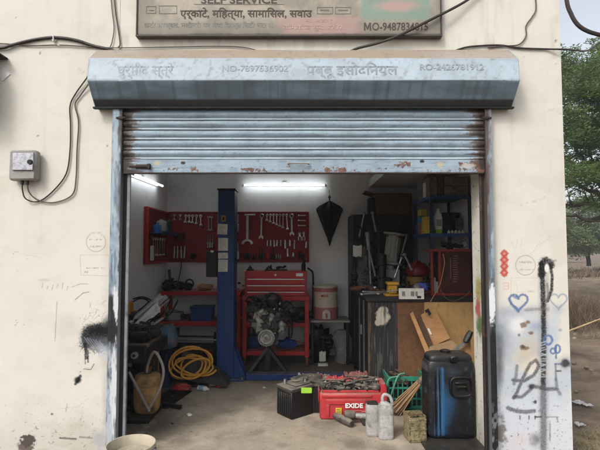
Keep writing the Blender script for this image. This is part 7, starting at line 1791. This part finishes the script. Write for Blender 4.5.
# open cantilever trays
zt2 = TH + .003
b = MB()
def tray(b, x0, x1, y0, y1, z, h=.022, t=.006):
    b.box(x0, x1, y0, y1, z, z + t, .001); b.box(x0, x1, y0, y0 + t, z + t, z + h, .001); b.box(x0, x1, y1 - t, y1, z + t, z + h, .001); b.box(x0, x0 + t, y0 + t, y1 - t, z + t, z + h, .001); b.box(x1 - t, x1, y0 + t, y1 - t, z + t, z + h, .001)
tray(b, X0 + .02, X1 - .03, tY + .02, tY + .28, zt2); b.build('open_tray', m_redp, bx)
b = MB(); tray(b, X0 - .02, X1 - .06, tY + .42, tY + .66, zt2 - .05); b.box(X0, X1 - .08, tY + .44, tY + .64, .002, zt2 - .051, .008); b.build('rear_tray', m_redp, bx)
GT = 'tools heaped on the red toolbox'
b = clutter(MB(), (g.x - .02, tY + .14, zt2 + .015), (.27, .11, .045), 80, 90)
tag(b.build('socket_heap', m_dustmetal), 'heap of dusty sockets and tools filling the front red tray', 'tools', GT)
for i in range(7):
    rr2 = random.Random(100 + i); c0 = Vector((g.x + rr2.uniform(-.22, .2), tY + rr2.uniform(.06, .22), zt2 + .065 + .006 * i)); a = rr2.uniform(-.7, .7); d = Vector((math.cos(a), math.sin(a) * .5, rr2.uniform(-.1, .1))) * rr2.uniform(.07, .13)
    b = MB(); b.tube([c0 - d, c0 + d], .008, 6); b.blob(c0 + d, (.022, .018, .014), i, .1, 2, 10, 7); b.blob(c0 - d, (.017, .015, .012), i, .1, 2, 10, 7)
    tag(b.build('ratchet', m_alu if i == 3 else m_dustmetal), '%s loose ratchet from the bottom of the tool heap in the front tray' % ords[i], 'ratchet', GT)
b = MB()
for i in range(5):
    pts = [W(328 + 11 * k + 2 * math.sin(i * 2 + k), 386.5 - 1.2 * math.sin(k * 1.4 + i) + .8 * (i % 3), tY + .06 + .04 * i) for k in range(5)]
    pts = [Vector((p_.x, p_.y, zt2 + .055 + .02 * math.sin(k * 1.9 + i))) for k, p_ in enumerate(pts)]; b.tube(smooth_path(pts), .007, 6)
tag(b.build('cable_bundle', m_black), 'bundle of black leads strewn over the front red tray', 'cables', GT)
crumple(327, 391, .05, .09, m_greyp, 'dusty_rag', 'grey dusty rag hanging over the left end of the toolbox', 'rag', 15, GT, zt2 - .02)
for i, (x0_, x1_, Y, h, mt, lab, sd) in enumerate(((318, 352, 1.15, .10, m_red, 'crumpled red sheet heaped behind the toolbox', 1), (345, 377, 1.30, .11, M('pale_pink_wrap', (0.26, 0.11, 0.10), dirt_amt=.3), 'pale pink plastic wrap heaped behind the toolbox', 2), (298, 330, 1.25, .09, M('pale_grey_wrap', (0.20, 0.19, 0.175), dirt_amt=.3), 'pale grey plastic wrap heaped behind the batteries', 3), (352, 384, 1.05, .12, m_redp, 'red plastic lid tilted behind the right of the toolbox', 4))):
    A = W(x0_, 385, Y).x; B_ = W(x1_, 385, Y).x
    b = MB(); b.sheet(lambda u_, v_: (A + (B_ - A) * u_, Y - .14 + .28 * v_, zt2 - .045 + h * .35 + .035 * MN.noise((u_ * 5 + sd * 5, v_ * 4, 0)) + .035 * MN.noise((u_ * 15 + sd, v_ * 12, 2)) + .015 * MN.noise((u_ * 31 + sd, v_ * 25, 5))), 44, 26, .004)
    tag(b.build('plastic_sheet', mt), lab, 'plastic sheet', 'plastic sheets behind the toolbox')
b = MB(); xa = W(300, 385, 1.2).x; b.box(xa, W(380, 385, 1.2).x, 1.0, 1.19, .002, zt2 - .09, .01); tag(b.build('low_carton', m_darkcard), 'low brown carton under the plastic sheets behind the toolbox', 'carton')
for i, (px, py_, w_, mt, lab) in enumerate(((337, 386, .07, m_dustmetal, 'dusty grey rag at the left of the front tray'), (362, 385, .09, m_boxtan, 'tan dusty rag across the middle of the tool heap'), (375, 387, .06, m_dustmetal, 'grey crumpled rag at the right of the tool heap'))):
    p = W(px, py_, tY + .12); b = MB(); b.sheet(lambda u_, v_: (p.x - w_ + 2 * w_ * u_, tY + .04 + .17 * v_, zt2 + .055 + .02 * MN.noise((u_ * 7 + i * 3, v_ * 6, 0)) + .014 * MN.noise((u_ * 17, v_ * 15 + i, 2)) - .03 * (abs(u_ - .5) * 2) ** 3), 22, 16, .004); tag(b.build('dusty_rag', mt), lab, 'rag', GT)
# impact wrench and half pipe before the toolbox
g, u = frame_at(355, 421)
iw = thing('impact_wrench', 'grey air impact wrench lying against the front of the red toolbox', 'impact wrench', (g.x, g.y - .05, 0))
p, q = W(346.5, 415, tY - .09), W(371, 416.5, tY - .11)
b = MB(); b.tube([p + Vector((-.02, 0, .0)), p, p + Vector((.05, 0, 0)), p + Vector((.08, 0, 0))], [.035, .045, .042, .03], 14); b.build('head', m_dustmetal, iw)
b = MB(); b.tube([p + Vector((.07, 0, 0)), p.lerp(q, .6), q], [.022, .03, .024], 10); b.build('barrel', m_alu, iw)
b = MB(); b.tube([p.lerp(q, .55), p.lerp(q, .75) + Vector((0, -.03, -.07))], [.02, .022], 8); b.build('grip', m_dk, iw)
b = MB(); p_, q_ = G(337, 420, .0), G(352, 428, .0); p_ = Vector((p_.x, p_.y - .02, .042)); q_ = Vector((q_.x, q_.y, .036)); b.tube([p_ + Vector((-.03, 0, .012)), p_.lerp(q_, .15), q_.lerp(p_, .1), q_], [.024, .036, .034, .026], 14); tag(b.build('exhaust_pipe', m_dustmetal), 'pale metal exhaust pipe piece lying on the floor before the toolbox', 'pipe')

# two white oil cans
def oilcan(px0, px1, ytop, ybase, label, handle):
    cx = (px0 + px1) / 2; g, u = frame_at(cx, ybase); w = (px1 - px0) / 2 * u; d = .055; y = g.y + d
    H = (W(cx, ytop, y).z)
    o = thing('oil_can', label, 'oil can', (g.x, y, 0), 'white oil cans at the doorway')
    hb = H * (.74 if handle else .97)
    m_oc = M('smeared_white_plastic', (0.34, 0.33, 0.31), rough=.5, var=.25, scale=9, grime=.45, dirt=(.075, .07, .062), dirt_amt=.5, dirt_scale=22, bump=.1)
    b = MB(); b.loft([rr(w * s_, d * s_, .002 + hb * t, g.x, y, 20, 4) for t, s_ in ((0, .90), (.03, .98), (.10, 1), (.13, .98), (.16, 1), (.42, 1), (.44, .98), (.46, 1), (.70, 1), (.72, .98), (.74, 1), (.92, .99), (1.0, .84))]); b.build('can_body', m_oc, o)
    if handle:
        b = MB(); b.loft([rr(w * s_, d * s_, z, g.x + dx, y, 16, 3) for z, s_, dx in ((hb + .003, .78, 0), (hb + (H - hb) * .25, .45, -.012), (hb + (H - hb) * .3, .30, -.016))]); b.build('shoulder', m_oc, o)
        b = MB(); b.tube(smooth_path([(g.x - .02, y, hb + .015), (g.x - .025, y, H - .04), (g.x - .005, y, H - .012), (g.x + w * .6, y, H - .03), (g.x + w * .88, y, H - .08), (g.x + w * .8, y, hb - .005)]), .014, 8); b.build('grip', m_oc, o)
    else:
        b = MB(); b.at(); b.loft([rr(w * .86, d * .86, hb + .0025, g.x, y, 20, 4), rr(w * .80, d * .8, hb + .012, g.x, y, 20, 4)]); b.build('lid', m_darkmetal, o)
oilcan(367, 380, 402.5, 437.5, 'open topped white oil can beside the one with a handle', False)
oilcan(379.5, 394.5, 393, 440.5, 'smeared white oil can with a moulded carrying handle', True)
# rusty square tin
g, u = frame_at(417, 443)
tn = thing('square_tin', 'rust flecked yellowish square tin with a torn open top', 'tin', (g.x, g.y + .08, 0))
w = 8.3 * u; H = W(417, 416.5, g.y).z
m_tin = M('rust_flecked_tin', (0.27, 0.225, 0.12), rough=.55, metal=.2, var=.3, scale=10, grime=.35, dirt=(.022, .015, .011), dirt_amt=.66, dirt_scale=48, bump=.12)
b = MB(); mt_ = Matrix.Translation((g.x, g.y + w, 0)) @ Matrix.Rotation(R(8), 4, 'Z')
b.at(mt_)
t_ = .003
b.box(-w, w, -w, w, .002, .008, .001)
for s_ in (-1, 1):
    b.box(s_ * w - t_, s_ * w + t_, -w, w, .008, H, .001); b.box(-w + t_ + .001, w - t_ - .001, s_ * w - t_, s_ * w + t_, .008, H - .01 * (s_ < 0), .001)
    for z in (.03, H * .5, H - .03): b.box(-w - .004, w + .004, s_ * (w + t_ + .0015) - .0015, s_ * (w + t_ + .0015) + .0015, z - .004, z + .004, .001)
b.build('tin_body', m_tin, tn)
b = MB(); b.at(mt_); b.sheet(lambda u_, v_: (-w * .95 + 1.9 * w * u_, -w * .95 + 1.9 * w * v_, H - .055 + .02 * MN.noise((u_ * 5, v_ * 5, 1))), 10, 10); b.build('black_sludge', m_black, tn)
b = MB(); b.at(mt_); b.tube([(-w, 0, H - .01), (-w * .7, -w * .6, H + .012), (0, -w * .9, H + .014), (w * .7, -w * .6, H + .01), (w, 0, H - .01)], .004, 6); b.build('wire_handle', m_rust, tn)

# blue-black jerrycan
g, u = frame_at(453.5, 441.5)
jy = g.y
jc = thing('jerrycan', 'big blue plastic jerrycan smeared black with oil at the right of the doorway', 'jerrycan', (g.x, jy + .12, 0))
w = 24.6 * u; H = W(453, 357.5, jy).z; d = .118; cy = jy + d
def jer_paint(co):
    x = (co[:, 0] - g.x) / w; z = co[:, 2] / H
    p = Paint(co, u=x, v=z)
    n = fbm(x * 3, z * 1.6, 4); n2 = fbm(x * 18, z * 1.3, 7); n3 = fbm(x * 9, z * 9, 8)
    blue = 1.15 * np.clip(1.25 - np.abs(x + .46) / .36, 0, 1) * (.62 + .38 * np.cos((x + .58) * 2 * np.pi / .16)) + .5 * np.clip(1 - np.hypot((x + .05) / .6, (z - .36) / .40), 0, 1) + .35 * np.clip(1 - np.abs(x + .05) / .2, 0, 1) * (z < .7)
    front = (co[:, 1] < cy) * (z < .86) * (z > .03)
    p.over((0.02, 0.095, 0.205), .9 * sstep(.34, .85, blue * (.40 + 1.0 * n) * (.45 + 1.0 * n2)) * front)
    p.over((0.07, 0.10, 0.14), .3 * sstep(.66, .8, n3) * front)
    p.over((0.10, 0.095, 0.09), .5 * sstep(.6, .75, n) * (z > .8))
    return p.out()
m_jer = M('oil_smeared_plastic', (0.0065, 0.007, 0.0085), rough=.42, var=.3, scale=5, dirt=(.022, .022, .024), dirt_amt=.25, dirt_scale=5, dust=.12, spec=.35, bump=.05, paint=True)
rings = []
for t, sx, sy in ((0, .90, .86), (.012, .955, .95), (.05, 1, 1), *[(.05 + .76 * i / 60, 1, 1) for i in range(1, 61)], (.84, .995, .99), (.875, .975, .96), (.905, .93, .91), (.915, .90, .88), (.925, .91, .89), (.955, .89, .87), (.985, .83, .80), (1.0, .70, .66)):
    rings.append(rr(w * sx, d * sy, .003 + H * t, g.x, cy, 160, 5.5))
# three vertical grooves, a recessed panel on the front
def deform(v):
    x = (v[0] - g.x) / w; z = v[2] / H; y = v[1]
    if y < cy - d * .6:
        for gx in (-.66, -.50, -.34):
            if .08 < z < .80: y += .010 * math.exp(-((x - gx) / .030) ** 2) * min(1, (z - .08) * 14, (.80 - z) * 14)
        y += .004 * math.exp(-((z - .86) / .02) ** 2)
        y -= .012 * math.cos(min(1, abs(x)) * 1.5) * math.sin(math.pi * min(1, max(0, (z - .05) / .8)))
    return (v[0], y, v[2])
rings = [[deform(v) for v in r] for r in rings]
b = MB(); b.loft(rings); b.build('can_body', m_jer, jc, paint=jer_paint, smooth=40)
# recessed grip on the front: raised rounded ring with a bar
hx, hz = W(460.3, 388, jy).x, W(460.3, 388.3, jy).z; rw, rh = 10.2 * u, 9.2 * u
yf = jy - .022
def rpt(a, sx, sz): e = 4; return (hx + sx * math.copysign(abs(math.cos(a)) ** (2 / e), math.cos(a)), yf, hz + sz * math.copysign(abs(math.sin(a)) ** (2 / e), math.sin(a)))
b = MB(); b.tube([rpt(2 * math.pi * i / 40, rw, rh) for i in range(41)], .011, 8); b.build('grip_rim', m_jer, jc)
b = MB(); b.prism([(p_[0], p_[2]) for p_ in [rpt(2 * math.pi * i / 40, rw * .96, rh * .96) for i in range(40)]], yf + .006, yf + .014); b.build('grip_recess', m_black, jc)
b = MB(); b.tube([(hx - rw * .55, yf + .0, hz - rh * .25), (hx - rw * .4, yf - .006, hz + .0), (hx + rw * .4, yf - .006, hz + .0), (hx + rw * .55, yf, hz - rh * .25)], .012, 8); b.box(hx - rw * .6, hx + rw * .6, yf - .006, yf + .005, hz + rh * .25, hz + rh * .5, .006); b.build('grip_bar', m_jer, jc)
b = MB(); q = W(452, 361, jy); b.box(q.x - .02, q.x + .05, yf - .002, yf + .03, q.z - .03, q.z + .03, .012); b.build('vent_moulding', m_jer, jc); b = MB(); b.lathe([(.04, H), (.045, H + .005), (.045, H + .02), (.03, H + .026)], (g.x - .02, cy, .0), 18); b.build('cap', m_jer, jc)
# rubber mat under it
b = MB(); b.box(W(427, 440, 0).x, 1.50, -.095, .32, .0, .016, .004); tag(b.build('oily_mat', M('oil_soaked_rubber', (0.010, 0.0095, 0.009), rough=.45, dirt=(.06, .05, .04), dirt_amt=.25, dust=.08), loc=(1.3, .1, 0)), 'oil soaked black mat under the blue jerrycan', 'mat')
for o in jc.children: pass
jc.location.z += .016
tn.location.z += 0

# green crate with roots and hose
g, u = frame_at(409, 413)
gY = g.y + .06
cr = thing('green_crate', 'green latticed plastic crate full of brown cables behind the square tin', 'crate', (g.x, gY + .15, 0))
w = 18.5 * u; H = W(409, 378, gY).z; dd = .34
m_gr = M('green_crate_plastic', (0.02, 0.20, 0.13), rough=.45, var=.15, dirt=(.03, .06, .045), dirt_amt=.3, dirt_scale=8, dust=.25)
b = MB(); x0, x1 = g.x - w, g.x + w
b.box(x0, x1, gY, gY + dd, .002, .012)
for (z, h, t) in ((.02, .03, .008), (H * .33, .02, .006), (H * .66, .02, .006), (H - .03, .045, .014)):
    b.box(x0, x1, gY - t / 2, gY + t / 2, z, z + h, .002); b.box(x0, x1, gY + dd - t / 2, gY + dd + t / 2, z, z + h, .002)
    b.box(x0 - t / 2, x0 + t / 2, gY + t, gY + dd - t, z, z + h, .002); b.box(x1 - t / 2, x1 + t / 2, gY + t, gY + dd - t, z, z + h, .002)
for i in range(9):
    x = x0 + 2 * w * i / 8; b.box(x - .006, x + .006, gY - .002, gY + .002, .052, H - .031, .001); b.box(x - .006, x + .006, gY + dd - .002, gY + dd + .002, .052, H - .031, .001)
    y = gY + .01 + (dd - .02) * i / 8; b.box(x0 - .002, x0 + .002, y - .006, y + .006, .052, H - .031, .001); b.box(x1 - .002, x1 + .002, y - .006, y + .006, .052, H - .031, .001)
b.build('lattice', m_gr, cr)
b = MB(); b.box(x0 + .01, x1 - .01, gY + .01, gY + dd - .01, .014, H * .72, .01); b.build('liner', m_black, cr)
b = MB(); rr3 = random.Random(9)
for i in range(22):
    a = Vector((rr3.uniform(x0 + .03, x1 - .03), rr3.uniform(gY + .04, gY + dd - .04), H * .75)); pts = [a]
    for k in range(4): pts.append(pts[-1] + Vector((rr3.uniform(-.09, .09), rr3.uniform(-.06, .06), rr3.uniform(-.02, .05)))); pts[-1].z = min(max(pts[-1].z, H * .75), H + .07); pts[-1].x = min(max(pts[-1].x, x0 - .02), x1 + .02)
    b.tube(smooth_path(pts, 4), rr3.uniform(.004, .009), 6)
tag(b.build('cable_tangle', M('brown_old_cable', (0.10, 0.065, 0.045), rough=.7, var=.4, dirt_amt=.3)), 'tangle of brown cables spilling over the green crate', 'cables')
b = MB(); b.tube(smooth_path([(x0 + .08, gY - .02, H + .02), (x0 + .0, gY - .035, H - .0), (x0 - .03, gY - .03, H - .10), (x0 - .01, gY - .03, H - .22), (x0 + .03, gY - .03, H - .12), (x0 + .09, gY - .03, H + .03), (x0 + .16, gY, H + .045)]), .008, 7); tag(b.build('green_hose', M('pale_green_hose', (0.10, 0.28, 0.2), dirt_amt=.3)), 'pale green hose hooked over the left corner of the green crate', 'hose')
# twig broom
br = thing('twig_broom', 'bundle of straw coloured broom stalks leaning from floor to jerrycan', 'broom', tuple(G(396, 413)))
b = MB(); rr4 = random.Random(4); pa, pb_ = W(427, 374, gY - .10), W(395, 411, gY - .14)
for i in range(30):
    a = pa + Vector((rr4.gauss(0, .012), rr4.gauss(0, .012), rr4.gauss(0, .012))); e = pb_ + Vector((rr4.gauss(0, .035), rr4.gauss(0, .02), rr4.gauss(0, .03))); e.z = max(e.z, .008); m_ = a.lerp(e, .55) + Vector((rr4.gauss(0, .003), rr4.gauss(0, .003), rr4.gauss(0, .003)))
    b.tube(smooth_path([a, m_, e], 3), [.0062] * 4 + [.0055] * 3, 6)
b.build('stalks', M('straw_stalks', (0.25, 0.155, 0.08), rough=.8, var=.3, dirt_amt=.3), br)
b = MB(); mm = pa.lerp(pb_, .22); dv = (pb_ - pa).normalized(); b.tube([mm - dv * .015, mm + dv * .015], .034, 10); b.build('binding', m_wire, br)
# dark scraps between crate and wall
crumple(400, 411, .10, .14, m_black, 'black_scrap', 'black scrap heap in the dark gap behind the square tin', 'scrap', 31)
